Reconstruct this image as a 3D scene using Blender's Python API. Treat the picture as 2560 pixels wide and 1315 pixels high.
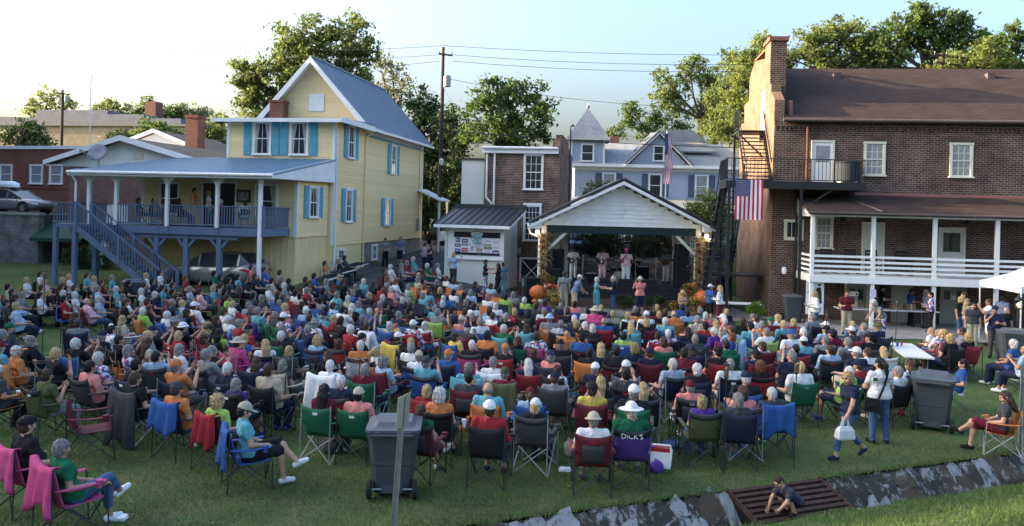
import bpy, bmesh, math, random
import numpy as np
from mathutils import Matrix, Vector, Euler
for o in list(bpy.data.objects): bpy.data.objects.remove(o)
sc = bpy.context.scene
COL = sc.collection
R = math.radians
# ---------------------------------------------------------------- camera
CAM_H, FPX, ROLL, HOR = 4.6, 2000.0, 0.025, 530.0
cd = bpy.data.cameras.new('camera'); cam = bpy.data.objects.new('camera', cd); COL.objects.link(cam)
cd.sensor_width = 36; cd.lens = 36*FPX/2560; cd.shift_y = -(657.5-HOR)/2560
cd.clip_start = .1; cd.clip_end = 2000
cam.matrix_world = Matrix.Translation((0, 0, CAM_H)) @ Matrix.Rotation(R(90), 4, 'X') @ Matrix.Rotation(ROLL, 4, 'Z')
sc.camera = cam
# ---------------------------------------------------------------- sky and sun
SUN_EL, SUN_AZ = R(14), R(-84)          # azimuth measured from +Y (ahead of the camera), negative = left
S_DIR = Vector((math.sin(SUN_AZ)*math.cos(SUN_EL), math.cos(SUN_AZ)*math.cos(SUN_EL), math.sin(SUN_EL)))
w = bpy.data.worlds.new('World'); sc.world = w; w.use_nodes = True
nt = w.node_tree; bg = nt.nodes['Background']
sky = nt.nodes.new('ShaderNodeTexSky'); sky.sky_type = 'NISHITA'; sky.sun_disc = False
sky.sun_elevation = SUN_EL; sky.sun_rotation = SUN_AZ; sky.air_density = 1.0; sky.dust_density = 9; sky.ozone_density = 2.5
nt.links.new(sky.outputs[0], bg.inputs[0]); bg.inputs[1].default_value = 0.13
sd = bpy.data.lights.new('sun', 'SUN'); sd.energy = 2.8; sd.angle = R(.5); sd.color = (1, .74, .44)
sun = bpy.data.objects.new('sun', sd); COL.objects.link(sun)
sun.rotation_euler = (-S_DIR).to_track_quat('-Z', 'Y').to_euler()
sc.view_settings.view_transform = 'Standard'; sc.view_settings.look = 'None'
sc.view_settings.exposure = 2.76; sc.view_settings.gamma = 1
sc.cycles.max_bounces = 6; sc.cycles.diffuse_bounces = 3; sc.cycles.transparent_max_bounces = 8
sc.cycles.use_denoising = True
# ---------------------------------------------------------------- helpers
rnd = random.Random(7)
MATS = {}
def _mat(name):
    m = bpy.data.materials.new(name); m.use_nodes = True
    nt = m.node_tree; return m, nt, nt.nodes['Principled BSDF']
def _n(nt, t, **k):
    n = nt.nodes.new(t)
    for a, b in k.items():
        if a in n.inputs: n.inputs[a].default_value = b
        else: setattr(n, a, b)
    return n
def _coord(nt, kind='Object'):
    return _n(nt, 'ShaderNodeTexCoord').outputs[kind]
def _mul(c, k): return tuple(min(1, max(0, x*k)) for x in c[:3]) + (1,)
def M(name, col, rough=.75, var=.18, vs=3., bump=.0, bs=40., spec=.3, metal=0., rand=0., coord='Object', stretch=None, dirt=0.):
    if name in MATS: return MATS[name]
    m, nt, b = _mat(name); L = nt.links.new
    co = _coord(nt, coord)
    if stretch:
        mp = _n(nt, 'ShaderNodeMapping'); mp.inputs['Scale'].default_value = stretch; L(co, mp.inputs[0]); co = mp.outputs[0]
    no = _n(nt, 'ShaderNodeTexNoise', Scale=vs, Detail=5., Roughness=.6); L(co, no.inputs['Vector'])
    mx = _n(nt, 'ShaderNodeMix', data_type='RGBA'); mx.inputs[6].default_value = _mul(col, 1-var); mx.inputs[7].default_value = _mul(col, 1+var)
    rg = _n(nt, 'ShaderNodeMapRange'); rg.inputs[1].default_value = .3; rg.inputs[2].default_value = .7
    L(no.outputs[0], rg.inputs[0]); L(rg.outputs[0], mx.inputs[0])
    out = mx.outputs[2]
    if rand:
        oi = _n(nt, 'ShaderNodeObjectInfo'); hs = _n(nt, 'ShaderNodeHueSaturation'); mr = _n(nt, 'ShaderNodeMapRange')
        mr.inputs[3].default_value = 1-rand; mr.inputs[4].default_value = 1+rand
        L(oi.outputs['Random'], mr.inputs[0]); L(mr.outputs[0], hs.inputs['Value']); L(out, hs.inputs['Color']); out = hs.outputs[0]
    if dirt:
        n2 = _n(nt, 'ShaderNodeTexNoise', Scale=.7, Detail=8., Roughness=.7); L(co, n2.inputs['Vector'])
        r2 = _n(nt, 'ShaderNodeMapRange'); r2.inputs[1].default_value = .5; r2.inputs[2].default_value = .8; r2.inputs[4].default_value = dirt
        m2 = _n(nt, 'ShaderNodeMix', data_type='RGBA'); m2.inputs[7].default_value = (.12, .1, .085, 1)
        L(n2.outputs[0], r2.inputs[0]); L(r2.outputs[0], m2.inputs[0]); L(out, m2.inputs[6]); out = m2.outputs[2]
    L(out, b.inputs['Base Color'])
    b.inputs['Roughness'].default_value = rough; b.inputs['Specular IOR Level'].default_value = spec; b.inputs['Metallic'].default_value = metal
    if bump:
        nb = _n(nt, 'ShaderNodeTexNoise', Scale=bs, Detail=3.); L(co, nb.inputs['Vector'])
        bp = _n(nt, 'ShaderNodeBump', Strength=bump, Distance=.02); L(nb.outputs[0], bp.inputs['Height']); L(bp.outputs[0], b.inputs['Normal'])
    MATS[name] = m; return m
def brick_mat(name, c1, c2, mortar, bw=.23, rh=.085, ms=.009, bump=.6, rough=.9, patch=.35, offs=.5, big=None):
    if name in MATS: return MATS[name]
    m, nt, b = _mat(name); L = nt.links.new; uv = _coord(nt, 'UV')
    br = _n(nt, 'ShaderNodeTexBrick', Scale=1., offset=offs); br.inputs['Color1'].default_value = c1+(1,); br.inputs['Color2'].default_value = c2+(1,); br.inputs['Mortar'].default_value = mortar+(1,)
    br.inputs['Mortar Size'].default_value = ms; br.inputs['Brick Width'].default_value = bw; br.inputs['Row Height'].default_value = rh; br.inputs['Mortar Smooth'].default_value = .3
    # wobble so that courses are not ruler straight
    nw = _n(nt, 'ShaderNodeTexNoise', Scale=2.5, Detail=2.); L(uv, nw.inputs['Vector'])
    va = _n(nt, 'ShaderNodeVectorMath', operation='MULTIPLY_ADD'); L(nw.outputs['Color'], va.inputs[0]); va.inputs[1].default_value = (.02, .02, 0); L(uv, va.inputs[2])
    L(va.outputs[0], br.inputs['Vector'])
    no = _n(nt, 'ShaderNodeTexNoise', Scale=.9, Detail=7., Roughness=.68); L(uv, no.inputs['Vector'])
    rg = _n(nt, 'ShaderNodeMapRange'); rg.inputs[1].default_value = .35; rg.inputs[2].default_value = .7; rg.inputs[3].default_value = 1-patch; rg.inputs[4].default_value = 1+patch
    L(no.outputs[0], rg.inputs[0])
    hs = _n(nt, 'ShaderNodeHueSaturation'); L(br.outputs[0], hs.inputs['Color']); L(rg.outputs[0], hs.inputs['Value'])
    L(hs.outputs[0], b.inputs['Base Color']); b.inputs['Roughness'].default_value = rough; b.inputs['Specular IOR Level'].default_value = .2
    bp = _n(nt, 'ShaderNodeBump', Strength=bump, Distance=.012, invert=True); L(br.outputs['Fac'], bp.inputs['Height']); L(bp.outputs[0], b.inputs['Normal'])
    MATS[name] = m; return m
class MB:
    """collects shapes of ONE part"""
    def __init__(s): s.v = []; s.f = []; s.m = []; s.mi = 0
    def add(s, vs, fs, T=None):
        n = len(s.v)
        s.v += [tuple(T @ Vector(p)) for p in vs] if T is not None else [tuple(p) for p in vs]
        s.f += [tuple(i+n for i in f) for f in fs]; s.m += [s.mi]*len(fs); return s
    def box(s, x0, x1, y0, y1, z0, z1, T=None):
        return s.add([(x0,y0,z0),(x1,y0,z0),(x1,y1,z0),(x0,y1,z0),(x0,y0,z1),(x1,y0,z1),(x1,y1,z1),(x0,y1,z1)],
                     [(0,3,2,1),(4,5,6,7),(0,1,5,4),(1,2,6,5),(2,3,7,6),(3,0,4,7)], T)
    def bar(s, p, q, w, h=None, up=(0,0,1)):
        """rectangular bar from p to q"""
        h = h or w; p = Vector(p); q = Vector(q); d = (q-p).normalized(); u = Vector(up)
        if abs(d.dot(u)) > .98: u = Vector((1,0,0))
        a = d.cross(u).normalized()*w/2; c = d.cross(a).normalized()*h/2
        vs = [p-a-c, p+a-c, p+a+c, p-a+c, q-a-c, q+a-c, q+a+c, q-a+c]
        return s.add(vs, [(0,1,2,3),(4,7,6,5),(0,4,5,1),(1,5,6,2),(2,6,7,3),(3,7,4,0)])
    def tube(s, p, q, r0, r1=None, n=6, cap=True):
        r1 = r0 if r1 is None else r1; p = Vector(p); q = Vector(q); d = (q-p).normalized()
        u = Vector((0,0,1)) if abs(d.z) < .9 else Vector((1,0,0)); a = d.cross(u).normalized(); c = d.cross(a)
        vs = []
        for k in range(n):
            t = 2*math.pi*k/n; e = a*math.cos(t)+c*math.sin(t); vs += [p+e*r0, q+e*r1]
        fs = [(2*k, 2*k+1, (2*k+3) % (2*n), (2*k+2) % (2*n)) for k in range(n)]
        if cap: fs += [tuple(2*k for k in range(n)), tuple(2*k+1 for k in range(n))[::-1]]
        return s.add(vs, fs)
    def path(s, pts, r, n=6):
        for a, b in zip(pts, pts[1:]): s.tube(a, b, r, r, n)
        return s
    def prism(s, pts, a, b, axis='y', T=None):
        """polygon pts (2-d) pushed along axis from a to b"""
        n = len(pts); mk = {'y': lambda p, t: (p[0], t, p[1]), 'x': lambda p, t: (t, p[0], p[1]), 'z': lambda p, t: (p[0], p[1], t)}[axis]
        vs = [mk(p, a) for p in pts]+[mk(p, b) for p in pts]
        fs = [tuple(range(n))[::-1], tuple(range(n, 2*n))]+[(k, (k+1) % n, n+(k+1) % n, n+k) for k in range(n)]
        return s.add(vs, fs, T)
    def lathe(s, prof, n=12, T=None):
        vs = [(r*math.cos(2*math.pi*k/n), r*math.sin(2*math.pi*k/n), z) for r, z in prof for k in range(n)]
        fs = [(i*n+k, i*n+(k+1) % n, (i+1)*n+(k+1) % n, (i+1)*n+k) for i in range(len(prof)-1) for k in range(n)]
        if prof[0][0] > 1e-4: fs.append(tuple(range(n))[::-1])
        if prof[-1][0] > 1e-4: fs.append(tuple((len(prof)-1)*n+k for k in range(n)))
        return s.add(vs, fs, T)
    def slab(s, quad, t):
        """thick sheet below the quad (4 points, counter-clockwise from above)"""
        q = [Vector(p) for p in quad]; nrm = (q[1]-q[0]).cross(q[-1]-q[0]).normalized()*t; n = len(q)
        return s.add(q+[p-nrm for p in q], [tuple(range(n)), tuple(range(n, 2*n))[::-1]]+[(k, n+k, n+(k+1) % n, (k+1) % n) for k in range(n)])
    def mesh(s, name, mats, smooth=False):
        return make_mesh(name, s.v, s.f, s.m, mats, smooth)
    def build(s, name, mats, parent=None, loc=(0,0,0), rot=(0,0,0), smooth=False):
        return inst(s.mesh(name, mats, smooth), name, parent, loc, rot)
def make_mesh(name, v, f, mi, mats, smooth=False, fix=True, uv=True):
    me = bpy.data.meshes.new(name); me.from_pydata(v, [], f)
    if not isinstance(mats, (list, tuple)): mats = [mats]
    for m in mats: me.materials.append(m)
    if mi is not None and len(mats) > 1: me.polygons.foreach_set('material_index', np.asarray(mi, np.int32))
    if fix:
        bm = bmesh.new(); bm.from_mesh(me); bmesh.ops.recalc_face_normals(bm, faces=bm.faces); bm.to_mesh(me); bm.free()
    if smooth: me.polygons.foreach_set('use_smooth', np.ones(len(me.polygons), bool))
    if uv and len(me.polygons):
        ul = me.uv_layers.new(name='UVMap'); nl = len(me.loops)
        co = np.empty(len(me.vertices)*3, np.float32); me.vertices.foreach_get('co', co); co = co.reshape(-1, 3)
        li = np.empty(nl, np.int32); me.loops.foreach_get('vertex_index', li)
        nr = np.empty(len(me.polygons)*3, np.float32); me.polygons.foreach_get('normal', nr); nr = np.abs(nr.reshape(-1, 3))
        lt = np.empty(len(me.polygons), np.int32); me.polygons.foreach_get('loop_total', lt)
        ax = np.repeat(np.where((nr[:, 2] >= nr[:, 0]) & (nr[:, 2] >= nr[:, 1]), 2, np.where(nr[:, 0] > nr[:, 1], 0, 1)), lt)
        c = co[li]; u = np.where(ax == 0, c[:, 1], c[:, 0]); vv = np.where(ax == 2, c[:, 1], c[:, 2])
        ul.data.foreach_set('uv', np.stack([u, vv], 1).astype(np.float32).ravel())
    me.update(); return me
def inst(me, name, parent=None, loc=(0,0,0), rot=(0,0,0), scale=(1,1,1), mats=None):
    o = bpy.data.objects.new(name, me); COL.objects.link(o)
    o.location = loc; o.rotation_euler = rot; o.scale = scale
    if parent is not None: o.parent = parent
    if mats:
        for i, m in enumerate(mats):
            if m is not None and i < len(o.material_slots): o.material_slots[i].link = 'OBJECT'; o.material_slots[i].material = m
    return o
def tag(o, label=None, cat=None, group=None, kind=None):
    if label: o['label'] = label
    if cat: o['category'] = cat
    if group: o['group'] = group
    if kind: o['kind'] = kind
    return o
def thing(name, label, cat, loc=(0,0,0), rz=0, group=None):
    o = bpy.data.objects.new(name, None); COL.objects.link(o); o.location = loc; o.rotation_euler = (0, 0, rz)
    o.empty_display_size = .2
    return tag(o, label, cat, group)
def copy_tree(o, parent=None):
    c = o.copy(); COL.objects.link(c); c.parent = parent
    for ch in o.children: copy_tree(ch, c)
    return c
def box(name, mat, parent, *b, **k): return MB().box(*b).build(name, mat, parent, **k)
def sm(a, b, x):
    t = min(1, max(0, (x-a)/(b-a))); return t*t*(3-2*t)
def ray(px, py):
    X = px-1280; Y = py-HOR
    return (X*math.cos(ROLL)+Y*math.sin(ROLL))/FPX, (-X*math.sin(ROLL)+Y*math.cos(ROLL))/FPX
# ---------------------------------------------------------------- the lie of the land
E0 = Vector((-.65, 11.7)); ED = Vector((.926, .378)).normalized(); EN = Vector((ED.y, -ED.x))
def ter(x, y):
    l = sm(5, -6, x)
    z = l*(.8*sm(28, 38, y)+.045*max(0, min(y, 75)-38))
    z += (1-l)*1.95*sm(47.0, 47.5, y)*sm(1.5, 3.2, x) + sm(80, 140, y)*2
    return z
def ground(px, py, h=0.):
    """the spot on the ground under a point that stands h above it and shows at the photo pixel"""
    rx, ry = ray(px, py); z = h; Y = 30
    for _ in range(14):
        Y = .5*Y+.5*min(120, max(3, (CAM_H-z)/max(ry, 1e-3))); z = h+ter(rx*Y, Y)
    return rx*Y, Y
def text_mesh(s, size, depth=.002, align='CENTER'):
    c = bpy.data.curves.new('text', 'FONT'); c.body = s; c.size = size; c.extrude = depth; c.align_x = align; c.align_y = 'CENTER'; c.resolution_u = 2
    o = bpy.data.objects.new('text', c); COL.objects.link(o)
    me = bpy.data.meshes.new_from_object(o.evaluated_get(bpy.context.evaluated_depsgraph_get())); me.name = 'lettering'
    bpy.data.objects.remove(o); bpy.data.curves.remove(c); return me
def lettering(parent, s, size, mat, loc, rot=(R(90), 0, 0), align='CENTER', name='lettering', sx=1):
    me = text_mesh(s, size, align=align); me.materials.clear(); me.materials.append(mat)
    return inst(me, name, parent, loc, rot, (sx, 1, 1))
# ---------------------------------------------------------------- shared materials
white = M('white paint', (.8, .81, .81), .55, .06, 2, dirt=.12)
cream_trim = M('ivory paint', (.68, .66, .56), .55, .07, 2, dirt=.15)
glass = M('window glass', (.035, .042, .05), .06, .5, .6, spec=.6)
glass_pale = M('curtained window glass', (.26, .29, .31), .1, .35, 1.2, spec=.6)
black_metal = M('black metal', (.018, .019, .022), .45, .3, 5, spec=.4)
steel = M('galvanised steel', (.33, .35, .36), .4, .2, 8, metal=.6)
grey_tube = M('grey tube', (.32, .33, .35), .4, .15, 10, spec=.5, metal=.3)
dark_tube = M('black tube', (.025, .026, .03), .4, .2, 10, spec=.5)
asphalt = M('asphalt', (.075, .075, .08), .92, .3, 1.5, .4, 60)
concrete = M('concrete', (.27, .26, .245), .9, .22, 1.4, .2, 30, dirt=.25)
wood = M('weathered wood', (.16, .105, .065), .8, .3, 6, .2, 40, stretch=(1, 1, 6))
_unit = {}
def unit_box(mat):
    if mat.name not in _unit: _unit[mat.name] = MB().box(0, 1, 0, 1, 0, 1).mesh('piece', mat)
    return _unit[mat.name]
def piece(name, mat, parent, x0, x1, y0, y1, z0, z1):
    """one box-shaped part that shares its mesh with all others of its material"""
    return inst(unit_box(mat), name, parent, (x0, y0, z0), (0,0,0), (x1-x0, y1-y0, z1-z0))
FACE = {'f': 0, 'r': R(90), 'l': R(-90), 'b': R(180)}
def window(parent, face, pos, w, h, nx=2, ny=2, trim=white, gl=glass, cas=.1, sill=True, head=0., mid=True, name='window'):
    """sash window; pos = centre of its lower edge on the wall, opening w x h"""
    m = MB(); hw = w/2
    m.box(-hw-cas, -hw, -.07, .02, -.0, h); m.box(hw, hw+cas, -.07, .02, 0, h)
    m.box(-hw-cas-.02, hw+cas+.02, -.085, .02, h, h+cas+head)
    if sill: m.box(-hw-cas-.05, hw+cas+.05, -.13, .02, -.07, 0)
    else: m.box(-hw-cas, hw+cas, -.07, .02, -cas, 0)
    s = .035
    m.box(-hw, -hw+s, -.04, .0, 0, h); m.box(hw-s, hw, -.04, 0, 0, h); m.box(-hw+s, hw-s, -.04, 0, 0, .05); m.box(-hw+s, hw-s, -.04, 0, h-s, h)
    if mid: m.box(-hw+s, hw-s, -.055, 0, h/2-.025, h/2+.025)
    W = m.build(name, trim, parent, pos, (0, 0, FACE[face]))
    pw, ph = (w-2*s)/nx, (h-.05-s)/ny
    bar = MB()
    for i in range(1, nx): x = -hw+s+i*pw; bar.box(x-.012, x+.012, -.032, -.003, .05, h-s)
    for j in range(1, ny):
        z = .05+j*ph
        if mid and abs(z-h/2) < .06: continue
        bar.box(-hw+s, hw-s, -.03, -.002, z-.012, z+.012)
    if bar.v: bar.build('glazing_bars', trim, W)
    for i in range(nx):
        for j in range(ny):
            x = -hw+s+i*pw; z = .05+j*ph
            piece('pane', gl, W, x, x+pw, -.018, -.006, z, z+ph)
    return W
def shutter(parent, face, pos, w, h, mat):
    m = MB(); m.box(-w/2, w/2, -.045, -.002, 0, h)
    for z0, z1 in ((.06, h*.47), (h*.53, h-.06)):
        n = max(4, int((z1-z0)/.11))
        for k in range(n):
            z = z0+(k+.1)*(z1-z0)/n; m.add([(-w/2+.05, -.047, z), (w/2-.05, -.047, z), (w/2-.05, -.072, z+.01), (-w/2+.05, -.072, z+.01), (-w/2+.05, -.047, z+.8*(z1-z0)/n), (w/2-.05, -.047, z+.8*(z1-z0)/n)], [(0, 1, 2, 3), (3, 2, 5, 4)])
    return m.build('shutter', mat, parent, pos, (0, 0, FACE[face]))
def door(parent, face, pos, w, h, mat, trim=white, panes=None, gl=glass, cas=.1, name='door', panels=True):
    m = MB(); m.box(-w/2-cas, -w/2, -.07, .02, 0, h); m.box(w/2, w/2+cas, -.07, .02, 0, h); m.box(-w/2-cas, w/2+cas, -.07, .02, h, h+cas)
    D = m.build(name, trim, parent, pos, (0, 0, FACE[face]))
    l = MB(); l.box(-w/2, w/2, -.03, .0, 0, h)
    if panels:
        for z0, z1 in ((.12, h*.42),):
            for x0, x1 in ((-w/2+.1, -.05), (.05, w/2-.1)): l.box(x0, x1, -.042, -.03, z0, z1)
    l.build('door_leaf', mat, D)
    for x0, x1, z0, z1 in panes or []: piece('pane', gl, D, x0, x1, -.05, -.034, z0, z1)
    MB().tube((w/2-.09, -.03, h*.47), (w/2-.09, -.09, h*.47), .03, .03, 8).build('handle', steel, D)
    return D
def boards(parent, face, u0, u1, z0, z1, off, mat, step=.19, cut=None, name='clapboard'):
    """lap siding, one object per board; off = where the wall plane is; cut(z) -> (u0,u1)"""
    key = 'clap'+mat.name
    if key not in _unit: _unit[key] = MB().add([(0,-.006,0),(1,-.006,0),(1,-.03,0),(0,-.03,0),(0,-.006,1),(1,-.006,1),(1,-.012,1),(0,-.012,1)], [(0,3,2,1),(4,5,6,7),(0,1,5,4),(1,2,6,5),(2,3,7,6),(3,0,4,7)]).mesh('clapboard', mat)
    z = z0
    while z < z1-.03:
        h = min(step, z1-z); a, b = (u0, u1) if cut is None else cut(z+h*.5)
        if b-a > .08:
            loc = {'f': (a, off, z), 'r': (off, a, z), 'l': (off, b, z)}[face]
            inst(_unit[key], name, parent, loc, (0, 0, FACE[face]), (b-a, 1, h))
        z += step
# ---------------------------------------------------------------- ground
def grass_mat(name, a, b, c):
    m, nt, bs = _mat(name); L = nt.links.new; co = _coord(nt)
    n1 = _n(nt, 'ShaderNodeTexNoise', Scale=.35, Detail=6., Roughness=.65); n2 = _n(nt, 'ShaderNodeTexNoise', Scale=14., Detail=6., Roughness=.75)
    L(co, n1.inputs['Vector']); L(co, n2.inputs['Vector'])
    m1 = _n(nt, 'ShaderNodeMix', data_type='RGBA'); m1.inputs[6].default_value = a+(1,); m1.inputs[7].default_value = b+(1,)
    m2 = _n(nt, 'ShaderNodeMix', data_type='RGBA'); m2.inputs[7].default_value = c+(1,)
    r1 = _n(nt, 'ShaderNodeMapRange'); r1.inputs[1].default_value = .38; r1.inputs[2].default_value = .62
    r2 = _n(nt, 'ShaderNodeMapRange'); r2.inputs[1].default_value = .45; r2.inputs[2].default_value = .72; r2.inputs[4].default_value = .6
    L(n1.outputs[0], r1.inputs[0]); L(r1.outputs[0], m1.inputs[0]); L(n2.outputs[0], r2.inputs[0]); L(r2.outputs[0], m2.inputs[0]); L(m1.outputs[2], m2.inputs[6])
    n3 = _n(nt, 'ShaderNodeTexNoise', Scale=1.1, Detail=8., Roughness=.7, Distortion=.6); L(co, n3.inputs['Vector']); r3 = _n(nt, 'ShaderNodeMapRange'); r3.inputs[1].default_value = .52; r3.inputs[2].default_value = .72; r3.inputs[4].default_value = .85; L(n3.outputs[0], r3.inputs[0])
    m3 = _n(nt, 'ShaderNodeMix', data_type='RGBA'); m3.inputs[7].default_value = (.16, .135, .07, 1); L(r3.outputs[0], m3.inputs[0]); L(m2.outputs[2], m3.inputs[6])
    L(m3.outputs[2], bs.inputs['Base Color']); bs.inputs['Roughness'].default_value = .95; bs.inputs['Specular IOR Level'].default_value = .1
    bp = _n(nt, 'ShaderNodeBump', Strength=.8, Distance=.03); L(n2.outputs[0], bp.inputs['Height']); L(bp.outputs[0], bs.inputs['Normal'])
    return m
lawn_mat = grass_mat('lawn', (.062, .1, .036), (.1, .145, .05), (.04, .062, .022))
bank_mat = grass_mat('bank grass', (.06, .1, .034), (.085, .13, .04), (.04, .065, .022))
def sheet(name, us, ss, zf, mat, kind='structure', lift=0.):
    v = []; f = []
    for s in ss:
        for u in us:
            p = E0+ED*u+EN*s; v.append((p.x, p.y, zf(p.x, p.y, s)+lift))
    n = len(us)
    f = [(j*n+i, j*n+i+1, (j+1)*n+i+1, (j+1)*n+i) for j in range(len(ss)-1) for i in range(n-1)]
    o = inst(make_mesh(name, v, f, None, mat, True), name); tag(o, kind=kind); return o
us = [-300, -180, -110, -70]+[-50+1.0*k for k in range(91)]+[46, 60, 90, 150, 300]
ss = [-900, -500, -300, -200, -150, -110, -85, -70, -60]+[-52+.5*k for k in range(105)]
lawn = sheet('lawn', us, ss, lambda x, y, s: ter(x, y), lawn_mat)
def bank_z(s): return .16+.13*(s-1.75) if s > 1.75 else -.8+(.96)*sm(1.15, 1.75, s)
bank = sheet('bank', [-30+.6*k for k in range(101)], [1.1+.08*k for k in range(10)]+[2+.5*k for k in range(50)], lambda x, y, s: bank_z(s)+.02*math.sin(x*3.1+y*2), bank_mat)
mud = M('mud', (.05, .042, .03), .7, .45, 4, .6, 20)
ditch = sheet('ditch', [-30+.5*k for k in range(121)], [-.02, .08, .3, .55, .9, 1.2], lambda x, y, s: -.03-.78*sm(-.1, .62, s), mud)
tag(ditch, kind='structure')
def patch(name, poly, mat, step=.5, lift=.03):
    """a paved area that follows the ground"""
    xs = [p[0] for p in poly]; ys = [p[1] for p in poly]
    def inside(x, y):
        c = False; n = len(poly)
        for i in range(n):
            (x1, y1), (x2, y2) = poly[i], poly[i-1]
            if (y1 > y) != (y2 > y) and x < (x2-x1)*(y-y1)/(y2-y1)+x1: c = not c
        return c
    v = {}; f = []; V = []
    def vid(i, j):
        if (i, j) not in v: v[i, j] = len(V); x = min(xs)+i*step; y = min(ys)+j*step; V.append((x, y, ter(x, y)+lift))
        return v[i, j]
    for i in range(int((max(xs)-min(xs))/step)+1):
        for j in range(int((max(ys)-min(ys))/step)+1):
            if inside(min(xs)+(i+.5)*step, min(ys)+(j+.5)*step): f.append((vid(i, j), vid(i+1, j), vid(i+1, j+1), vid(i, j+1)))
    o = inst(make_mesh(name, V, f, None, mat, True), name); tag(o, kind='structure'); return o
patch('driveway', [(-9.2, 37.5), (-3.6, 37.5), (1.2, 39.5), (1.2, 42.2), (-4.2, 43), (-4.0, 52), (0, 60), (2, 80), (-16, 80), (-9, 60), (-8.0, 50), (-8.8, 44)], asphalt, .4)
patch('stage_apron', [(1.2, 36.2), (11.6, 35.4), (11.6, 46.9), (1.2, 46.9)], concrete, .6)
patch('porch_pavement', [(11.6, 31.6), (30, 29.2), (30, 36.5), (11.6, 37.2)], concrete, .4)
patch('car_park', [(3.2, 48), (34, 48), (34, 62), (3.2, 62)], asphalt, .8)
# stones of the ditch wall: slanting slabs laid side by side, each its own piece
def lichen(name, pale, dark, lo_, hi_):
    m, nt, b = _mat(name); L = nt.links.new; co = _coord(nt); oi = _n(nt, 'ShaderNodeObjectInfo'); va = _n(nt, 'ShaderNodeVectorMath', operation='ADD'); L(co, va.inputs[0]); L(oi.outputs['Location'], va.inputs[1])
    no = _n(nt, 'ShaderNodeTexNoise', Scale=1.6, Detail=9., Roughness=.72); L(va.outputs[0], no.inputs['Vector']); rg = _n(nt, 'ShaderNodeMapRange'); rg.inputs[1].default_value = lo_; rg.inputs[2].default_value = hi_; L(no.outputs[0], rg.inputs[0])
    mx = _n(nt, 'ShaderNodeMix', data_type='RGBA'); mx.inputs[6].default_value = dark+(1,); mx.inputs[7].default_value = pale+(1,); L(rg.outputs[0], mx.inputs[0]); L(mx.outputs[2], b.inputs['Base Color']); b.inputs['Roughness'].default_value = .9
    n2 = _n(nt, 'ShaderNodeTexNoise', Scale=5., Detail=8., Roughness=.7); L(va.outputs[0], n2.inputs['Vector']); bp = _n(nt, 'ShaderNodeBump', Strength=.9, Distance=.08); L(n2.outputs[0], bp.inputs['Height']); L(bp.outputs[0], b.inputs['Normal']); return m
stone_mats = [lichen('limestone', (.36, .37, .38), (.08, .066, .048), .35, .46), lichen('dark stone', (.32, .32, .32), (.05, .042, .032), .5, .58), lichen('brown stone', (.28, .27, .25), (.09, .065, .042), .52, .62)]
def rock_mesh(seed, mat):
    r = random.Random(seed); bm = bmesh.new(); bmesh.ops.create_cube(bm, size=1)
    bmesh.ops.subdivide_edges(bm, edges=bm.edges, cuts=2, use_grid_fill=True)
    for v in bm.verts: v.co = v.co.lerp(v.co.normalized()*.6, .45)
    for v in bm.verts:
        v.co *= .86+.28*r.random() 
        v.co += Vector((r.uniform(-.07, .07), r.uniform(-.07, .07), r.uniform(-.07, .07)))
    me = bpy.data.meshes.new('stone'); bm.to_mesh(me); bm.free(); me.materials.append(mat)
    return me
rocks = [rock_mesh(k, stone_mats[0 if k % 8 < 3 else 1 if k % 8 < 6 else 2]) for k in range(24)]
tilt = math.atan2(.78, .62)
for row, t0 in enumerate((.03, .32, .62)):
    u = -1.4+row*.17
    while u < 14.6:
        wd = rnd.uniform(.2, .52); ln = rnd.uniform(.3, .56); c = t0+ln/2-.03+rnd.uniform(-.06, .06)
        p = E0+ED*(u+wd/2)+EN*(c*math.cos(tilt))
        if not (4.75 < u+wd/2 < 6.75) and rnd.random() < .94:
            q = inst(rnd.choice(rocks), 'stone', ditch, (p.x, p.y, -.07-c*math.sin(tilt)), (0,0,0), (wd*1.12, ln*1.1, rnd.uniform(.07, .15)))
            q.rotation_euler = (Matrix.Rotation(math.atan2(ED.y, ED.x), 3, 'Z') @ Matrix.Rotation(tilt+rnd.uniform(-.06, .08), 3, 'X') @ Matrix.Rotation(rnd.uniform(-.2, .75), 3, 'Z')).to_euler()
        u += wd*rnd.uniform(.86, 1.08)
# grass blades of the near lawn and of the bank, one mass each
def blades(name, spots, hs, wd, mats):
    n = len(spots); P = np.asarray(spots, np.float64); rg = np.random.default_rng(3)
    a = rg.uniform(0, 6.283, n); h = hs*rg.uniform(.5, 1.4, n); l = rg.uniform(.2, .9, n)*h; b = rg.uniform(0, 6.283, n)
    dx = np.stack([np.cos(a), np.sin(a), 0*a], 1)*wd
    tip = P+np.stack([np.cos(b)*l, np.sin(b)*l, h], 1)
    v = np.stack([P-dx, P+dx, tip], 1).reshape(-1, 3); f = np.arange(3*n).reshape(-1, 3)
    me = bpy.data.meshes.new(name); me.vertices.add(3*n); me.vertices.foreach_set('co', v.astype(np.float32).ravel())
    me.loops.add(3*n); me.loops.foreach_set('vertex_index', f.astype(np.int32).ravel())
    me.polygons.add(n); me.polygons.foreach_set('loop_start', np.arange(0, 3*n, 3, dtype=np.int32)); me.polygons.foreach_set('loop_total', np.full(n, 3, np.int32))
    for m in mats: me.materials.append(m)
    me.polygons.foreach_set('material_index', rg.integers(0, len(mats), n).astype(np.int32)); me.update(); me.validate()
    return inst(me, name)
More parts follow.
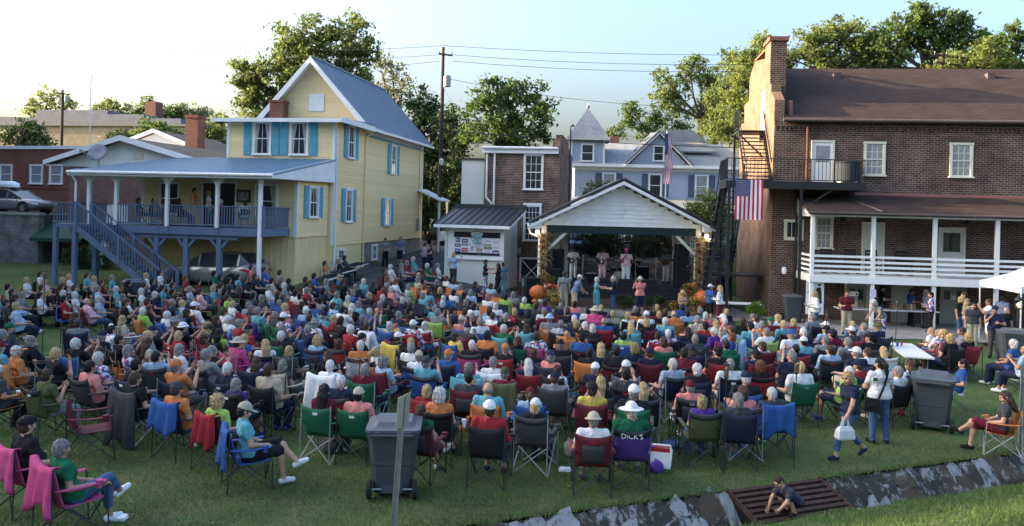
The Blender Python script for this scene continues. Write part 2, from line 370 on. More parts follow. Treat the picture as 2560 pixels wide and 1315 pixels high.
def blade_mat(name, col):
    m, nt, b = _mat(name); L = nt.links.new
    g = _n(nt, 'ShaderNodeNewGeometry'); hs = _n(nt, 'ShaderNodeHueSaturation', Color=col+(1,)); mr = _n(nt, 'ShaderNodeMapRange'); mr.inputs[3].default_value = .6; mr.inputs[4].default_value = 1.5
    L(g.outputs['Random Per Island'], mr.inputs[0]); L(mr.outputs[0], hs.inputs['Value']); L(hs.outputs[0], b.inputs['Base Color'])
    b.inputs['Roughness'].default_value = .7; b.inputs['Specular IOR Level'].default_value = .2
    tr = _n(nt, 'ShaderNodeBsdfTranslucent'); L(hs.outputs[0], tr.inputs[0]); ms = _n(nt, 'ShaderNodeMixShader'); ms.inputs[0].default_value = .3
    L(b.outputs[0], ms.inputs[1]); L(tr.outputs[0], ms.inputs[2]); L(ms.outputs[0], nt.nodes['Material Output'].inputs[0]); return m
bl_mats = [blade_mat('grass blade', (.1, .165, .048)), blade_mat('grass blade dark', (.066, .115, .036)), blade_mat('grass blade pale', (.2, .2, .09))]
sp = []
rg = np.random.default_rng(5)
def patchy(x, y): return math.sin(x*1.3+2*math.sin(y*.7))+math.sin(y*1.7+x*.6)+math.sin(x*4.1-y*3.3)*.7
while len(sp) < 190000:
    for x, t in zip(rg.uniform(-13, 13, 4000), rg.uniform(0, 1, 4000)):
        y = 10.5+t*t*13
        s = (Vector((x, y))-E0).dot(EN)
        if s < -.02 and abs(x) < .68*y+.5 and rg.random() < .6+.22*patchy(x, y): sp.append((x, y, ter(x, y)-.004))
for u_ in rg.uniform(-1.5, 15, 9000):
    p = E0+ED*u_+EN*rg.normal(-.02, .05); sp.append((p.x, p.y, -.01)) if not 4.7 < u_ < 6.8 else None
tag(blades('grass', sp, .042, .006, bl_mats), kind='stuff')
sp = []
for u, t in zip(rg.uniform(1, 16, 90000), rg.uniform(0, 1, 90000)):
    s = 1.5+t*4.5; p = E0+ED*u+EN*s
    if abs(p.x) < .68*p.y+.5: sp.append((p.x, p.y, bank_z(s)-.004+.02*math.sin(p.x*3.1+p.y*2)))
tag(blades('bank_grass', sp, .06, .005, [blade_mat('bank blade', (.085, .15, .04)), blade_mat('bank blade pale', (.13, .18, .06)), blade_mat('bank blade dark', (.05, .1, .03))]), kind='stuff')
lf = []; 
for _ in range(900):
    x, y = rg.uniform(-11, 12), 10.8+12*rg.random()**1.5
    if (Vector((x, y))-E0).dot(EN) < -.1 and abs(x) < .66*y:
        a, s_ = rg.uniform(0, 6.28), rg.uniform(.014, .035); d = Vector((math.cos(a), math.sin(a), rg.uniform(-.2, .3)))*s_; e = Vector((-math.sin(a), math.cos(a), rg.uniform(-.3, .3)))*s_*.6; c = Vector((x, y, .035+ter(x, y))); lf += [c-d, c-e, c+d, c+e]
fl_ = inst(make_mesh('fallen_leaves', [tuple(p) for p in lf], [tuple(range(k, k+4)) for k in range(0, len(lf), 4)], None, M('fallen leaf', (.2, .13, .05), .8, .5, 9), False, False), 'fallen_leaves'); tag(fl_, kind='stuff')
# unseen blocks added beyond the left edge to keep the low sun off the lawn
def sun_slot(pts):
    k = []
    for x, y, z in pts:
        t = (-46-x)/S_DIR.x; k.append((y+S_DIR.y*t, z+S_DIR.z*t))
    return k
brick_dark = brick_mat('dark red brick', (.13, .066, .05), (.06, .035, .03), (.25, .21, .185), bw=.26, rh=.095, ms=.014, patch=.4)
brick_mid = brick_mat('mottled brick', (.17, .08, .056), (.07, .04, .032), (.32, .28, .24), bw=.26, rh=.095, ms=.015, patch=.55)
brick_red = brick_mat('red brick', (.24, .09, .06), (.19, .075, .052), (.24, .17, .14), patch=.2)
brick_ranch = brick_mat('ranch brick', (.22, .11, .095), (.14, .075, .07), (.3, .25, .22), patch=.2)
tan_wall = M('tan brick', (.3, .25, .18), .9, .2, 1.5, dirt=.35)
block_mat = brick_mat('concrete block', (.2, .2, .2), (.16, .16, .165), (.12, .12, .12), bw=.4, rh=.2, ms=.012, patch=.45)
shingle_brown = brick_mat('brown shingles', (.06, .04, .036), (.042, .03, .028), (.025, .018, .017), bw=.33, rh=.14, ms=.01, bump=.5, patch=.2)
shingle_grey = brick_mat('grey shingles', (.32, .34, .36), (.27, .29, .31), (.18, .19, .2), bw=.4, rh=.18, ms=.012, bump=.4, patch=.15)
shingle_ranch = brick_mat('weathered shingles', (.17, .14, .12), (.13, .11, .095), (.09, .08, .07), bw=.33, rh=.14, ms=.01, patch=.25)
# ---- added off-frame sun blockers, with a slot shaped to light the bank
(ya, za), (yb, zb) = sun_slot([(4.3, 10.6, .3), (8.4, 12.2, .32)]); g0, g1, TOP = ya-.8, yb+.7, 21
for x0, y0, y1, lab in ((-50, -30, g0, 'added unseen block shading the lawn, south of the sun slot'), (-47.4, g1, 60, 'added unseen block shading the lawn, north of the sun slot')):
    t = thing('unseen_sun_blocker', lab, 'building', (0, 0, 0)); box('wall', brick_red, t, x0, -46, y0, y1, -1, TOP); box('parapet', concrete, t, x0-.2, -45.8, y0, y1, TOP, TOP+.3)  # unseen block, added only for the shade it throws
t = thing('slotted_sun_blocker', 'added unseen slotted panel that shapes the sun strip on the bank', 'building')  # unseen slotted wall added to throw the sunlit strip on the bank
MB().prism([(g0, -1), (g1, -1), (g1, zb+.1), (g0, za-.72)], -46.6, -46, 'x').build('lower_blocker', brick_red, t)
MB().prism([(g0, za-.12), (g1, zb+.72), (g1, TOP), (g0, TOP)], -46.6, -46, 'x').build('upper_blocker', brick_red, t)

# ================================================================ yellow house
yel = M('yellow paint', (.86, .68, .36), .6, .08, 1.2, rand=.06, dirt=.2)
yel_panel = M('yellow panel', (.82, .65, .34), .65, .08, 1, dirt=.15)
teal = M('turquoise paint', (.1, .36, .47), .55, .1, 3)
roof_blue = M('blue grey metal roof', (.2, .255, .33), .35, .12, 1, spec=.5)
porch_blue = M('porch metal roof', (.16, .25, .36), .35, .12, 1, spec=.5)
rail_blue = M('slate blue paint', (.115, .165, .25), .6, .12, 3)
stone_f = brick_mat('foundation stone', (.33, .31, .28), (.25, .24, .22), (.2, .19, .17), bw=.5, rh=.25, ms=.02, patch=.3)
YH = thing('yellow_house', 'two storey pale yellow clapboard house with turquoise shutters and blue metal roof', 'house', (-9.4, 42, 0), R(-10.5))
box('wall', yel_panel, YH, -6.1, 0, .02, 4.3, 2.6, 9.15)
box('wall', yel_panel, YH, -6.4, -.02, 4.3, 15.9, 2.6, 9.7)
box('wall', yel_panel, YH, -8.5, -.3, -3.63, .02, 3.1, 6.5)
box('foundation', stone_f, YH, -6.3, -.06, 4.3, 15.8, -.5, 2.6)
box('foundation', yel_panel, YH, -6.05, -.03, .0, 4.3, -.5, 2.6)
b = MB(); b.box(-8.45, -.35, -3.58, .0, -.5, 3.1)
for k in range(28): x = -8.4+k*.295; b.box(x, x+.03, -3.6, -3.58, -.5, 3.1)
for k in range(12): y = -3.5+k*.3; b.box(-.35, -.33, y, y+.03, -.5, 3.1)
b.build('basement_wall', yel_panel, YH)
boards(YH, 'f', -6.05, -.1, 2.7, 9.1, .02, yel); boards(YH, 'r', .02, 4.25, 2.6, 9.1, 0, yel); boards(YH, 'r', 4.32, 15.85, 2.6, 9.55, -.02, yel)
boards(YH, 'f', -8.45, -.35, 3.12, 6.3, -3.63, yel); boards(YH, 'r', -3.6, -.02, 3.12, 6.2, -.3, yel)
MB().prism([(-6.4, 9.7), (0, 9.7), (-3.2, 13.1)], 4.32, 15.9).build('gable_wall', yel_panel, YH)
boards(YH, 'f', 0, 0, 9.5, 12.9, 4.32, yel, cut=lambda z: (-6.3+(z-9.6)*.941, -.1-(z-9.6)*.941))
def trim_box(*a): return box('corner_trim', white, YH, *a)
trim_box(-.12, .035, -.035, .1, 2.6, 9.1); trim_box(-6.15, -6.0, -.03, .05, 6.5, 9.1); trim_box(-.42, -.26, -3.67, -3.55, 3.1, 6.3); trim_box(-8.6, -8.42, -3.68, -3.55, 3.1, 6.3); trim_box(-.1, .01, 15.8, 15.95, 2.6, 9.6)
box('frieze_band', teal, YH, -.02, .025, 4.5, 15.85, 8.78, 8.92)
box('frieze', white, YH, -.02, .02, 4.5, 15.85, 8.92, 9.7)
# main roof: two thick slopes with standing seams, white rake and fascia
for sx in (1, -1):
    e = (.55, 9.2) if sx > 0 else (-6.95, 9.2)
    q = [(e[0], 3.7, e[1]), (e[0], 16.5, e[1]), (-3.2, 16.5, 13.3), (-3.2, 3.7, 13.3)]
    if sx < 0: q = q[::-1]
    S = MB().slab(q, .1).build('roof_slope', roof_blue, YH)
    for k in range(31):
        y = 3.75+k*.42; MB().bar((e[0], y, e[1]+.02), (-3.2, y, 13.32), .03, .05).build('roof_seam', roof_blue, S)
    MB().prism([(e[0], 9.1), (e[0], 9.2), (-3.2, 13.3), (-3.2, 12.95), (e[0]-sx*.35, 9.1)], 3.66, 3.74).build('rake_board', white, YH)
    MB().prism([(e[0], 9.06), (-3.2, 13.16), (-3.2, 13.1), (e[0]-sx*.02, 9.0)], 3.74, 4.3).build('soffit', white, YH)
box('gutter', white, YH, .55, .68, 4.3, 16.5, 9.05, 9.2)
box('ridge_cap', roof_blue, YH, -3.3, -3.1, 3.7, 16.5, 13.28, 13.36)
MB().slab([(-6.75, -.6, 9.2), (.6, -.6, 9.2), (.6, 4.3, 9.5), (-6.75, 4.3, 9.5)], .1).build('flat_roof', roof_blue, YH)
box('fascia', white, YH, -6.78, .63, -.64, -.58, 9.02, 9.22); box('fascia', white, YH, .6, .66, -.58, 4.3, 9.02, 9.3)
box('soffit', white, YH, -6.7, .58, -.57, 0.0, 9.08, 9.1)
hatch = box('attic_hatch', white, YH, -3.45, -2.55, 4.24, 4.3, 10.2, 11.15); box('hatch_frame', white, hatch, -3.5, -2.5, 4.22, 4.245, 11.1, 11.2)
ch = box('chimney', brick_red, YH, -5.55, -4.72, 3.5, 4.15, 9.4, 10.62); box('chimney_cap', brick_red, ch, -5.6, -4.67, 3.45, 4.2, 10.62, 10.75)
curtain_m = M('curtain', (.42, .4, .34), .9, .2, 8)
def curtain(W, w, h):
    for s in (-1, 1): MB().add([(s*w*.46, -.0195, .06), (s*w*.46, -.0195, h-.06), (s*w*.16, -.0195, h-.06), (s*w*.3, -.0195, h*.5), (s*w*.34, -.0195, .06)], [(0, 1, 2, 3, 4)]).build('curtain', curtain_m, W)
for x in (-4.09, -1.98): curtain(window(YH, 'f', (x, -.008, 7.36), .86, 1.66, 2, 2, head=.04), .86, 1.66)
for x in (-4.95, -3.3, -2.83, -1.16): shutter(YH, 'f', (x, -.008, 7.3), .42, 1.8, teal)
for y, z in ((2.2, 7.36), (2.05, 3.85)):
    curtain(window(YH, 'r', (.03, y, z), .8, 1.7, 2, 2, head=.04), .8, 1.7)
    for s in (-1, 1): shutter(YH, 'r', (.03, y+s*.8, z-.05), .44, 1.85, teal)
for y, z, h in ((9.4, 6.85, 1.75), (8.45, 3.6, 1.55)):
    curtain(window(YH, 'r', (.012, y, z), .85, h, 2, 2, head=.04), .85, h)
    for s in (-1, 1): shutter(YH, 'r', (.012, y+s*.86, z-.05), .5, h+.15, teal)
curtain(window(YH, 'r', (-.27, -1.85, 4.1), .95, 1.45, 2, 2), .95, 1.45)
for s in (-1, 1): shutter(YH, 'r', (-.27, -1.85+s*.85, 4.05), .48, 1.6, teal)
curtain(window(YH, 'f', (-1.88, -3.66, 4.05), 1.02, 1.55, 1, 2), 1.02, 1.55); window(YH, 'f', (-7.05, -3.66, 4.1), .95, 1.5, 2, 2)
door(YH, 'f', (-4.35, -3.66, 3.55), 1.7, 2.1, glass, panes=[(-.75, -.05, .15, 1.95), (.05, .75, .15, 1.95)], panels=False)
pic = box('picture_frame', black_metal, YH, -3.4, -2.7, -3.72, -3.66, 4.75, 5.35); box('picture', M('print', (.35, .34, .3), .8, .6, 6), pic, -3.32, -2.78, -3.735, -3.72, 4.83, 5.27)
window(YH, 'r', (-.01, 1.2, 1.1), .8, 1.2, 3, 3); window(YH, 'r', (-.03, 6.4, 1.55), .7, .8, 3, 3); window(YH, 'r', (-.03, 11.5, 1.7), .7, .7, 2, 2)
MB().path([(.1, -.2, 9.05), (.12, -.15, 8.8), (.09, .12, 8.6), (.09, .12, .6)], .05, 8).build('downspout', white, YH)
MB().path([(.6, 4.5, 9.1), (.08, 4.3, 8.7), (.08, 4.3, 1.0)], .045, 8).build('downspout', yel, YH)
mt = box('electric_meter', steel, YH, -.02, .2, 14.6, 15.0, 3.1, 4.0); MB().tube((.1, 14.8, 4.0), (.1, 14.8, 9), .03).build('conduit', steel, mt)
# small back porch at the far corner
MB().slab([(-.1, 14.6, 6.1), (1.7, 14.9, 5.3), (1.7, 17.4, 5.3), (-.1, 17.4, 6.1)], .1).build('back_porch_roof', white, YH)
for y in (15.1, 17.2): box('back_porch_post', white, YH, 1.45, 1.57, y, y+.12, 1.5, 5.2)
box('back_porch_rail', white, YH, 1.48, 1.54, 15.2, 17.2, 2.4, 3.1)
# porch roof
for q in ([(-10.1, -6.9, 6.02), (.1, -6.9, 6.02), (.1, 0, 7.12), (-8.8, 0, 7.12)], [(-10.1, .4, 6.02), (-10.1, -6.9, 6.02), (-8.8, 0, 7.12), (-8.8, .4, 7.12)]):
    MB().slab(q, .08).build('porch_roof', porch_blue, YH)
for k in range(36):
    x = -10.0+k*.278; t0 = max(0, (-8.8-x)/1.3)
    MB().bar((x, -6.9, 6.05), (x, -6.9+6.9*(1-t0), 6.05+1.1*(1-t0)), .03, .03).build('porch_roof_rib', porch_blue, YH)
box('porch_fascia', white, YH, -10.1, .1, -6.94, -6.86, 5.8, 6.0); box('porch_fascia', white, YH, -10.16, -10.1, -6.9, .4, 5.8, 6.0)
MB().tube((-10.1, -7.0, 5.95), (.15, -7.0, 5.95), .07, .07, 8).build('porch_gutter', white, YH)
MB().prism([(-6.86, 5.82), (-6.86, 5.98), (0, 7.05), (0, 5.9)], .02, .08, 'x').build('porch_gable_panel', white, YH)
box('porch_ceiling', white, YH, -10.05, .0, -6.8, -3.7, 5.84, 5.88)
for x, z0 in ((-9.42, 3.55), (-7.99, 3.55), (-5.37, 3.55), (-2.86, 3.55), (-.75, .6)):
    P = box('porch_post', white, YH, x-.075, x+.075, -6.42, -6.27, z0, 5.82)
    if z0 > 1:
        for s in (-1, 1): MB().prism([(x+s*.07, 5.82), (x+s*.38, 5.82), (x+s*.3, 5.7), (x+s*.2, 5.66), (x+s*.07, 5.42)], -6.38, -6.31).build('post_bracket', white, P)
MB().path([(-9.95, -6.95, 5.9), (-9.85, -6.7, 5.5), (-9.85, -6.7, .6)], .05, 8).build('downspout', white, YH)
# deck: floor, joist band, posts with braces, balusters one by one
deck = box('deck', rail_blue, YH, -10.4, -.63, -6.25, -3.7, 3.38, 3.55)
box('joist_band', rail_blue, deck, -10.43, -.6, -6.3, -6.25, 3.2, 3.56); box('joist_band', rail_blue, deck, -.63, -.58, -6.25, -3.75, 3.2, 3.56)
for x in (-9.2, -6.0, -4.5, -2.84):
    P = box('deck_post', rail_blue, YH, x-.11, x+.11, -6.2, -5.98, 0, 3.2)
    for s in (-1, 1): MB().bar((x+s*.08, -6.1, 2.6), (x+s*.55, -6.1, 3.15), .12).build('deck_brace', rail_blue, P)
box('deck_beam', rail_blue, YH, -10.5, -1.9, -6.17, -6.01, 3.0, 3.2)
def rail_run(x0, x1, y, z):
    box('hand_rail', rail_blue, YH, x0, x1, y-.06, y+.06, z+.95, z+1.0); box('bottom_rail', rail_blue, YH, x0, x1, y-.03, y+.03, z+.08, z+.14)
    n = int((x1-x0)/.13)
    for k in range(n): x = x0+(k+.5)*(x1-x0)/n; piece('baluster', rail_blue, YH, x-.02, x+.02, y-.02, y+.02, z+.14, z+.95)
rail_run(-8.0, -.63, -6.27, 3.55)
box('hand_rail', rail_blue, YH, -.69, -.57, -6.2, -3.7, 4.5, 4.55)
for k in range(18): y = -6.15+k*.135; piece('baluster', rail_blue, YH, -.65, -.61, y-.02, y+.02, 3.6, 4.5)
for x in (-10.36, -9.2, -8.0, -5.37, -2.86, -.65): piece('newel_post', rail_blue, YH, x-.06, x+.06, -6.33, -6.21, 3.2, 4.6)
box('hand_rail', rail_blue, YH, -10.44, -10.34, -7.4, -3.7, 4.5, 4.55)
for k in range(18): y = -6.15+k*.135; piece('baluster', rail_blue, YH, -10.41, -10.37, y-.02, y+.02, 3.6, 4.5)
for k in range(9):  # white picket gate by the landing
    x = -9.12+k*.125; MB().prism([(x, 3.6), (x+.1, 3.6), (x+.1, 4.4), (x+.05, 4.5), (x, 4.4)], -5.5, -5.47).build('picket', white, YH)
for z in (3.8, 4.25): piece('picket_rail', white, YH, -9.15, -7.98, -5.47, -5.44, z, z+.07)
# stair down from the landing, to the right
n = 15; dx, dz = (4.35)/n, (3.55-.55)/n
for k in range(n):
    x = -9.15+k*dx; z = 3.55-(k+1)*dz
    piece('stair_tread', rail_blue, YH, x, x+dx+.04, -7.4, -6.36, z-.04, z)
for y in (-7.43, -6.34): MB().bar((-9.2, y, 3.4), (-4.8, y, .4), .05, .28).build('stair_stringer', rail_blue, YH)
for y in (-7.43, -6.37):
    MB().bar((-9.2, y, 4.55), (-4.7, y, 1.47), .1, .06).build('stair_hand_rail', rail_blue, YH)
    for k in range(30):
        x = -9.1+k*.147; zt = 4.5-(x+9.2)*.684; piece('baluster', rail_blue, YH, x-.02, x+.02, y-.02, y+.02, zt-.93, zt)
    for x in (-9.2, -7.0, -4.75): zt = 4.6-(x+9.2)*.684; piece('newel_post', rail_blue, YH, x-.06, x+.06, y-.061, y+.061, zt-1.3, zt)
piece('landing', rail_blue, YH, -10.4, -9.2, -7.4, -6.31, 3.4, 3.55)
rail_run(-10.4, -9.25, -7.43, 3.55)
for y in (-7.35,):
    for x in (-10.3, -9.3): piece('deck_post', rail_blue, YH, x-.09, x+.09, y-.09, y+.09, 0, 3.4)
# satellite dish on the porch roof edge
sd_ = thing('satellite_dish', 'grey satellite dish on the left end of the blue porch roof', 'satellite dish', tuple(YH.matrix_basis @ Vector((-9.3, -5.9, 6.17))), R(-10))
MB().tube((0, 0, 0), (0, 0, .55), .03).build('mast', steel, sd_)
MB().lathe([(.0, .0), (.25, .03), (.44, .1), (.45, .12), (.25, .05), (0, .02)], 20, Matrix.Translation((0, -.05, .7)) @ Matrix.Rotation(R(62), 4, 'X') @ Matrix.Rotation(R(12), 4, 'Y')).build('dish', M('dish grey', (.25, .24, .28), .5), sd_, smooth=True)
MB().bar((0, -.05, .5), (-.5, -.55, .75), .03).build('feed_arm', steel, sd_); box('feed_horn', steel, sd_, -.58, -.45, -.62, -.5, .72, .84)

# ================================================================ neighbours on the left
RN = thing('brick_ranch_house', 'low brick house with white gable left of the blue deck', 'house', (-20.1, 44.2, 0), R(-10.5))
box('wall', brick_ranch, RN, -5.0, 4.5, 0, 9, 0, 6.55)
MB().prism([(-6.0, 6.55), (4.6, 6.55), (4.6, 6.58), (-1.4, 8.1), (-6.0, 6.72)], .02, 9).build('gable_wall', white, RN)
for q in ([(-6.1, -.6, 6.75), (-1.4, -.6, 8.2), (-1.4, 10, 8.2), (-6.1, 10, 6.75)], [(-1.4, -.6, 8.2), (4.6, -.6, 6.6), (4.6, 10, 6.6), (-1.4, 10, 8.2)]): MB().slab(q, .12).build('roof_slope', shingle_ranch, RN)
MB().prism([(-6.15, 6.6), (-6.15, 6.85), (-1.4, 8.28), (4.6, 6.68), (4.6, 6.4), (-1.4, 7.98)], -.66, -.58).build('rake_board', white, RN)
box('soffit', white, RN, -6.1, -5.0, -.5, .0, 6.55, 6.62)
window(RN, 'f', (.9, -.01, 4.35), 2.2, 1.0, 4, 2); box('gable_vent', cream_trim, RN, -1.0, -.4, -.02, .02, 7.0, 7.5)
MB().slab([(-6.2, -1.4, 2.55), (-3.0, -1.4, 2.55), (-3.0, 0, 3.4), (-6.2, 0, 3.4)], .04).build('awning', M('green awning', (.012, .06, .045), .7), RN)
box('awning_valance', MATS['green awning'], RN, -6.2, -3.0, -1.42, -1.39, 2.35, 2.55)
MB().prism([(-1.4, 2.5), (0, 2.5), (0, 3.36)], -3.02, -2.98, 'x').build('awning_end', MATS['green awning'], RN)
door(RN, 'f', (-3.0, -.01, .9), .95, 1.6, white)
R2 = thing('gabled_house', 'grey shingled gable roof behind the brick house with red chimney', 'house', (-24.4, 62, 0), R(-10.5))
box('wall', white, R2, -9, 2, 0, 8, 1, 8.1); 
MB().prism([(-9.2, 8.1), (2, 8.1), (-3.6, 10.1)], 0.02, 8).build('gable_wall', white, R2)
for q in ([(-9.7, -.5, 8.05), (-3.6, -.5, 10.3), (-3.6, 8.5, 10.3), (-9.7, 8.5, 8.05)], [(-3.6, -.5, 10.3), (2.5, -.5, 8.05), (2.5, 8.5, 8.05), (-3.6, 8.5, 10.3)]): MB().slab(q, .12).build('roof_slope', shingle_ranch, R2)
MB().prism([(-9.75, 7.9), (-9.75, 8.15), (-3.6, 10.38), (2.55, 8.15), (2.55, 7.9), (-3.6, 10.08)], -.56, -.48).build('rake_board', white, R2)
c2 = box('chimney', brick_red, R2, .5, 1.5, -2.6, -1.6, 2, 11.0); box('chimney_cap', brick_red, c2, .44, 1.56, -2.66, -1.54, 11.0, 11.2)
RB = thing('red_brick_building', 'flat roofed red brick building with white windows behind the parked sedan', 'building', (-33, 55, 0), R(-18))
box('wall', brick_red, RB, -12, 6.3, 0, 12, 2, 8.1); box('coping', white, RB, -12.1, 6.45, -.1, 12, 8.1, 8.32)
for x in (-6.5, -2.4, .35, 2.1): window(RB, 'f', (x, -.01, 5.75), .95, 1.2, 1, 2, gl=glass_pale)
box('string_course', brick_red, RB, -12, 6.2, -.06, 0, 5.4, 5.55)
WB = thing('tan_warehouse', 'long tan brick building with arched windows far left', 'building', (-52, 92, 0), R(-10.5))
box('wall', tan_wall, WB, -20, 17.5, 0, 12, 2, 13.2); MB().prism([(-20, 14.4), (-20, 13.2), (17.5, 13.2), (17.5, 13.4), (-6, 14.2)], -.3, .2).build('parapet', M('grey coping', (.16, .17, .19), .7), WB)
for x in (7.5, 12, 15.8):
    W = window(WB, 'f', (x, -.01, 8.2), 1.1, 2.6, 1, 2, tan_wall); MB().prism([(x+.6*math.cos(t*.3141), 10.8+.5*math.sin(t*.3141)) for t in range(11)], -.06, .0).build('window_arch', brick_red, WB)
GB = thing('grey_parapet_building', 'grey stepped parapet wall behind the tan warehouse', 'building', (-58, 100, 0), R(-10.5))
MB().prism([(-2, 2), (20, 2), (20, 14.2), (18, 14.2), (18, 14.9), (13, 14.9), (13, 15.4), (8, 15.4), (8, 15.9), (-2, 15.9)], 0, 10).build('wall', M('slate cladding', (.14, .16, .2), .7, .2, 1), GB)
c3 = box('chimney', brick_red, GB, 11, 12.5, 3, 4.5, 14, 17.4)
RR = thing('red_roof_house', 'low house with maroon roof behind the bushes', 'house', (-38, 108, 0), R(-10.5))
box('wall', tan_wall, RR, -16, 4, 0, 8, 2, 12.4); MB().slab([(-16.5, -.6, 12.2), (4.5, -.6, 12.2), (4.5, 4, 15.2), (-16.5, 4, 15.2)], .15).build('roof_slope', M('maroon roof', (.09, .03, .03), .8, .2, 2), RR)
# retaining wall with the lot above it
RW = thing('retaining_wall', 'grey concrete block retaining wall below the parked sedan', 'wall', (-33, 45.6, 0), R(-10.5))
box('blocks', block_mat, RW, -10, 6.9, 0, .4, -.5, 3.75); box('coping', concrete, RW, -10, 6.95, -.06, .46, 3.75, 3.9)
bx_ = box('upper_lot', asphalt, None, -44, 6.9, .4, 11.5, 1, 3.78); bx_.location = RW.location; bx_.rotation_euler = RW.rotation_euler; tag(bx_, kind='structure')

# ================================================================ white shed
shed_w = M('shed paint', (.7, .7, .64), .6, .06, 1.5, dirt=.1)
roof_black = M('black metal roof', (.035, .038, .045), .4, .2, 2, spec=.5)
SD = thing('white_shed', 'small white board shed with black ribbed roof and sponsor banner', 'shed', (-.36, 42, 0), R(-15))
z0 = .4
for k, (a, b_) in enumerate(((.2, .95), (.95, 1.5), (1.5, 2.05))): box('siding_panel', shed_w, SD, -3.3+.01*k, -.01*k, .01*k, 2.8, a, b_-.015)
box('wall', shed_w, SD, -3.27, -.03, .03, 2.78, .2, 3.8)
MB().prism([(.035, 3.8), (2.78, 3.8), (2.78, 4.65)], -3.26, -.035, 'x').build('side_gable', shed_w, SD)
for x in (-3.3, -.14): box('corner_trim', shed_w, SD, x, x+.14, -.02, .1, .3, 3.75)
S = MB().slab([(-3.75, -.55, 3.9), (.42, -.55, 3.9), (.42, 2.9, 4.82), (-3.75, 2.9, 4.82)], .07).build('roof', roof_black, SD)
for k in range(11): x = -3.68+k*.405; MB().bar((x, -.55, 3.92), (x, 2.9, 4.84), .04, .05).build('roof_rib', roof_black, S)
box('ridge_flashing', roof_black, S, -3.75, .42, 2.8, 3.0, 4.8, 5.0)
box('fascia', white, SD, -3.75, .42, -.6, -.55, 3.7, 3.86); MB().prism([(-.55, 3.68), (-.55, 3.83), (2.9, 4.75), (2.9, 4.6)], .36, .42, 'x').build('rake_board', white, SD)
bf = MB(); bf.box(-3.1, .0, -.06, .0, 2.1, 3.68); bf.box(-3.15, .02, -.1, -.06, 2.02, 2.1); bf.build('banner_board', white, SD)
BN = thing('sponsor_banner', 'black and white sponsor banner with round guitar-neck logo on the shed wall', 'banner', tuple(SD.matrix_basis @ Vector((-1.49, -.075, 2.27))), R(-15))
pr = lambda c, n='print': M(n+str(c), c, .6, .03)
bw, bh = 2.56, 1.22
box('vinyl_sheet', pr((.72, .72, .76)), BN, -bw/2, bw/2, -.012, 0, 0, bh)
box('black_band', pr((.02, .016, .02)), BN, -bw/2, bw/2, -.016, -.012, bh-.3, bh); box('black_band', pr((.02, .016, .02)), BN, -bw/2, bw/2, -.016, -.012, 0, .13)
def logo_shape(sc_, y): return [(sc_*px, .78+sc_*pz) for px, pz in ((-.34, .34), (-.2, .42), (0, .46), (.2, .42), (.34, .34), (.24, .2), (.24, 0), (.12, -.28), (0, -.36), (-.12, -.28), (-.24, 0), (-.24, .2))]
lg = MB().prism(logo_shape(1.12, 0), -.022, -.016).build('logo_outline', pr((.02, .02, .02)), BN)
MB().prism(logo_shape(1.04, 0), -.026, -.022).build('logo_field', pr((.7, .72, .7)), lg); MB().prism([(x*.82, .78+(z-.78)*.85) for x, z in logo_shape(1.0, 0)], -.03, -.026).build('logo_sky', pr((.3, .5, .56)), lg)
lettering(lg, 'Music', .27, pr((.02, .05, .07)), (-.02, -.032, .92)); lettering(lg, 'on the', .08, pr((.02, .05, .07)), (.02, -.032, .79)); lettering(lg, 'Town', .25, pr((.02, .05, .07)), (.02, -.032, .66))
for s in (-1, 1): MB().bar((s*.42, -.02, .62), (s*.12, -.02, .38), .012, .05, up=(0, 1, 0)).build('guitar_neck', pr((.02, .02, .02)), lg)
for x, z, w_, h_, c, tx, tc in ((-1.05, .78, .26, .24, (.03, .13, .2), 'AEC', (.7, .8, .85)), (-.66, .74, .34, .2, (.03, .08, .22), '', None), (-1.05, .5, .34, .17, (.1, .1, .07), '', None), (-.66, .54, .34, .1, (.04, .1, .25), '', None), (-1.05, .22, .32, .19, (.04, .07, .25), '', None), (-.66, .26, .34, .2, (.42, .03, .03), '', None), (-.26, .37, .1, .09, (.03, .02, .03), '', None), (.16, .3, .34, .12, (.4, .03, .05), '', None), (.16, .13, .32, .12, (.04, .04, .04), '', None), (.62, .56, .36, .11, (.12, .32, .1), '', None), (.62, .4, .42, .14, (.05, .035, .03), '', None), (1.04, .16, .34, .25, (.06, .04, .12), '', None)):
    p_ = box('sponsor_logo', pr(c), BN, x-w_/2, x+w_/2, -.019, -.012, z-h_/2, z+h_/2)
    if not tx and w_ > .2: box('print_line', pr((.6, .6, .6)), p_, x-w_*.36, x+w_*.36, -.021, -.019, z-h_*.12, z+h_*.16)
    if tx: lettering(p_, tx, h_*.55, pr(tc), (x, -.021, z), sx=min(1, w_/(len(tx)*h_*.36)))
for x, z in ((-.26, .26), (.62, .22), (1.04, .72), (1.04, .45), (.62, .76)):
    for k in range(2): box('print_line', pr((.3, .3, .45)), BN, x-.17+.03*k, x+.17-.03*k, -.0165, -.012, z-.05*k, z-.05*k+.022)

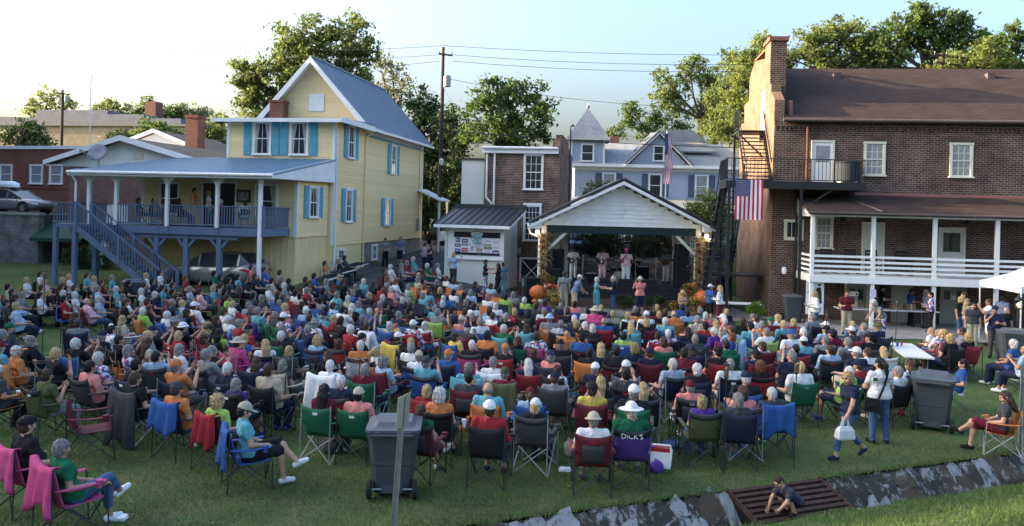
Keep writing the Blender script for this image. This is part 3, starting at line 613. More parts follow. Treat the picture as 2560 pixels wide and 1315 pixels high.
# ================================================================ brick building behind the shed
MD = thing('brick_row_building', 'two storey mottled brick building with tall white windows behind the shed', 'building', (2.65, 46, 0), R(-8))
box('wall', brick_mid, MD, -4.35, 0, 0, 11, 0, 8.3)
MB().prism([(-.02, 8.3), (-.02, 8.9), (2, 8.9), (2, 9.3), (7, 9.3), (7, 8.9), (11, 8.6), (11, 8.3)], -.4, .02, 'x').build('parapet', brick_mid, MD)
box('cornice', white, MD, -4.5, -.05, -.22, 0, 8.0, 8.35); MB().tube((-4.45, -.28, 8.3), (-.1, -.28, 8.3), .08, .08, 8).build('gutter', white, MD)
window(MD, 'f', (-1.48, -.01, 5.95), .95, 1.95, 3, 4, head=.06); window(MD, 'f', (-1.48, -.01, 3.0), .85, 1.95, 4, 6, head=.1)
bd = door(MD, 'f', (-1.45, -.01, .6), 1.2, 1.3, M('barn green', (.02, .03, .035), .7), white, panels=False, name='barn_door')
for s in (-1, 1): MB().bar((-.55*s, -.05, .08), (.55*s, -.05, 1.22), .05, .1, up=(0, 1, 0)).build('cross_brace', white, bd)
MB().path([(-4.2, -.1, 8.0), (-4.2, -.12, 5.4), (-3.9, -.12, 5.1), (-3.9, -.12, 4.6)], .055, 8).build('downspout', white, MD); MB().path([(-3.9, -.1, 8.4), (-3.75, -.12, 7.9), (-3.75, -.12, 3.0)], .06, 8).build('vent_pipe', white, MD)
box('side_box', shed_w, MD, -5.75, -4.4, .25, 4, 2, 7.6); box('side_box_roof', roof_black, MD, -5.85, -4.38, .15, 4, 7.6, 7.7)
box('meter_box', steel, MD, -2.35, -2.1, -.12, 0, 2.2, 2.55)

# ================================================================ blue victorian house
blue = M('pale blue siding', (.36, .42, .53), .65, .06, 1, rand=.0)
def wave_boards(m, scale=4.2):
    nt = m.node_tree; b = nt.nodes['Principled BSDF']; co = _coord(nt); wv = _n(nt, 'ShaderNodeTexWave', wave_type='BANDS', bands_direction='Z', wave_profile='SAW', Scale=scale); nt.links.new(co, wv.inputs[0])
    bp = _n(nt, 'ShaderNodeBump', Strength=.7, Distance=.03); nt.links.new(wv.outputs['Fac'], bp.inputs['Height']); nt.links.new(bp.outputs[0], b.inputs['Normal'])
wave_boards(blue, 1.6)
sh_blue = M('slate shutter', (.07, .1, .17), .6)
BV = thing('blue_house', 'pale blue clapboard house with grey roof and pointed corner turret', 'house', (5.4, 70, 0), R(-3))
box('wall', blue, BV, 0, 17, 0, 9, 2, 9.0)
MB().slab([(-.4, -.6, 8.95), (17.4, -.6, 8.95), (17.4, 4.5, 11.3), (2.4, 4.5, 11.3)], .15).build('roof_slope', shingle_grey, BV)
MB().slab([(6.0, 3.0, 11.3), (8, 3, 12.4), (10.5, 3, 12.4), (12, 3, 11.3)], .3).build('roof_deck', shingle_grey, BV)
MB().slab([(5.2, 1.5, 10.4), (12.5, 1.5, 10.4), (10.4, 5.5, 12.4), (7.2, 5.5, 12.4)], .15).build('roof_slope', shingle_grey, BV)
box('eave_board', white, BV, -.4, 17.4, -.66, -.58, 8.72, 8.98); box('frieze', white, BV, 0, 17, -.05, 0, 8.45, 8.75)
MB().prism([(4.7, 9.0), (9.7, 9.0), (7.2, 11.6)], -.3, 3).build('dormer_wall', blue, BV)
for s in (-1, 1): MB().slab([(7.2, -.65, 11.9), (7.2, 3.5, 11.9), (7.2+s*2.95, 3.5, 8.95), (7.2+s*2.95, -.65, 8.95)][::s], .12).build('dormer_roof', shingle_grey, BV); MB().bar((7.2, -.68, 11.72), (7.2+s*2.95, -.68, 8.8), .06, .28, up=(0, 1, 0)).build('dormer_rake', white, BV)
window(BV, 'f', (7.2, -.33, 9.35), .8, 1.25, 1, 2)
for x in (3.0, 7.0, 11.0, 15.4):
    window(BV, 'f', (x, -.01, 6.3), .95, 1.85, 1, 2, gl=glass_pale if x in (3.0, 11.0) else glass)
    for s in (-1, 1): shutter(BV, 'f', (x+s*.9, -.01, 6.25), .5, 1.95, sh_blue)
MB().slab([(-.6, -3, 5.3), (17.5, -3, 5.3), (17.5, 0, 6.1), (-.6, 0, 6.1)], .12).build('porch_roof', shingle_grey, BV); box('porch_fascia', white, BV, -.6, 17.5, -3.05, -2.98, 5.0, 5.3)
for k in range(7):
    x = .2+k*2.8; P = box('porch_post', white, BV, x-.1, x+.1, -2.9, -2.7, 2.4, 5.0)
    if k < 6: MB().prism([(x+.1, 5.0), (x+2.7, 5.0)]+[(x+1.4+1.3*math.cos(t*.3491), 4.3+.65*math.sin(t*.3491)) for t in range(10)], -2.85, -2.78).build('porch_arch', white, P)
lat = box('lattice_screen', white, BV, 4.6, 6.2, -3.1, -3.07, 2.4, 4.6)
TU = box('turret_wall', blue, BV, -.35, 2.5, -.45, 2.4, 8.7, 11.1)
box('turret_trim', white, TU, -.4, 2.55, -.5, 2.45, 8.75, 8.95)
for x in (-.4, 2.4): box('turret_trim', white, TU, x, x+.15, -.5, -.3, 8.95, 11.1)
MB().add([(-.85, -.95, 11.0), (3.0, -.95, 11.0), (3.0, 2.9, 11.0), (-.85, 2.9, 11.0), (1.07, .97, 14.0)], [(0, 1, 4), (1, 2, 4), (2, 3, 4), (3, 0, 4), (3, 2, 1, 0)]).build('turret_roof', shingle_grey, BV)
MB().lathe([(.05, 13.9), (.14, 14.05), (.16, 14.15), (.06, 14.25), (.0, 14.5)], 10, Matrix.Translation((1.07, .97, 0))).build('finial', steel, BV)
window(BV, 'f', (1.05, -.47, 9.2), .95, 1.4, 1, 2)
box('chimney', brick_red, BV, 3.3, 4.2, 5, 6, 10, 11.9)
# ================================================================ big brick building on the right
BB = thing('brick_inn_building', 'large dark brick building with brown roof, chimney and white two level porch', 'building', (12.05, 37, 0), R(-7))
WD = 20.0
brick_side = brick_mat('weathered orange brick', (.2, .11, .075), (.11, .065, .05), (.27, .21, .16), bw=.26, rh=.095, ms=.014, patch=.35)
box('wall', brick_dark, BB, 0, WD, 0, 10, -.3, 9.15)
cor = MB(); cor.box(-.02, WD, -.1, 0, 8.85, 9.15)
for k in range(100): cor.box(k*.2, k*.2+.1, -.07, 0, 8.7, 8.85)
cor.build('corbel_course', brick_dark, BB)
for q in ([(.45, -.35, 9.1), (WD, -.35, 9.1), (WD, 5, 12.45), (.45, 5, 12.45)], [(WD, 10.3, 9.1), (.45, 10.3, 9.1), (.45, 5, 12.45), (WD, 5, 12.45)]): MB().slab(q, .12).build('roof_slope', shingle_brown, BB)
MB().tube((.3, -.42, 9.12), (WD, -.42, 9.12), .08, .08, 8).build('gutter', M('brown gutter', (.09, .07, .07), .5), BB)
MB().prism([(0, 9.1), (0, 10.1), (.9, 10.6), (.9, 11.0), (1.3, 11.0), (1.3, 13.1), (2.6, 13.1), (2.6, 12.5), (5.4, 12.9), (7, 12.3), (7, 11), (8.5, 11), (8.5, 10), (10, 10), (10, 9.1)], -.03, .42, 'x').build('stepped_gable', brick_side, BB); box('side_wall', brick_side, BB, -.03, -.001, .02, 10, -.3, 9.1)
chm = box('chimney', brick_dark, BB, -.01, .72, 1.28, 2.7, 9.2, 13.1)
box('chimney_cap', brick_red, chm, -.1, .8, 1.2, 2.78, 13.1, 13.3); box('coping', M('terracotta', (.3, .12, .08), .8), chm, -.05, .47, 2.6, 5.4, 12.9, 12.98)
MB().tube((.75, .25, 9.4), (.75, .25, 10.1), .1, .1, 8).build('roof_vent_pipe', M('rusty pipe', (.25, .12, .09), .7), BB)
for x in (3.6, 10.9): vb = box('roof_vent', M('brown gutter', (.09, .07, .07)), BB, x, x+.34, 3.9, 4.25, 11.7, 12.06)
door(BB, 'f', (2.16, -.01, 6.3), .82, 1.85, white, cream_trim, panes=[(-.3, .3, .95, 1.7)], gl=glass_pale)
window(BB, 'f', (4.43, -.01, 6.7), .74, 1.42, 3, 4, cream_trim, glass_pale); window(BB, 'f', (8.15, -.01, 6.7), .78, 1.42, 3, 4, cream_trim, glass_pale)
window(BB, 'f', (12.2, -.01, 6.7), .78, 1.42, 3, 4, cream_trim, glass_pale)
for x in (4.43, 8.15, 12.2):
    for k in range(9): piece('arch_brick', brick_dark, BB, x-.5+k*.112, x-.5+k*.112+.1, -.03, 0, 8.25, 8.47)
window(BB, 'f', (.96, -.01, 3.72), .66, .76, 3, 1, cream_trim, sill=False, mid=False)
window(BB, 'f', (2.29, -.01, 3.3), .62, 1.4, 3, 4, cream_trim, glass_pale)
panel_white = M('door white', (.62, .62, .58), .5, .05)
door(BB, 'f', (4.45, -.01, 2.3), .8, 2.15, panel_white, cream_trim, panels=False)
door(BB, 'f', (7.83, -.01, 2.3), .95, 2.0, panel_white, cream_trim, panes=[(-.36, .36, 1.0, 1.85)], name='screen_door')
grey_door = M('grey door', (.3, .31, .28), .55, .08)
door(BB, 'f', (3.78, -.01, .05), .85, 1.75, grey_door, cream_trim, panes=[(-.3, -.05, .95, 1.45), (.05, .3, .95, 1.45)], panels=False)
door(BB, 'f', (5.75, -.01, .05), .95, 1.65, M('pale door', (.42, .44, .4), .55, .06), brick_dark, panels=False, cas=.02)
d3 = door(BB, 'f', (7.95, -.01, .05), 1.15, 1.85, grey_door, brick_dark, panes=[(-.38, -.16, 1.1, 1.5), (.16, .38, 1.1, 1.5)], panels=False, cas=.02)
box('door_notice', white, d3, -.08, .1, -.045, -.03, 1.1, 1.3)
# left wall: upper door and pipe, small details
door(BB, 'l', (-.01, 2.6, 8.9), .8, 1.9, panel_white, panel_white, panels=True)
MB().path([(1.5, -.1, 9.2), (1.45, -.12, 8.8), (1.45, -.12, 6.35), (1.75, -.12, 6.28), (3.0, -.12, 6.28)], .055, 8).build('downspout', M('maroon pipe', (.1, .04, .04), .5), BB)
MB().tube((1.05, -.06, .2), (1.05, -.06, 6.0), .06, .06, 8).build('downspout', black_metal, BB)
lampb = MB().lathe([(.02, 0), (.1, .02), (.12, .14), (.11, .3), (.04, .34), (0, .35)], 12).build('wall_lamp', white, BB, (.55, -.15, 2.05))
# porch
PY = -2.5
deckp = box('porch_floor', white, BB, 1.15, WD, PY, 0, 2.14, 2.22); box('porch_edge_beam', white, BB, 1.12, WD, PY-.06, PY, 1.92, 2.24); box('porch_edge_beam', white, BB, 1.09, 1.15, PY, 0, 1.92, 2.24)
for x in (1.22, 3.72, 6.2, 8.68, 11.2, 13.7): piece('porch_post', white, BB, x-.075, x+.075, PY+.01, PY+.16, 0, 4.75)
piece('porch_post', white, BB, 1.15, 1.27, -.15, -.03, 2.2, 4.75)
for z in (2.36, 2.57, 2.78, 3.0):
    for x0, x1 in ((1.3, 3.64), (3.8, 6.12), (6.28, 8.6), (8.76, 11.1), (11.3, 13.6)): piece('porch_rail', white, BB, x0, x1, PY+.03, PY+.07, z, z+.1)
    piece('porch_rail', white, BB, 1.17, 1.22, PY+.2, -.15, z, z+.1)
box('porch_header', white, BB, 1.1, WD, PY-.02, PY+.18, 4.75, 4.92); box('porch_header', white, BB, 1.1, 1.25, PY, 0, 4.75, 4.92)
MB().slab([(1.0, PY-.25, 4.92), (WD, PY-.25, 4.92), (WD, 0, 5.78), (1.0, 0, 5.78)], .1).build('porch_roof', shingle_brown, BB)
MB().prism([(PY-.2, 4.86), (0, 5.7), (0, 4.9)], 1.05, 1.1, 'x').build('porch_roof_end', white, BB)
box('porch_flashing', M('pink flashing', (.3, .12, .11), .6), BB, 3.6, WD, -.06, 0, 5.76, 5.86)
MB().tube((1.0, PY-.3, 4.9), (WD, PY-.3, 4.9), .05, .05, 8).build('porch_gutter', M('brown gutter', (.09, .07, .07)), BB)
MB().path([(3.2, -.2, 5.95), (3.3, -.9, 5.5), (4.0, PY-.2, 5.0)], .045, 8).build('downspout', M('brown gutter', (.09, .07, .07)), BB)
for x in (2.6, 7.7): MB().lathe([(.02, .2), (.04, .18), (.12, .05), (.13, 0)], 10).build('porch_lamp', black_metal, BB, (x, PY+.6, 4.55))
box('notice', M('notice paper', (.55, .56, .72), .7, .03), BB, 3.62, 3.86, PY-.0095, PY+.009, 1.35, 1.68)
# fire escape -------------------------------------------------------
FE = thing('fire_escape', 'black steel fire escape with landing and stairs on the brick building corner', 'fire escape', BB.location, R(-7))
piece('landing', black_metal, FE, -2.3, 3.55, -1.6, -.02, 6.12, 6.2)
piece('landing_edge', black_metal, FE, -2.35, 3.6, -1.66, -1.6, 5.92, 6.26); piece('landing_edge', black_metal, FE, 3.55, 3.61, -1.6, -.02, 5.92, 6.26); piece('landing_edge', black_metal, FE, -2.36, -2.3, -1.6, .8, 5.92, 6.26)
piece('landing', black_metal, FE, -2.3, -.02, -.02, 1.0, 6.12, 6.2)
for x, y in ((-2.2, -1.55), (.9, -1.55), (-2.2, .8)): piece('post', black_metal, FE, x-.06, x+.06, y-.06, y+.06, 0, 5.95)
MB().bar((1.05, -1.5, 5.1), (2.2, -1.5, 5.92), .08).build('brace', black_metal, FE)
def esc_rail(pts):
    for p, q in zip(pts, pts[1:]):
        for h in (1.05, .12): MB().bar((p[0], p[1], p[2]+h), (q[0], q[1], q[2]+h), .04).build('rail_bar', black_metal, FE)
        L_ = (Vector(q)-Vector(p)).length; n = max(2, int(L_/.16))
        for k in range(n+1):
            a = Vector(p).lerp(Vector(q), k/n); piece('rail_picket', black_metal, FE, a.x-.011, a.x+.011, a.y-.011, a.y+.011, a.z+.1, a.z+1.05)
esc_rail([(-2.3, -1.62, 6.2), (3.55, -1.62, 6.2), (3.55, -.1, 6.2)]); esc_rail([(-2.3, .8, 6.2), (-2.3, -1.62, 6.2)])
# flight up along the side wall to the attic door
n = 14
for k in range(n): y = .0+k*.16; z = 6.2+(k+1)*2.7/n; piece('stair_tread', black_metal, FE, -1.25, -.12, y, y+.2, z-.05, z)
for x in (-1.27, -.1): MB().bar((x, -.1, 6.15), (x, 2.35, 8.9), .05, .2).build('stair_stringer', black_metal, FE)
for x in (-1.3, -.12): MB().bar((x, -.1, 7.2), (x, 2.35, 9.95), .05).build('rail_bar', black_metal, FE)
piece('upper_landing', black_metal, FE, -1.3, -.02, 2.3, 3.6, 8.8, 8.9)
esc_rail([(-1.28, 2.35, 8.9), (-1.28, 3.6, 8.9)])
MB().bar((-1.25, 2.4, 8.75), (-.05, 2.4, 7.6), .07).build('brace', black_metal, FE); piece('post', black_metal, FE, -1.32, -1.22, 3.5, 3.6, 0, 8.8)
# flight down, behind the flag
n = 20
for k in range(n): y = .9+k*.24; z = 6.15-(k+1)*5.9/n; piece('stair_tread', black_metal, FE, -2.25, -1.2, y-.02, y+.24, z-.04, z)
for x in (-2.3, -1.16): MB().bar((x, .85, 6.05), (x, 5.8, .15), .05, .22).build('stair_stringer', black_metal, FE); MB().bar((x, .85, 7.1), (x, 5.8, 1.2), .05).build('rail_bar', black_metal, FE)
# second lower flight towards the camera side
n = 16
for k in range(n): y = -1.7-k*.0; z = 5.9-(k+1)*5.6/n; piece('stair_tread', black_metal, FE, -2.55-.5*0-k*.05, -2.0-k*.05+.1, -.4, .7, z-.04, z)
for y in (-.42, .72): MB().bar((-2.2, y, 6.0), (-3.1, y, .1), .05, .2).build('stair_stringer', black_metal, FE)
piece('lower_landing', black_metal, FE, -2.6, -.1, 1.5, 3.2, 1.75, 1.85)
# air conditioner on the landing
AC = thing('air_conditioner', 'dark cylindrical air conditioning unit on the black landing', 'air conditioner', tuple(BB.matrix_basis @ Vector((3.05, -.75, 6.3))), R(-7))
MB().lathe([(.46, .05), (.5, .08), (.5, .86), (.47, .9), (.3, .93), (0, .94)], 20).build('body', M('grille steel', (.035, .045, .06), .75, .2, 8, .5, 30, spec=.15, stretch=(1, 1, 14)), AC, smooth=False)
MB().lathe([(.52, .86), (.53, .9), (.48, .95), (.1, .97)], 20).build('top_cover', black_metal, AC)
for x in (-.3, .3): box('foot', white, AC, x-.06, x+.06, -.3, .3, -.08, .05)
# hanging flag ------------------------------------------------------
fl_red, fl_white, fl_blue = M('flag red', (.42, .025, .045), .8, .1), M('flag white', (.72, .72, .78), .8, .05), M('flag blue', (.03, .04, .14), .8, .1)
def us_flag(label, loc, rz, W, Ln, hang=True, wave=.03, slant=0.):
    """hangs down from its top edge: stripes run vertically, canton at the upper left"""
    t = thing('flag', label, 'flag', loc, rz)
    def strip(name, u0, u1, v0, v1, mat, off):
        m = MB(); nx, nz = max(1, int((u1-u0)/.05)), max(2, int((v1-v0)/.08)); vs = []
        for j in range(nz+1):
            for i in range(nx+1):
                u = u0+(u1-u0)*i/nx; v = v0+(v1-v0)*j/nz
                vs.append((u*(1-slant*v/Ln)+.0, wave*math.sin(u*7+v*1.1)*(v/Ln+.15)+wave*.4*math.sin(v*5)-off, -v))
        m.add(vs, [(j*(nx+1)+i, j*(nx+1)+i+1, (j+1)*(nx+1)+i+1, (j+1)*(nx+1)+i) for j in range(nz) for i in range(nx)])
        return m.build(name, mat, t, smooth=True)
    s = W/13
    for k in range(13): strip('stripe', -W/2+k*s, -W/2+(k+1)*s, 0, Ln, fl_red if k % 2 == 0 else fl_white, 0)
    c = strip('canton', -W/2-.004, -W/2+7*s, -.004, Ln*.42, fl_blue, .006)
    star = MB().prism([(r_*math.sin(k*math.pi/5), r_*math.cos(k*math.pi/5)) for k in range(10) for r_ in ((1, .42)[k % 2],)], -.004, 0).mesh('star', fl_white)
    for j in range(9):
        for i in range(6 if j % 2 == 0 else 5):
            u = -W/2+7*s*((i+.5+(.5 if j % 2 else 0))/6.0); v = Ln*.42*(j+.6)/9.2
            y = wave*math.sin(u*7+v*1.1)*(v/Ln+.15)+wave*.4*math.sin(v*5)-.01
            inst(star, 'star', c, (u*(1-slant*v/Ln), y, -v), (0, 0, 0), (W*.022,)*3 if 0 else (W*.024, 1, W*.024))
    return t
us_flag('large flag hanging vertically from the black fire escape landing', tuple(BB.matrix_basis @ Vector((-1.36, -1.7, 6.3))), R(-7), 1.22, 1.78)
# ================================================================ stage pavilion
PV = thing('stage_pavilion', 'open stage pavilion with white shingled gable and dark metal roof', 'pavilion', (5.3, 38.6, 0), R(-1.2))
dk_green = M('dark green paint', (.012, .03, .035), .5, .1)
stage_dark = M('stage black', (.016, .018, .022), .6, .2)
MB().prism([(-3.95, 4.02), (3.95, 4.02), (0, 5.95)], .06, .2).build('gable_wall', shed_w, PV)
gs = M('gable shingle', (.78, .79, .78), .6, .04, 2, rand=.06)
shg = MB().add([(.006, -.012, 0), (.994, -.012, 0), (.994, -.03, 0), (.006, -.03, 0), (.006, -.004, 1), (.994, -.004, 1), (.994, -.008, 1), (.006, -.008, 1)], [(0,3,2,1),(4,5,6,7),(0,1,5,4),(1,2,6,5),(2,3,7,6),(3,0,4,7)]).mesh('shingle', gs)
z = 4.02; row = 0
while z < 5.85:
    h = .2; half = (5.98-z-h*.5)*2.05; x = -half; first = True
    while x < half-.05:
        w_ = min(half-x, (rnd.uniform(.2, .44) if not first else rnd.uniform(.1, .4)))
        inst(shg, 'shingle', PV, (x, .06, z), (0, 0, 0), (w_, 1, h)); x += w_; first = False
    z += h; row += 1
for s in (-1, 1):
    q = [(0, -.55, 6.28), (s*4.45, -.55, 4.08), (s*4.45, 6.5, 4.08), (0, 6.5, 6.28)]
    S = MB().slab(q if s < 0 else q[::-1], .09).build('roof_slope', roof_black, PV)
    for k in range(17): y = -.5+k*.43; MB().bar((0, y, 6.3), (s*4.45, y, 4.1), .04, .05).build('roof_rib', roof_black, S)
    MB().prism([(0, 6.2), (s*4.45, 4.0), (s*4.45, 3.86), (0, 6.04)], -.58, -.5).build('rake_board', white, PV)
    MB().prism([(0, 6.1), (s*4.4, 3.92), (s*4.4, 3.88), (0, 6.06)], -.5, .06).build('soffit', white, PV)
    MB().prism([(s*3.85, 3.86), (s*4.42, 3.86), (s*4.42, 4.0), (s*3.85, 4.25)], -.5, .02).build('eave_return', white, PV)
    for y in (0.1, 3.0, 6.0): piece('post', shed_w, PV, s*3.72-.13, s*3.72+.13, y, y+.26, 0, 4.0)
    MB().bar((s*3.6, .22, 2.75), (s*2.65, .22, 3.68), .14, .14).build('knee_brace', shed_w, PV); MB().bar((s*3.6, 6.1, 2.75), (s*2.65, 6.1, 3.68), .14, .14).build('knee_brace', wood, PV)
    box('side_beam', shed_w, PV, s*3.72-.12, s*3.72+.12, .3, 6.3, 3.75, 4.0)
    MB().path([(s*4.5, -.5, 4.0), (s*4.5, 6.4, 4.0)], .06, 8).build('gutter', white, PV)
    MB().path([(s*4.5, -.45, 3.95), (s*4.4, -.3, 3.6), (s*3.95, .2, 3.4), (s*3.95, .2, .1)], .045, 8).build('downspout', white, PV)
    F_ = box('eave_floodlight', steel, PV, s*4.05-.1, s*4.05+.1, -.25, -.1, 3.72, 3.84)
    em = bpy.data.materials.new('lamp glow'); em.use_nodes = True; eb = em.node_tree.nodes['Principled BSDF']; eb.inputs['Emission Color'].default_value = (1, .72, .4, 1); eb.inputs['Emission Strength'].default_value = 4
    MB().lathe([(0, -.1), (.07, -.08), (.1, 0), (.08, .06), (0, .07)], 10).build('bulb', em, F_, (s*4.05, -.22, 3.66))
    ld = bpy.data.lights.new('eave_floodlight_beam', 'POINT'); ld.energy = 1.2; ld.color = (1, .75, .45); ld.shadow_soft_size = .1
    lo = bpy.data.objects.new('eave_floodlight_beam', ld); COL.objects.link(lo); lo.parent = F_; lo.location = (s*4.05, -.42, 3.5)
box('ridge_cap', roof_black, PV, -.12, .12, -.55, 6.5, 6.27, 6.34)
box('header_beam', dk_green, PV, -3.6, 3.6, .08, .3, 3.66, 4.03); box('rear_beam', dk_green, PV, -3.6, 3.6, 6.0, 6.25, 3.66, 4.03)
MB().prism([(-3.85, 4.05), (3.85, 4.05), (0, 5.9)], 6.1, 6.2).build('rear_gable', shed_w, PV)
box('stage_floor', stage_dark, PV, -3.55, 3.55, .3, 6.2, .98, 1.08); box('stage_skirt', stage_dark, PV, -3.5, 3.5, .32, .4, .5, .97)
box('brick_base', brick_dark, PV, -3.6, 3.6, .2, 6.2, -.2, .5)
for j in range(6):   # header course of the base, brick by brick
    for k in range(30):
        x = -3.55+k*.236+(.118 if j % 2 else 0)
        if x < 3.3: piece('brick', brick_mid if (k*7+j*3) % 5 else brick_dark, PV, x, x+.222, .17, .2, -.01+j*.083, .062+j*.083)
for x in (-3.1, -2.6): piece('rear_panel', shed_w, PV, x, x+.36, 5.9, 6.0, 1.08, 3.7)
# stone wall and iron fence behind the stage
SW = thing('stone_wall', 'rough grey stone retaining wall behind the stage', 'wall', (0, 0, 0))
box('core', M('wall mortar', (.1, .1, .095), .9), SW, 3.4, 12.4, 46.95, 47.5, 0, 1.95)
wall_rocks = [rock_mesh(100+k, M('fieldstone '+str(k % 3), ((.16, .16, .16), (.2, .19, .175), (.12, .12, .125))[k % 3], .9, .3, 4, .5, 12)) for k in range(8)]
for j in range(5):
    x = 3.4+rnd.uniform(0, .3)
    while x < 12.2:
        w_ = rnd.uniform(.4, .85); inst(rnd.choice(wall_rocks), 'stone', SW, (x+w_/2, 46.95, .2+j*.38), (rnd.uniform(-.1, .1), rnd.uniform(-.15, .15), 0), (w_*1.05, .25, .44)); x += w_
FN = thing('iron_fence', 'black iron picket fence above the stone wall behind the stage', 'fence', (3.4, 47.3, 1.95))
for z in (.15, 1.15): piece('fence_rail', black_metal, FN, 0, 9, -.02, .02, z, z+.04)
for k in range(65): piece('picket', black_metal, FN, .07+k*.138-.01, .07+k*.138+.01, -.01, .01, 0, 1.3)
for k in range(5): piece('fence_post', black_metal, FN, k*2.24-.04, k*2.24+.04, -.04, .04, -.1, 1.45)
# ================================================================ trees
def leaf_mat(name, col, tr=.55):
    m, nt, b = _mat(name); L = nt.links.new
    g = _n(nt, 'ShaderNodeNewGeometry'); hs = _n(nt, 'ShaderNodeHueSaturation', Color=col+(1,)); mr = _n(nt, 'ShaderNodeMapRange'); mr.inputs[3].default_value = .55; mr.inputs[4].default_value = 1.5
    mh = _n(nt, 'ShaderNodeMapRange'); mh.inputs[3].default_value = .47; mh.inputs[4].default_value = .525
    L(g.outputs['Random Per Island'], mr.inputs[0]); L(g.outputs['Random Per Island'], mh.inputs[0]); L(mr.outputs[0], hs.inputs['Value']); L(mh.outputs[0], hs.inputs['Hue'])
    L(hs.outputs[0], b.inputs['Base Color']); b.inputs['Roughness'].default_value = .6; b.inputs['Specular IOR Level'].default_value = .25
    t = _n(nt, 'ShaderNodeBsdfTranslucent'); L(hs.outputs[0], t.inputs[0]); ms = _n(nt, 'ShaderNodeMixShader'); ms.inputs[0].default_value = tr
    L(b.outputs[0], ms.inputs[1]); L(t.outputs[0], ms.inputs[2]); L(ms.outputs[0], nt.nodes['Material Output'].inputs[0]); return m
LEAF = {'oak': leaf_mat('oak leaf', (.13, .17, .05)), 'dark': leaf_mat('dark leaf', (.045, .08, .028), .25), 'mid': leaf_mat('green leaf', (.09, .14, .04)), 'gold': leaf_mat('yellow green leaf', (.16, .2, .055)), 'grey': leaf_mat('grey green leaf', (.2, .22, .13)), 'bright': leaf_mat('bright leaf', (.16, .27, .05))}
bark = M('bark', (.07, .055, .042), .9, .35, 8, .6, 20, stretch=(1, 1, .3))
def leaf_mesh(name, pts, size, mat, seed):
    rg = np.random.default_rng(seed); n = len(pts); P = np.asarray(pts)
    a = rg.normal(size=(n, 3)); a /= np.linalg.norm(a, axis=1)[:, None]; b = np.cross(a, rg.normal(size=(n, 3))); b /= np.linalg.norm(b, axis=1)[:, None]
    s = size*rg.uniform(.55, 1.35, n)[:, None]; a *= s; b *= s*.55
    v = np.stack([P-a, P-b*.9+a*.1, P+a, P+b*.9+a*.1], 1).reshape(-1, 3)
    me = bpy.data.meshes.new(name); me.vertices.add(4*n); me.vertices.foreach_set('co', v.astype(np.float32).ravel())
    me.loops.add(4*n); me.loops.foreach_set('vertex_index', np.arange(4*n, dtype=np.int32)); me.polygons.add(n)
    me.polygons.foreach_set('loop_start', np.arange(0, 4*n, 4, dtype=np.int32)); me.polygons.foreach_set('loop_total', np.full(n, 4, np.int32)); me.materials.append(mat); me.update(); me.validate(); return me
def tree(name, label, lumps, Y, base, leaf, dens=1., size=.26, tr=.35, group=None, seed=1, sub=.55, cat='tree', trunks=1, zbase=None):
    """lumps: crown masses given where the photo shows them, built as balls of foliage at distance Y"""
    r = random.Random(seed); rx, ry = ray(*base); bz = ter(rx*Y, Y) if zbase is None else zbase; B = Vector((rx*Y, Y, bz))
    T = thing(name, label, cat, B, 0, group); pts = []; tips = []
    for px, py, rp in lumps:
        x, y = ray(px, py); rad = rp*Y/FPX; c = Vector((x*Y, Y+r.uniform(-.6, .6)*rad*1.3, CAM_H-y*Y))-B; tips.append((c, rad))
        n = max(6, int(9*(rad/sub)**1.7*.55))
        for _ in range(n):
            d = Vector((r.gauss(0, 1), r.gauss(0, 1), r.gauss(0, 1))).normalized(); q = c+d*rad*(r.random()**.4)*r.uniform(.8, 1.12)
            sr = sub*r.uniform(.5, 1.25)
            for _ in range(int(dens*2.0*r.uniform(9, 26))): pts.append((q.x+r.gauss(0, sr*.55), q.y+r.gauss(0, sr*.55), q.z+r.gauss(0, sr*.4)))
    t = MB(); low = min(c.z-rad for c, rad in tips); top = max(c.z for c, rad in tips)
    mid = sum((c for c, _ in tips), Vector())/len(tips); fork = Vector((mid.x*.35, mid.y*.3, max(.4, low*.9+.1*top)))
    R0 = max(.05, tr)
    t.tube((0, 0, -.3), fork*.5, R0*1.25, R0, 8); t.tube(fork*.5, fork, R0, R0*.8, 8)
    for c, rad in tips:
        k = fork.lerp(c, .5)+Vector((r.uniform(-.3, .3), r.uniform(-.3, .3), -.1*rad)); t.tube(fork, k, R0*.5, R0*.3, 6); t.tube(k, c, R0*.3, R0*.08, 5)
        for _ in range(4):
            e = c+Vector((r.gauss(0, 1), r.gauss(0, 1), r.gauss(.2, .8))).normalized()*rad*.85; t.tube(k.lerp(c, .6), e, R0*.14, R0*.03, 4)
    t.build('trunk', bark, T); inst(leaf_mesh('crown', pts, size*.62, LEAF[leaf], seed), 'crown', T); return T
G1 = 'trees behind the buildings'
tree('oak_tree', 'huge sunlit oak rising behind the yellow house roof', [(740,95,55),(800,95,50),(880,95,58),(925,125,42),(710,150,52),(690,190,50),(640,185,45),(612,200,28),(625,235,38),(660,265,48),(850,150,70),(770,170,80),(640,275,38),(600,165,18),(900,180,50)], 68, (800, 560), 'oak', 1.15, .27, .5, G1, 11)
tree('grey_leaved_tree', 'thin grey green tree right of the huge oak behind the yellow house', [(985,165,34),(1010,210,30),(960,210,36),(1000,245,30),(950,160,26),(975,250,34)], 72, (985, 560), 'grey', .7, .22, .25, G1, 12)
tree('dark_tree', 'tall shaded dark tree between yellow house and utility pole', [(1060,255,36),(1045,300,42),(1085,310,42),(1050,370,50),(1085,400,50),(1050,460,55),(1090,490,50),(1060,540,45)], 66, (1065, 600), 'dark', 1.2, .27, .35, G1, 13)
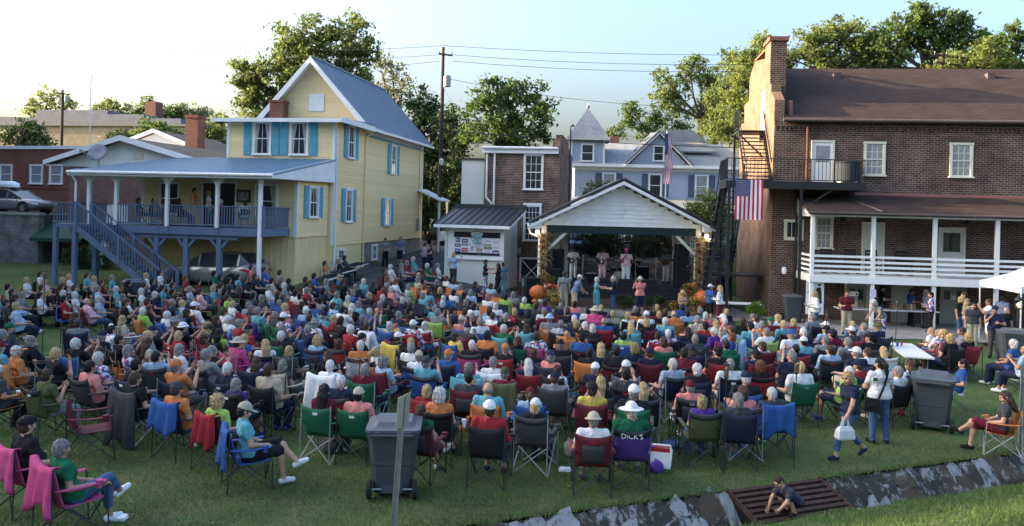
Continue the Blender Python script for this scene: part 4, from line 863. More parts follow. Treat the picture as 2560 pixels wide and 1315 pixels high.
tree('dark_tree', 'shaded dark tree just right of the utility pole', [(1130,300,34),(1125,350,36),(1140,410,42),(1125,470,45),(1150,350,32),(1130,520,45),(1165,470,40),(1125,565,40)], 64, (1130, 610), 'dark', 1.2, .27, .35, G1, 14)
tree('maple_tree', 'broad green tree above the brick row building, left of the turret', [(1270,225,42),(1215,240,38),(1325,230,40),(1185,285,34),(1350,270,36),(1270,290,60),(1300,340,52),(1225,335,46),(1355,330,32),(1180,335,30),(1240,205,20)], 61, (1270, 560), 'mid', 1.2, .26, .4, G1, 15)
tree('locust_tree', 'tall airy sunlit tree with bare forks behind the blue house', [(1725,185,40),(1690,215,38),(1770,195,36),(1655,235,30),(1800,225,34),(1700,270,40),(1780,270,42),(1650,190,20),(1745,155,18),(1830,240,30)], 86, (1755, 560), 'oak', .85, .28, .35, G1, 16)
tree('dark_tree', 'low dark spreading tree left of the tall airy tree behind the blue house', [(1575,270,24),(1600,300,30),(1640,295,32),(1565,300,18),(1670,330,34),(1620,330,30),(1700,335,34)], 88, (1640, 560), 'mid', .9, .27, .3, G1, 17)
tree('round_tree', 'small distant tree just right of the turret', [(1530,335,20),(1555,330,18),(1515,345,14)], 95, (1535, 560), 'oak', .9, .27, .2, G1, 18)
tree('yellow_green_tree', 'yellow green tree hugging the lit gable of the brick building', [(1905,110,38),(1870,150,40),(1925,150,40),(1850,200,42),(1890,210,46),(1840,260,44),(1880,280,48),(1840,320,40),(1880,345,38),(1800,330,34)], 70, (1870, 560), 'gold', 1., .27, .35, G1, 19)
tree('ash_tree', 'rounded sunlit tree behind the left end of the brown roof', [(2050,85,40),(2095,90,44),(2015,115,44),(2130,115,48),(2060,140,56),(1985,140,40),(2165,120,42),(2095,60,26),(2190,90,34),(2200,150,40)], 66, (2060, 560), 'oak', 1., .27, .35, G1, 20)
tree('tall_tree', 'tallest tree over the brown roof, dark with sunlit left side', [(2290,40,38),(2250,75,44),(2335,55,44),(2300,100,56),(2220,110,46),(2385,75,42),(2360,125,52),(2420,100,40),(2215,150,40),(2310,18,22),(2405,52,28)], 64, (2300, 560), 'mid', 1.1, .27, .4, G1, 21)
tree('yellow_green_tree', 'bright yellow tree low over the right end of the brown roof', [(2400,150,34),(2450,140,36),(2490,165,36),(2350,170,28),(2420,180,40)], 58, (2430, 560), 'gold', 1.1, .25, .3, G1, 22)
tree('dark_tree', 'dark tree at the top right corner behind the brown roof', [(2480,105,40),(2520,115,42),(2550,150,44),(2565,100,34),(2530,80,26),(2460,140,40)], 66, (2520, 560), 'mid', 1., .27, .3, G1, 23)
tree('sun_tinted_shrub', 'leafy shrub tip, leaves coloured yellow for sunlight, above the left slope of the pavilion', [(1490,468,22),(1470,480,14),(1515,470,16)], 56, (1490, 560), 'gold', 1., .16, .12, None, 24, .35, 'shrub')  # yellow of the sun put into the leaf colour
tree('dogwood_tree', 'small tree, leaves coloured golden for sunlight, right of the pavilion roof', [(1770,500,32),(1735,520,34),(1800,525,30),(1760,545,40),(1800,570,36),(1720,545,24),(1740,580,36)], 52, (1765, 640), 'gold', 1., .17, .16, None, 25, .4)  # warm sunlight put into the leaf colour
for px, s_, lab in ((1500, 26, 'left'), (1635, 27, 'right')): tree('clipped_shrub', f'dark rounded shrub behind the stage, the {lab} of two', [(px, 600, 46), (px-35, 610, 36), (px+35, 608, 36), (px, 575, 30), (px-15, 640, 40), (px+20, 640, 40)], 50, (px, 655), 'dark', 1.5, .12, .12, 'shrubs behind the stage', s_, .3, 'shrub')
tree('hedge_shrub', 'low green shrub on the stone wall right of the pavilion', [(1790, 640, 26), (1825, 630, 30), (1760, 650, 20)], 49, (1795, 665), 'dark', 1.3, .12, .1, None, 28, .3, 'shrub')
tree('leafy_shrub', 'bright green shrub beside the white table under the fire escape', [(1885, 768, 14), (1897, 772, 12), (1890, 760, 10), (1878, 778, 10)], 35, (1890, 790), 'bright', 1.6, .05, .03, None, 29, .12, 'shrub', zbase=.03)
tree('evergreen_shrub', 'dark shrub under the deck stairs beside the basement door', [(185, 640, 26), (200, 660, 26), (215, 630, 20), (260, 655, 22), (240, 640, 20)], 42.5, (200, 690), 'dark', 1.4, .1, .06, None, 30, .25, 'shrub')
tree('background_tree', 'full green tree filling the skyline behind the middle of the brown roof', [(2160,140,46),(2120,160,40),(2200,170,44),(2250,150,44),(2080,170,40)], 74, (2170, 560), 'mid', 1.1, .27, .3, G1, 31)
tree('background_tree', 'dense green tree between the tall airy tree and the lit brick gable', [(1830,200,44),(1800,250,44),(1845,290,46),(1790,320,40),(1860,340,40),(1820,150,24)], 80, (1820, 560), 'oak', 1.1, .27, .3, G1, 32)
tree('background_tree', 'dense green tree behind the right part of the brown roof', [(2440,160,44),(2390,160,40),(2500,150,46),(2550,170,44),(2330,165,36)], 76, (2440, 560), 'mid', 1.1, .27, .3, G1, 33)
G2 = 'trees on the far left skyline'
for k, (lab, lumps, Y, lf, dn) in enumerate((
    ('thin sunlit tree above the tan warehouse beside the dark pole', [(120,235,26),(95,255,24),(150,250,24),(75,275,24),(125,275,28),(175,265,18)], 122, 'gold', .5),
    ('yellow skyline tree right of the white antenna mast', [(270,270,26),(245,285,22),(295,285,22)], 125, 'gold', .9),
    ('round skyline tree left of the middle chimney', [(325,280,24),(345,290,20),(305,292,16)], 126, 'oak', .9),
    ('tallest skyline tree above the grey stepped parapet', [(380,265,24),(365,285,24),(400,285,24)], 127, 'mid', .9),
    ('flat topped skyline tree with dark crown near the red chimney', [(430,285,24),(455,275,20),(445,295,26)], 128, 'mid', .9),
    ('last skyline tree left of the yellow house', [(490,278,24),(515,285,20),(475,295,24),(535,300,18)], 129, 'grey', .8),
    ('dark magnolia over the flat red brick building', [(45,325,30),(85,345,26),(20,340,26),(60,355,26),(105,358,14)], 74, 'dark', 1.2),
    ('dark rounded shrub above the white gable ridge', [(300,342,24),(270,348,20),(330,348,20)], 78, 'dark', 1.2),
    ('green tree behind the roofs left of the red chimney', [(380,325,28),(350,340,24),(410,330,28),(440,345,28)], 82, 'mid', 1.),
    ('autumn tinted tree behind the roof right of the red chimney', [(500,330,26),(530,345,30),(555,330,28),(560,300,22),(480,345,26),(560,365,30)], 80, 'oak', 1.))):
    tree('skyline_tree', lab, lumps, Y, (lumps[0][0], 520), lf, dn, .3, .3, G2, 40+k)
# ================================================================ people: one continuous surface each, grown from a field
SKIN, SHIRT, TROU, SHOE, DARK, LIP = range(6)
def v3(*a): return np.array(a, float)
def sdf_mesh(prims, res):
    lo = np.min([p['lo'] for p in prims], 0)-3*res; hi = np.max([p['hi'] for p in prims], 0)+3*res
    n = np.ceil((hi-lo)/res).astype(int)+1
    D = np.full(n, 9., np.float32); Bst = np.full(n, 9., np.float32); Lb = np.zeros(n, np.int8)
    ax = [lo[i]+res*np.arange(n[i]) for i in range(3)]
    for p in prims:
        m = p['k']+3*res
        i0 = np.maximum(0, np.floor((p['lo']-m-lo)/res).astype(int)); i1 = np.minimum(n, np.ceil((p['hi']+m-lo)/res).astype(int)+1)
        sl = tuple(slice(a, b) for a, b in zip(i0, i1))
        X = ax[0][sl[0]][:, None, None]; Y = ax[1][sl[1]][None, :, None]; Z = ax[2][sl[2]][None, None, :]
        d = p['f'](X, Y, Z).astype(np.float32); k = p['k']; o = D[sl]
        if p.get('cut'): D[sl] = np.maximum(o, -d); continue
        h = np.maximum(k-np.abs(o-d), 0)/k; D[sl] = np.minimum(o, d)-h*h*k*.25
        b = Bst[sl]; w = d-p.get('bias', 0) < b; Lb[sl] = np.where(w, p['lab'], Lb[sl]); Bst[sl] = np.where(w, d-p.get('bias', 0), b)
    S = D < 0; c = [slice(None, -1), slice(1, None)]
    cor = {(a, b, e): S[c[a], c[b], c[e]] for a in (0, 1) for b in (0, 1) for e in (0, 1)}
    cnt = sum(x.astype(np.int8) for x in cor.values()); cell = (cnt > 0) & (cnt < 8); idx = np.argwhere(cell); N = len(idx)
    ids = np.full(cell.shape, -1, np.int32); ids[cell] = np.arange(N)
    acc = np.zeros((N, 3)); num = np.zeros(N); I, J, K = idx.T
    for axis in range(3):
        o1, o2 = [a for a in range(3) if a != axis]
        for a in (0, 1):
            for b in (0, 1):
                off = np.zeros(3, int); off[o1] = a; off[o2] = b; e = off.copy(); e[axis] = 1
                d0 = D[I+off[0], J+off[1], K+off[2]]; d1 = D[I+e[0], J+e[1], K+e[2]]; w = (d0 < 0) != (d1 < 0)
                t = np.where(w, d0/np.where(w, d0-d1, 1), 0); q = np.tile(off.astype(float), (N, 1)); q[:, axis] += t
                acc[w] += q[w]; num[w] += 1
    V = lo+res*(idx+acc/num[:, None]); F = []; ML = []
    for axis in range(3):
        o1, o2 = (axis+1) % 3, (axis+2) % 3
        a = [slice(None)]*3; b = [slice(None)]*3; a[axis] = slice(None, -1); b[axis] = slice(1, None)
        ch = S[tuple(a)] != S[tuple(b)]; e = np.argwhere(ch); e = e[(e[:, o1] > 0) & (e[:, o2] > 0)]
        q = []
        for da, db in ((0, 0), (-1, 0), (-1, -1), (0, -1)):
            t = e.copy(); t[:, o1] += da; t[:, o2] += db; q.append(ids[t[:, 0], t[:, 1], t[:, 2]])
        q = np.stack(q, 1); ins = S[e[:, 0], e[:, 1], e[:, 2]]; q = np.where(ins[:, None], q, q[:, ::-1])
        g = e.copy(); g[~ins, axis] += 1; F.append(q); ML.append(Lb[g[:, 0], g[:, 1], g[:, 2]])
    return V, np.concatenate(F), np.concatenate(ML)
def quick_mesh(name, V, F, ML, mats):
    me = bpy.data.meshes.new(name); me.vertices.add(len(V)); me.vertices.foreach_set('co', V.astype(np.float32).ravel())
    me.loops.add(F.size); me.loops.foreach_set('vertex_index', F.astype(np.int32).ravel()); me.polygons.add(len(F))
    me.polygons.foreach_set('loop_start', np.arange(0, F.size, 4, dtype=np.int32)); me.polygons.foreach_set('loop_total', np.full(len(F), 4, np.int32))
    for m in mats: me.materials.append(m)
    me.polygons.foreach_set('material_index', ML.astype(np.int32)); me.polygons.foreach_set('use_smooth', np.ones(len(F), bool)); me.update(); me.validate(); return me
def cone(a, b, ra, rb, lab, k=.03, bias=0.):
    a = np.asarray(a, float); b = np.asarray(b, float); ab = b-a; L2 = max(1e-9, ab@ab)
    def f(X, Y, Z):
        t = np.clip(((X-a[0])*ab[0]+(Y-a[1])*ab[1]+(Z-a[2])*ab[2])/L2, 0, 1)
        return np.sqrt((X-a[0]-t*ab[0])**2+(Y-a[1]-t*ab[1])**2+(Z-a[2]-t*ab[2])**2)-(ra+(rb-ra)*t)
    r = max(ra, rb); return dict(f=f, lab=lab, k=k, lo=np.minimum(a, b)-r, hi=np.maximum(a, b)+r, bias=bias)
def ell(c, rad, lab, k=.02, Rm=None, bias=0., cut=False):
    c = np.asarray(c, float); rad = np.asarray(rad, float); A = np.eye(3) if Rm is None else np.asarray(Rm)
    def f(X, Y, Z):
        x, y, z = X-c[0], Y-c[1], Z-c[2]
        l = [A[0][i]*x+A[1][i]*y+A[2][i]*z for i in range(3)]
        q = np.sqrt((l[0]/rad[0])**2+(l[1]/rad[1])**2+(l[2]/rad[2])**2); g = np.sqrt((l[0]/rad[0]**2)**2+(l[1]/rad[1]**2)**2+(l[2]/rad[2]**2)**2)
        return q*(q-1)/np.maximum(g, 1e-6)
    r = float(max(rad)); return dict(f=f, lab=lab, k=k, lo=c-r, hi=c+r, bias=bias, cut=cut)
def head_prims(H, Rm):
    W = lambda x, y, z: H+Rm@v3(x, y, z); E = lambda p, r, lab=SKIN, k=.015, bias=0.: ell(W(*p), r, lab, k, Rm, bias)
    P = [E((0, -.008, .02), (.077, .097, .102)), E((0, .018, -.035), (.064, .076, .085)), E((0, .062, -.088), (.032, .03, .026)),
         cone(W(0, .09, .022), W(0, .108, -.026), .010, .017, SKIN, .014), E((0, .086, .042), (.052, .016, .014), k=.02), E((0, .083, -.066), (.024, .014, .009), LIP, .006, .004)]
    for s in (-1, 1): P += [E((s*.08, -.012, -.008), (.013, .024, .034), k=.008), E((s*.03, .083, .016), (.013, .012, .008), DARK, .004, .004), E((s*.046, .064, -.03), (.03, .03, .03), k=.02)]
    return P
def hand_prims(wr, d, palm, curl=.5, s=1., thumb=1):
    """wrist, pointing direction, palm normal"""
    d = d/np.linalg.norm(d); palm = palm-d*(palm@d); palm /= np.linalg.norm(palm); side = np.cross(d, palm)*thumb
    c = wr+d*.05*s; P = [cone(wr, wr+d*.03, .027*s, .03*s, SKIN, .02), cone(c-side*.022*s, c+side*.022*s, .024*s, .024*s, SKIN, .02)]
    for i, (o, L) in enumerate(((.032, .062), (.011, .072), (-.011, .068), (-.031, .052))):
        b = wr+d*.078*s+side*o*s; m = b+(d*math.cos(curl*.6)+palm*math.sin(curl*.6))*L*.5*s; t = m+(d*math.cos(curl*1.7)+palm*math.sin(curl*1.7))*L*.55*s
        P += [cone(b, m, .0105*s, .0095*s, SKIN, .006), cone(m, t, .0095*s, .008*s, SKIN, .006)]
    b = wr+d*.03*s+side*.028*s; m = b+(d*.6+side*.8+palm*.25)*.045*s; t = m+(d*.9+side*.2+palm*.35)*.035*s
    return P+[cone(b, m, .0135*s, .0115*s, SKIN, .008), cone(m, t, .011*s, .009*s, SKIN, .006)]
def noisy(f, amp, fr):
    return lambda X, Y, Z: f(X, Y, Z)+amp*(np.sin(fr*X+2.1*np.sin(fr*.6*Z))*np.sin(fr*.8*Y+1.3)*np.sin(fr*.5*Z+np.sin(fr*X*.7)))
def lerp(a, b, t): return a+(b-a)*t
def rotm(yaw, pitch=0., roll=0.): return np.array(Euler((pitch, roll, yaw), 'XYZ').to_matrix())
def body(J, sleeve=.5, long_sleeve=False, legs='long', b=1., fem=False, dress=0., hands=True):
    """J: joint positions P(elvis) C(hest) N(eck) H(ead) + S,E,W,K,A,T and hip for sides 0 (left, -x) and 1 (right)"""
    P, C, N, H = J['P'], J['C'], J['N'], J['H']; q = []; ax = J.get('ax', v3(1, 0, 0)); fw = J.get('fw', v3(0, 1, 0))
    w = lerp(P, C, .45); bl = TROU if not dress else SHIRT
    q += [cone(P-ax*.075*b, P+ax*.075*b, .12*b, .12*b, bl, .05), cone(w-ax*.055*b, w+ax*.055*b, (.108 if fem else .118)*b, (.108 if fem else .118)*b, SHIRT, .06),
          cone(C-ax*.085, C+ax*.085, .112*(.6+.4*b), .112*(.6+.4*b), SHIRT, .06), cone(J['S'][0], J['S'][1], .066, .066, SHIRT, .05), cone(lerp(C, N, .55), N, .085, .062, SHIRT, .05)]
    q.append(cone(lerp(P, w, .25)-ax*.075*b, lerp(P, w, .25)+ax*.075*b, .127*b, .127*b, SHIRT, .03, .004))
    if b > 1.05: q.append(ell(w+fw*.05*b, (.14*b, .12*b, .15), SHIRT, .06))
    if fem:
        for s in (-1, 1): q.append(ell(C+ax*s*.07+fw*.075-(N-C)*.25, (.068, .06, .066), SHIRT, .04))
    q += [cone(N-(H-N)*.15, H-(H-N)*.25, .056 if not fem else .048, .05 if not fem else .043, SKIN, .02)]
    q += head_prims(H, J['R'])
    for s in (0, 1):
        S, E_, W_, hip, K, A, T = (J[c][s] for c in 'SEWhKAT')
        q += [cone(S, E_, .05, .041, SKIN, .02), cone(E_, W_, .042, .027, SKIN, .02)]
        if sleeve > 0: q.append(cone(S, lerp(S, E_, sleeve), .066, .062-.006*(fem), SHIRT, .03, .004))
        if long_sleeve: q += [cone(S, E_, .064, .056, SHIRT, .03, .006), cone(E_, lerp(E_, W_, .92), .056, .04, SHIRT, .02, .006)]
        if hands: q += hand_prims(W_, J.get('hd', [W_-E_, W_-E_])[s], J.get('palm', [v3(0, 0, -1)]*2)[s], J.get('curl', .6), 1., -1 if s == 0 else 1)
        else: q.append(ell(W_+(W_-E_)/np.linalg.norm(W_-E_)*.06, (.035, .06, .03), SKIN, .02))
        q += [cone(hip, K, .09*(.5+.5*b), .062, TROU if legs != 'bare' else SKIN, .04), cone(K, A, .057, .038, SKIN, .03)]
        q.append(ell(lerp(K, A, .3)-fw*.0, (.056, .058, .1), SKIN, .03))
        if legs == 'long': q += [cone(hip, K, .096*(.5+.5*b), .074, TROU, .03, .004), cone(K, lerp(K, A, .97), .073, .062, TROU, .03, .006)]
        if legs == 'capri': q += [cone(hip, K, .094*(.5+.5*b), .07, TROU, .03, .004), cone(K, lerp(K, A, .62), .068, .058, TROU, .03, .006)]
        if legs == 'shorts': q += [cone(hip, lerp(hip, K, .95), .1*(.5+.5*b), .082, TROU, .03, .006)]
        dt = (T-A)/np.linalg.norm(T-A); heel = A+v3(0, 0, -.035)-dt*.045; heel[2] = min(heel[2], A[2]-.03)
        q += [cone(heel, T, .04, .036, SHOE, .025, .003), cone(A+v3(0, 0, -.01), lerp(A, T, .55), .038, .036, SHOE, .02), cone(heel+v3(0, 0, -.012), T+v3(0, 0, -.008), .034, .036, SHOE, .01)]
    if dress: q += [cone(P+(w-P)*.1, lerp(P, (J['K'][0]+J['K'][1])/2, dress), .15*b, .17*b, SHIRT, .05, .01)]
    for n_, p in enumerate(q):
        if p['lab'] in (SHIRT, TROU): p['f'] = noisy(p['f'], .011, 34+n_ % 5*4)
    return q
def seated(lean=.2, yaw=0., pitch=0., arms='lap', legpose='flat', b=1., fem=False, **k):
    P = v3(0, -.03, .53); up = v3(0, -math.sin(lean), math.cos(lean)); C = P+up*.35; N = P+up*.5; H = N+v3(0, .025-math.sin(lean)*.05, .145)
    sw = (.165 if fem else .185)*(.7+.3*b); S = [C+up*.1+v3(-sw, 0, 0), C+up*.1+v3(sw, 0, 0)]
    J = dict(P=P, C=C, N=N, H=H, R=rotm(yaw, pitch), S=S, h=[v3(-.09, .0, .52), v3(.09, 0, .52)], fw=v3(0, math.cos(lean), math.sin(lean)))
    K = [v3(-.13, .42, .5), v3(.13, .42, .5)]; A = [v3(-.13, .47, .09), v3(.14, .45, .09)]
    if legpose == 'out': A = [v3(-.12, .72, .11), v3(.16, .66, .11)]; K = [v3(-.12, .42, .47), v3(.13, .42, .49)]
    if legpose == 'cross': K = [v3(-.06, .43, .53), v3(.03, .42, .64)]; A = [v3(-.08, .5, .09), v3(-.2, .68, .36)]
    if legpose == 'crossR': K = [v3(-.03, .42, .64), v3(.06, .43, .53)]; A = [v3(.2, .68, .36), v3(.08, .5, .09)]
    if legpose == 'tuck': A = [v3(-.1, .28, .09), v3(.1, .3, .09)]
    J['K'] = K; J['A'] = A; J['T'] = [a+v3(-.02, .15, -.03) for a in A]
    if legpose == 'cross': J['T'][1] = A[1]+v3(-.03, .13, .03)
    if legpose == 'crossR': J['T'][0] = A[0]+v3(.03, .13, .03)
    E_ = [S[0]+v3(-.07, .08, -.27), S[1]+v3(.07, .08, -.27)]
    W_ = [v3(-.08, .22, .64), v3(.08, .22, .64)]; J['palm'] = [v3(0, 0, -1), v3(0, 0, -1)]
    if arms == 'rest': W_ = [v3(-.29, .22, .68), v3(.29, .22, .68)]; E_ = [S[0]+v3(-.1, 0, -.27), S[1]+v3(.1, 0, -.27)]
    if arms == 'half': W_ = [v3(-.08, .2, .64), v3(.29, .22, .68)]; E_[1] = S[1]+v3(.1, 0, -.27)
    if arms == 'phone': W_ = [v3(-.06, .32, 1.06), v3(.08, .32, 1.06)]; E_ = [S[0]+v3(-.05, .2, -.2), S[1]+v3(.06, .2, -.2)]; J['palm'] = [v3(1, 0, 0), v3(-1, 0, 0)]; J['hd'] = [v3(.1, 0, 1)]*2
    if arms == 'clap': W_ = [v3(-.05, .26, .9), v3(.04, .26, .92)]; E_ = [S[0]+v3(-.08, .08, -.25), S[1]+v3(.08, .08, -.25)]; J['palm'] = [v3(1, 0, 0), v3(-1, 0, 0)]; J['hd'] = [v3(.1, .6, .8), v3(-.1, .6, .8)]
    if arms == 'fold': W_ = [v3(.1, .13, .82), v3(-.1, .15, .84)]; E_ = [S[0]+v3(-.06, .06, -.26), S[1]+v3(.06, .06, -.26)]; J['palm'] = [v3(0, -1, 0), v3(0, -1, 0)]
    if arms == 'chin': W_ = [v3(-.06, .16, .68), v3(.07, .14, 1.02)]; E_[1] = S[1]+v3(.06, .2, -.2); J['hd'] = [v3(1, .3, 0), v3(-.2, 0, 1)]; J['palm'] = [v3(0, 0, -1), v3(0, -1, 0)]
    J['E'] = E_; J['W'] = W_; return body(J, b=b, fem=fem, **k), J
def standing(arms=None, legs_=None, yaw=0., pitch=0., lean=0., bend=0., side=0., b=1., fem=False, palm=None, hd=None, curl=.6, crouch=0., **k):
    """arms: [(elbow offset, wrist offset) from the shoulder] ; legs_: [(knee, ankle, toe)]"""
    P = v3(0, 0, .93-crouch); up = v3(math.sin(side), math.sin(bend), 0); up[2] = math.sqrt(max(0, 1-up@up)); C = P+up*.34; N = P+up*.5; H = N+v3(up[0]*.05, .02+up[1]*.12, .145)
    sw = (.165 if fem else .19)*(.7+.3*b); S = [C+up*.1+v3(-sw, 0, 0), C+up*.1+v3(sw, 0, 0)]
    fwv = np.cross(up, v3(1, 0, 0))
    J = dict(P=P, C=C, N=N, H=H, R=rotm(yaw, pitch), S=S, h=[P+v3(-.085, 0, -.03), P+v3(.085, 0, -.03)], fw=v3(0, 1, 0) if abs(bend) < .1 else fwv/np.linalg.norm(fwv)*np.sign(fwv[1] or 1))
    legs_ = legs_ or [((-.1, .02, .49), (-.1, -.02, .09), (-.13, .13, .05)), ((.1, .02, .49), (.11, -.02, .09), (.14, .13, .05))]
    J['K'], J['A'], J['T'] = ([v3(*l[i]) for l in legs_] for i in range(3))
    arms = arms or [((-.05, -.03, -.27), (-.06, .03, -.51)), ((.05, -.03, -.27), (.06, .03, -.51))]
    J['E'] = [S[i]+v3(*arms[i][0]) for i in (0, 1)]; J['W'] = [S[i]+v3(*arms[i][1]) for i in (0, 1)]
    J['palm'] = [np.array(p, float) for p in (palm or [(1, 0, 0), (-1, 0, 0)])]; J['curl'] = curl
    if hd: J['hd'] = [np.array(p, float) for p in hd]
    return body(J, b=b, fem=fem, **k), J
# ---- cloth, skin and hair colours
CC = dict(w=(.66, .67, .68), k=(.016, .016, .019), n=(.016, .022, .05), b=(.03, .09, .28), l=(.3, .42, .56), t=(.11, .33, .39), g=(.012, .11, .055), v=(.3, .46, .1), r=(.28, .026, .033), m=(.12, .016, .028), o=(.5, .18, .06), p=(.48, .07, .2), c=(.6, .22, .2), u=(.08, .035, .21), y=(.54, .42, .09), s=(.2, .21, .22), d=(.05, .053, .06), e=(.42, .37, .28), h=(.075, .085, .04), a=(.12, .18, .3), i=(.65, .4, .42), x=(.05, .1, .19))
CN = dict(w='white', k='black', n='navy', b='blue', l='light blue', t='turquoise', g='green', v='lime', r='red', m='maroon', o='orange', p='pink', c='coral', u='purple', y='yellow', s='grey', d='charcoal', e='beige', h='olive', a='dusty blue', i='pale pink', x='denim blue', f='floral', q='plaid')
def cloth(c, chair=False):
    nm = ('canvas ' if chair else 'cloth ')+c
    if nm in MATS: return MATS[nm]
    if c in 'fq':
        m, nt, b = _mat(nm); L = nt.links.new; co = _coord(nt)
        if c == 'f':
            vo = _n(nt, 'ShaderNodeTexVoronoi', Scale=22.); L(co, vo.inputs[0]); cr = _n(nt, 'ShaderNodeValToRGB'); cr.color_ramp.interpolation = 'CONSTANT'
            for i, (p, col) in enumerate(((0, (.6, .6, .62)), (.42, (.05, .08, .3)), (.7, (.4, .1, .16)), (.86, (.03, .03, .06)))):
                e = cr.color_ramp.elements[i] if i < 2 else cr.color_ramp.elements.new(p); e.position = p; e.color = col+(1,)
            sp_ = _n(nt, 'ShaderNodeSeparateColor'); L(vo.outputs['Color'], sp_.inputs[0]); L(sp_.outputs[0], cr.inputs[0]); L(cr.outputs[0], b.inputs['Base Color'])
        else:
            w1 = _n(nt, 'ShaderNodeTexWave', Scale=7., bands_direction='X'); w2 = _n(nt, 'ShaderNodeTexWave', Scale=7., bands_direction='Z'); L(co, w1.inputs[0]); L(co, w2.inputs[0])
            mx = _n(nt, 'ShaderNodeMix', data_type='RGBA'); mx.inputs[6].default_value = (.1, .16, .3, 1); mx.inputs[7].default_value = (.6, .6, .62, 1)
            ma = _n(nt, 'ShaderNodeMath', operation='ADD', use_clamp=True); mm = _n(nt, 'ShaderNodeMath', operation='MULTIPLY'); mm.inputs[1].default_value = .55
            L(w1.outputs['Fac'], ma.inputs[0]); L(w2.outputs['Fac'], ma.inputs[1]); L(ma.outputs[0], mm.inputs[0]); L(mm.outputs[0], mx.inputs[0]); L(mx.outputs[2], b.inputs['Base Color'])
        b.inputs['Roughness'].default_value = .9; MATS[nm] = m; return m
    return M(nm, CC[c], .85 if not chair else .7, .14, 9 if not chair else 5, .55 if not chair else .35, 16 if not chair else 9, spec=.15 if not chair else .3, rand=.1)
skins = [M('skin', (.48, .27, .19), .55, .08, 12, spec=.35), M('skin tanned', (.38, .2, .135), .55, .08, 12, spec=.35), M('skin brown', (.1, .052, .034), .5, .1, 12, spec=.35)]
eye_dark = M('eye', (.02, .016, .015), .3); lip = M('lip', (.34, .12, .1), .5)
HC = dict(w=(.55, .54, .52), g=(.22, .21, .2), b=(.055, .032, .02), k=(.012, .01, .01), y=(.42, .3, .15), a=(.17, .065, .03), z=(.3, .27, .23))
hairm = {k: M('hair '+k, c, .55, .6, 55, 1., 90, spec=.3, rand=.2, stretch=(1, 1, .2)) for k, c in HC.items()}
# ---- prototypes
PROT = {}
def proto(key, pj, res=.0135):
    pr_, J = pj; V, F, ML = sdf_mesh(pr_, res)
    PROT[key] = (quick_mesh('person', V, F, ML, [skins[0], cloth('w'), cloth('n'), cloth('k'), eye_dark, lip]), J['H'], J['R']); return key
sr = random.Random(3); SEATED = []
for i in range(18):
    fem = i % 2 == 0
    kw = dict(lean=sr.uniform(.1, .34), yaw=sr.uniform(-.5, .5) if i % 3 else sr.uniform(-.12, .12), pitch=sr.uniform(-.15, .1), arms=['lap', 'rest', 'half', 'lap', 'fold', 'rest', 'lap', 'clap', 'half', 'rest', 'lap', 'phone', 'rest', 'chin', 'lap', 'half', 'rest', 'lap'][i], legpose=['flat', 'flat', 'cross', 'out', 'flat', 'tuck', 'crossR', 'flat', 'flat', 'cross'][i % 10], b=[1, 1.15, 1.05, 1., 1.2, 1.3, .95, 1.1][i % 8], fem=fem, legs=['long', 'shorts', 'capri', 'long', 'shorts'][i % 5], sleeve=[.55, .5, .2, .5][i % 4], long_sleeve=i % 7 == 3)
    SEATED.append(proto('seat%d' % i, seated(**kw), .0168))
# ---- hair and hats, in the head's own frame
def hmesh(name, prims, mat, res=.009):
    V, F, ML = sdf_mesh(prims, res); return quick_mesh(name, V, F, ML, [mat])
def hshape(kind):
    amp, fr = {'s': (.011, 105), 'm': (.018, 85), 'l': (.018, 80), 'c': (.032, 95), 'p': (.012, 90), 'd': (.006, 90)}[kind]
    P = []
    def E(c, r, k=.02): e = ell(c, r, 0, k); e['f'] = noisy(e['f'], amp, fr); return e
    if kind in 'sp': P += [E((0, -.016, .03), (.086, .103, .106)), E((0, -.05, -.02), (.076, .066, .08))]
    if kind == 'd': P += [E((0, -.03, -.005), (.086, .086, .055))]
    if kind in 'ml': P += [E((0, -.018, .025), (.09, .108, .113)), E((0, -.042, -.055), (.088, .078, .095))]
    if kind == 'c': P += [E((0, -.02, .035), (.1, .11, .115)), E((0, -.04, -.04), (.1, .086, .095))]
    if kind == 'l': P += [cone((-.03, -.07, -.08), (-.035, -.1, -.31), .07, .045, 0, .05), cone((.03, -.07, -.08), (.035, -.1, -.3), .07, .045, 0, .05)]
    if kind == 'p': P += [cone((0, -.1, .04), (0, -.16, -.02), .04, .045, 0, .03), cone((0, -.16, -.02), (0, -.15, -.2), .045, .02, 0, .03)]
    P += [dict(ell((0, .125, -.055), (.082, .095, .12), 0), cut=True), dict(ell((0, .07, -.1), (.09, .08, .09), 0), cut=True)]
    if kind == 'd': P.append(dict(ell((0, -.0, .085), (.12, .13, .06), 0), cut=True))
    return P
HAIR = {k: hmesh('hair', hshape(k), hairm['b']) for k in 'smlcpd'}
def cutz(z): return dict(f=lambda X, Y, Z: Z-z+0*X+0*Y, lab=0, k=.01, lo=v3(-.3, -.3, -.3), hi=v3(.3, .3, z), cut=True)
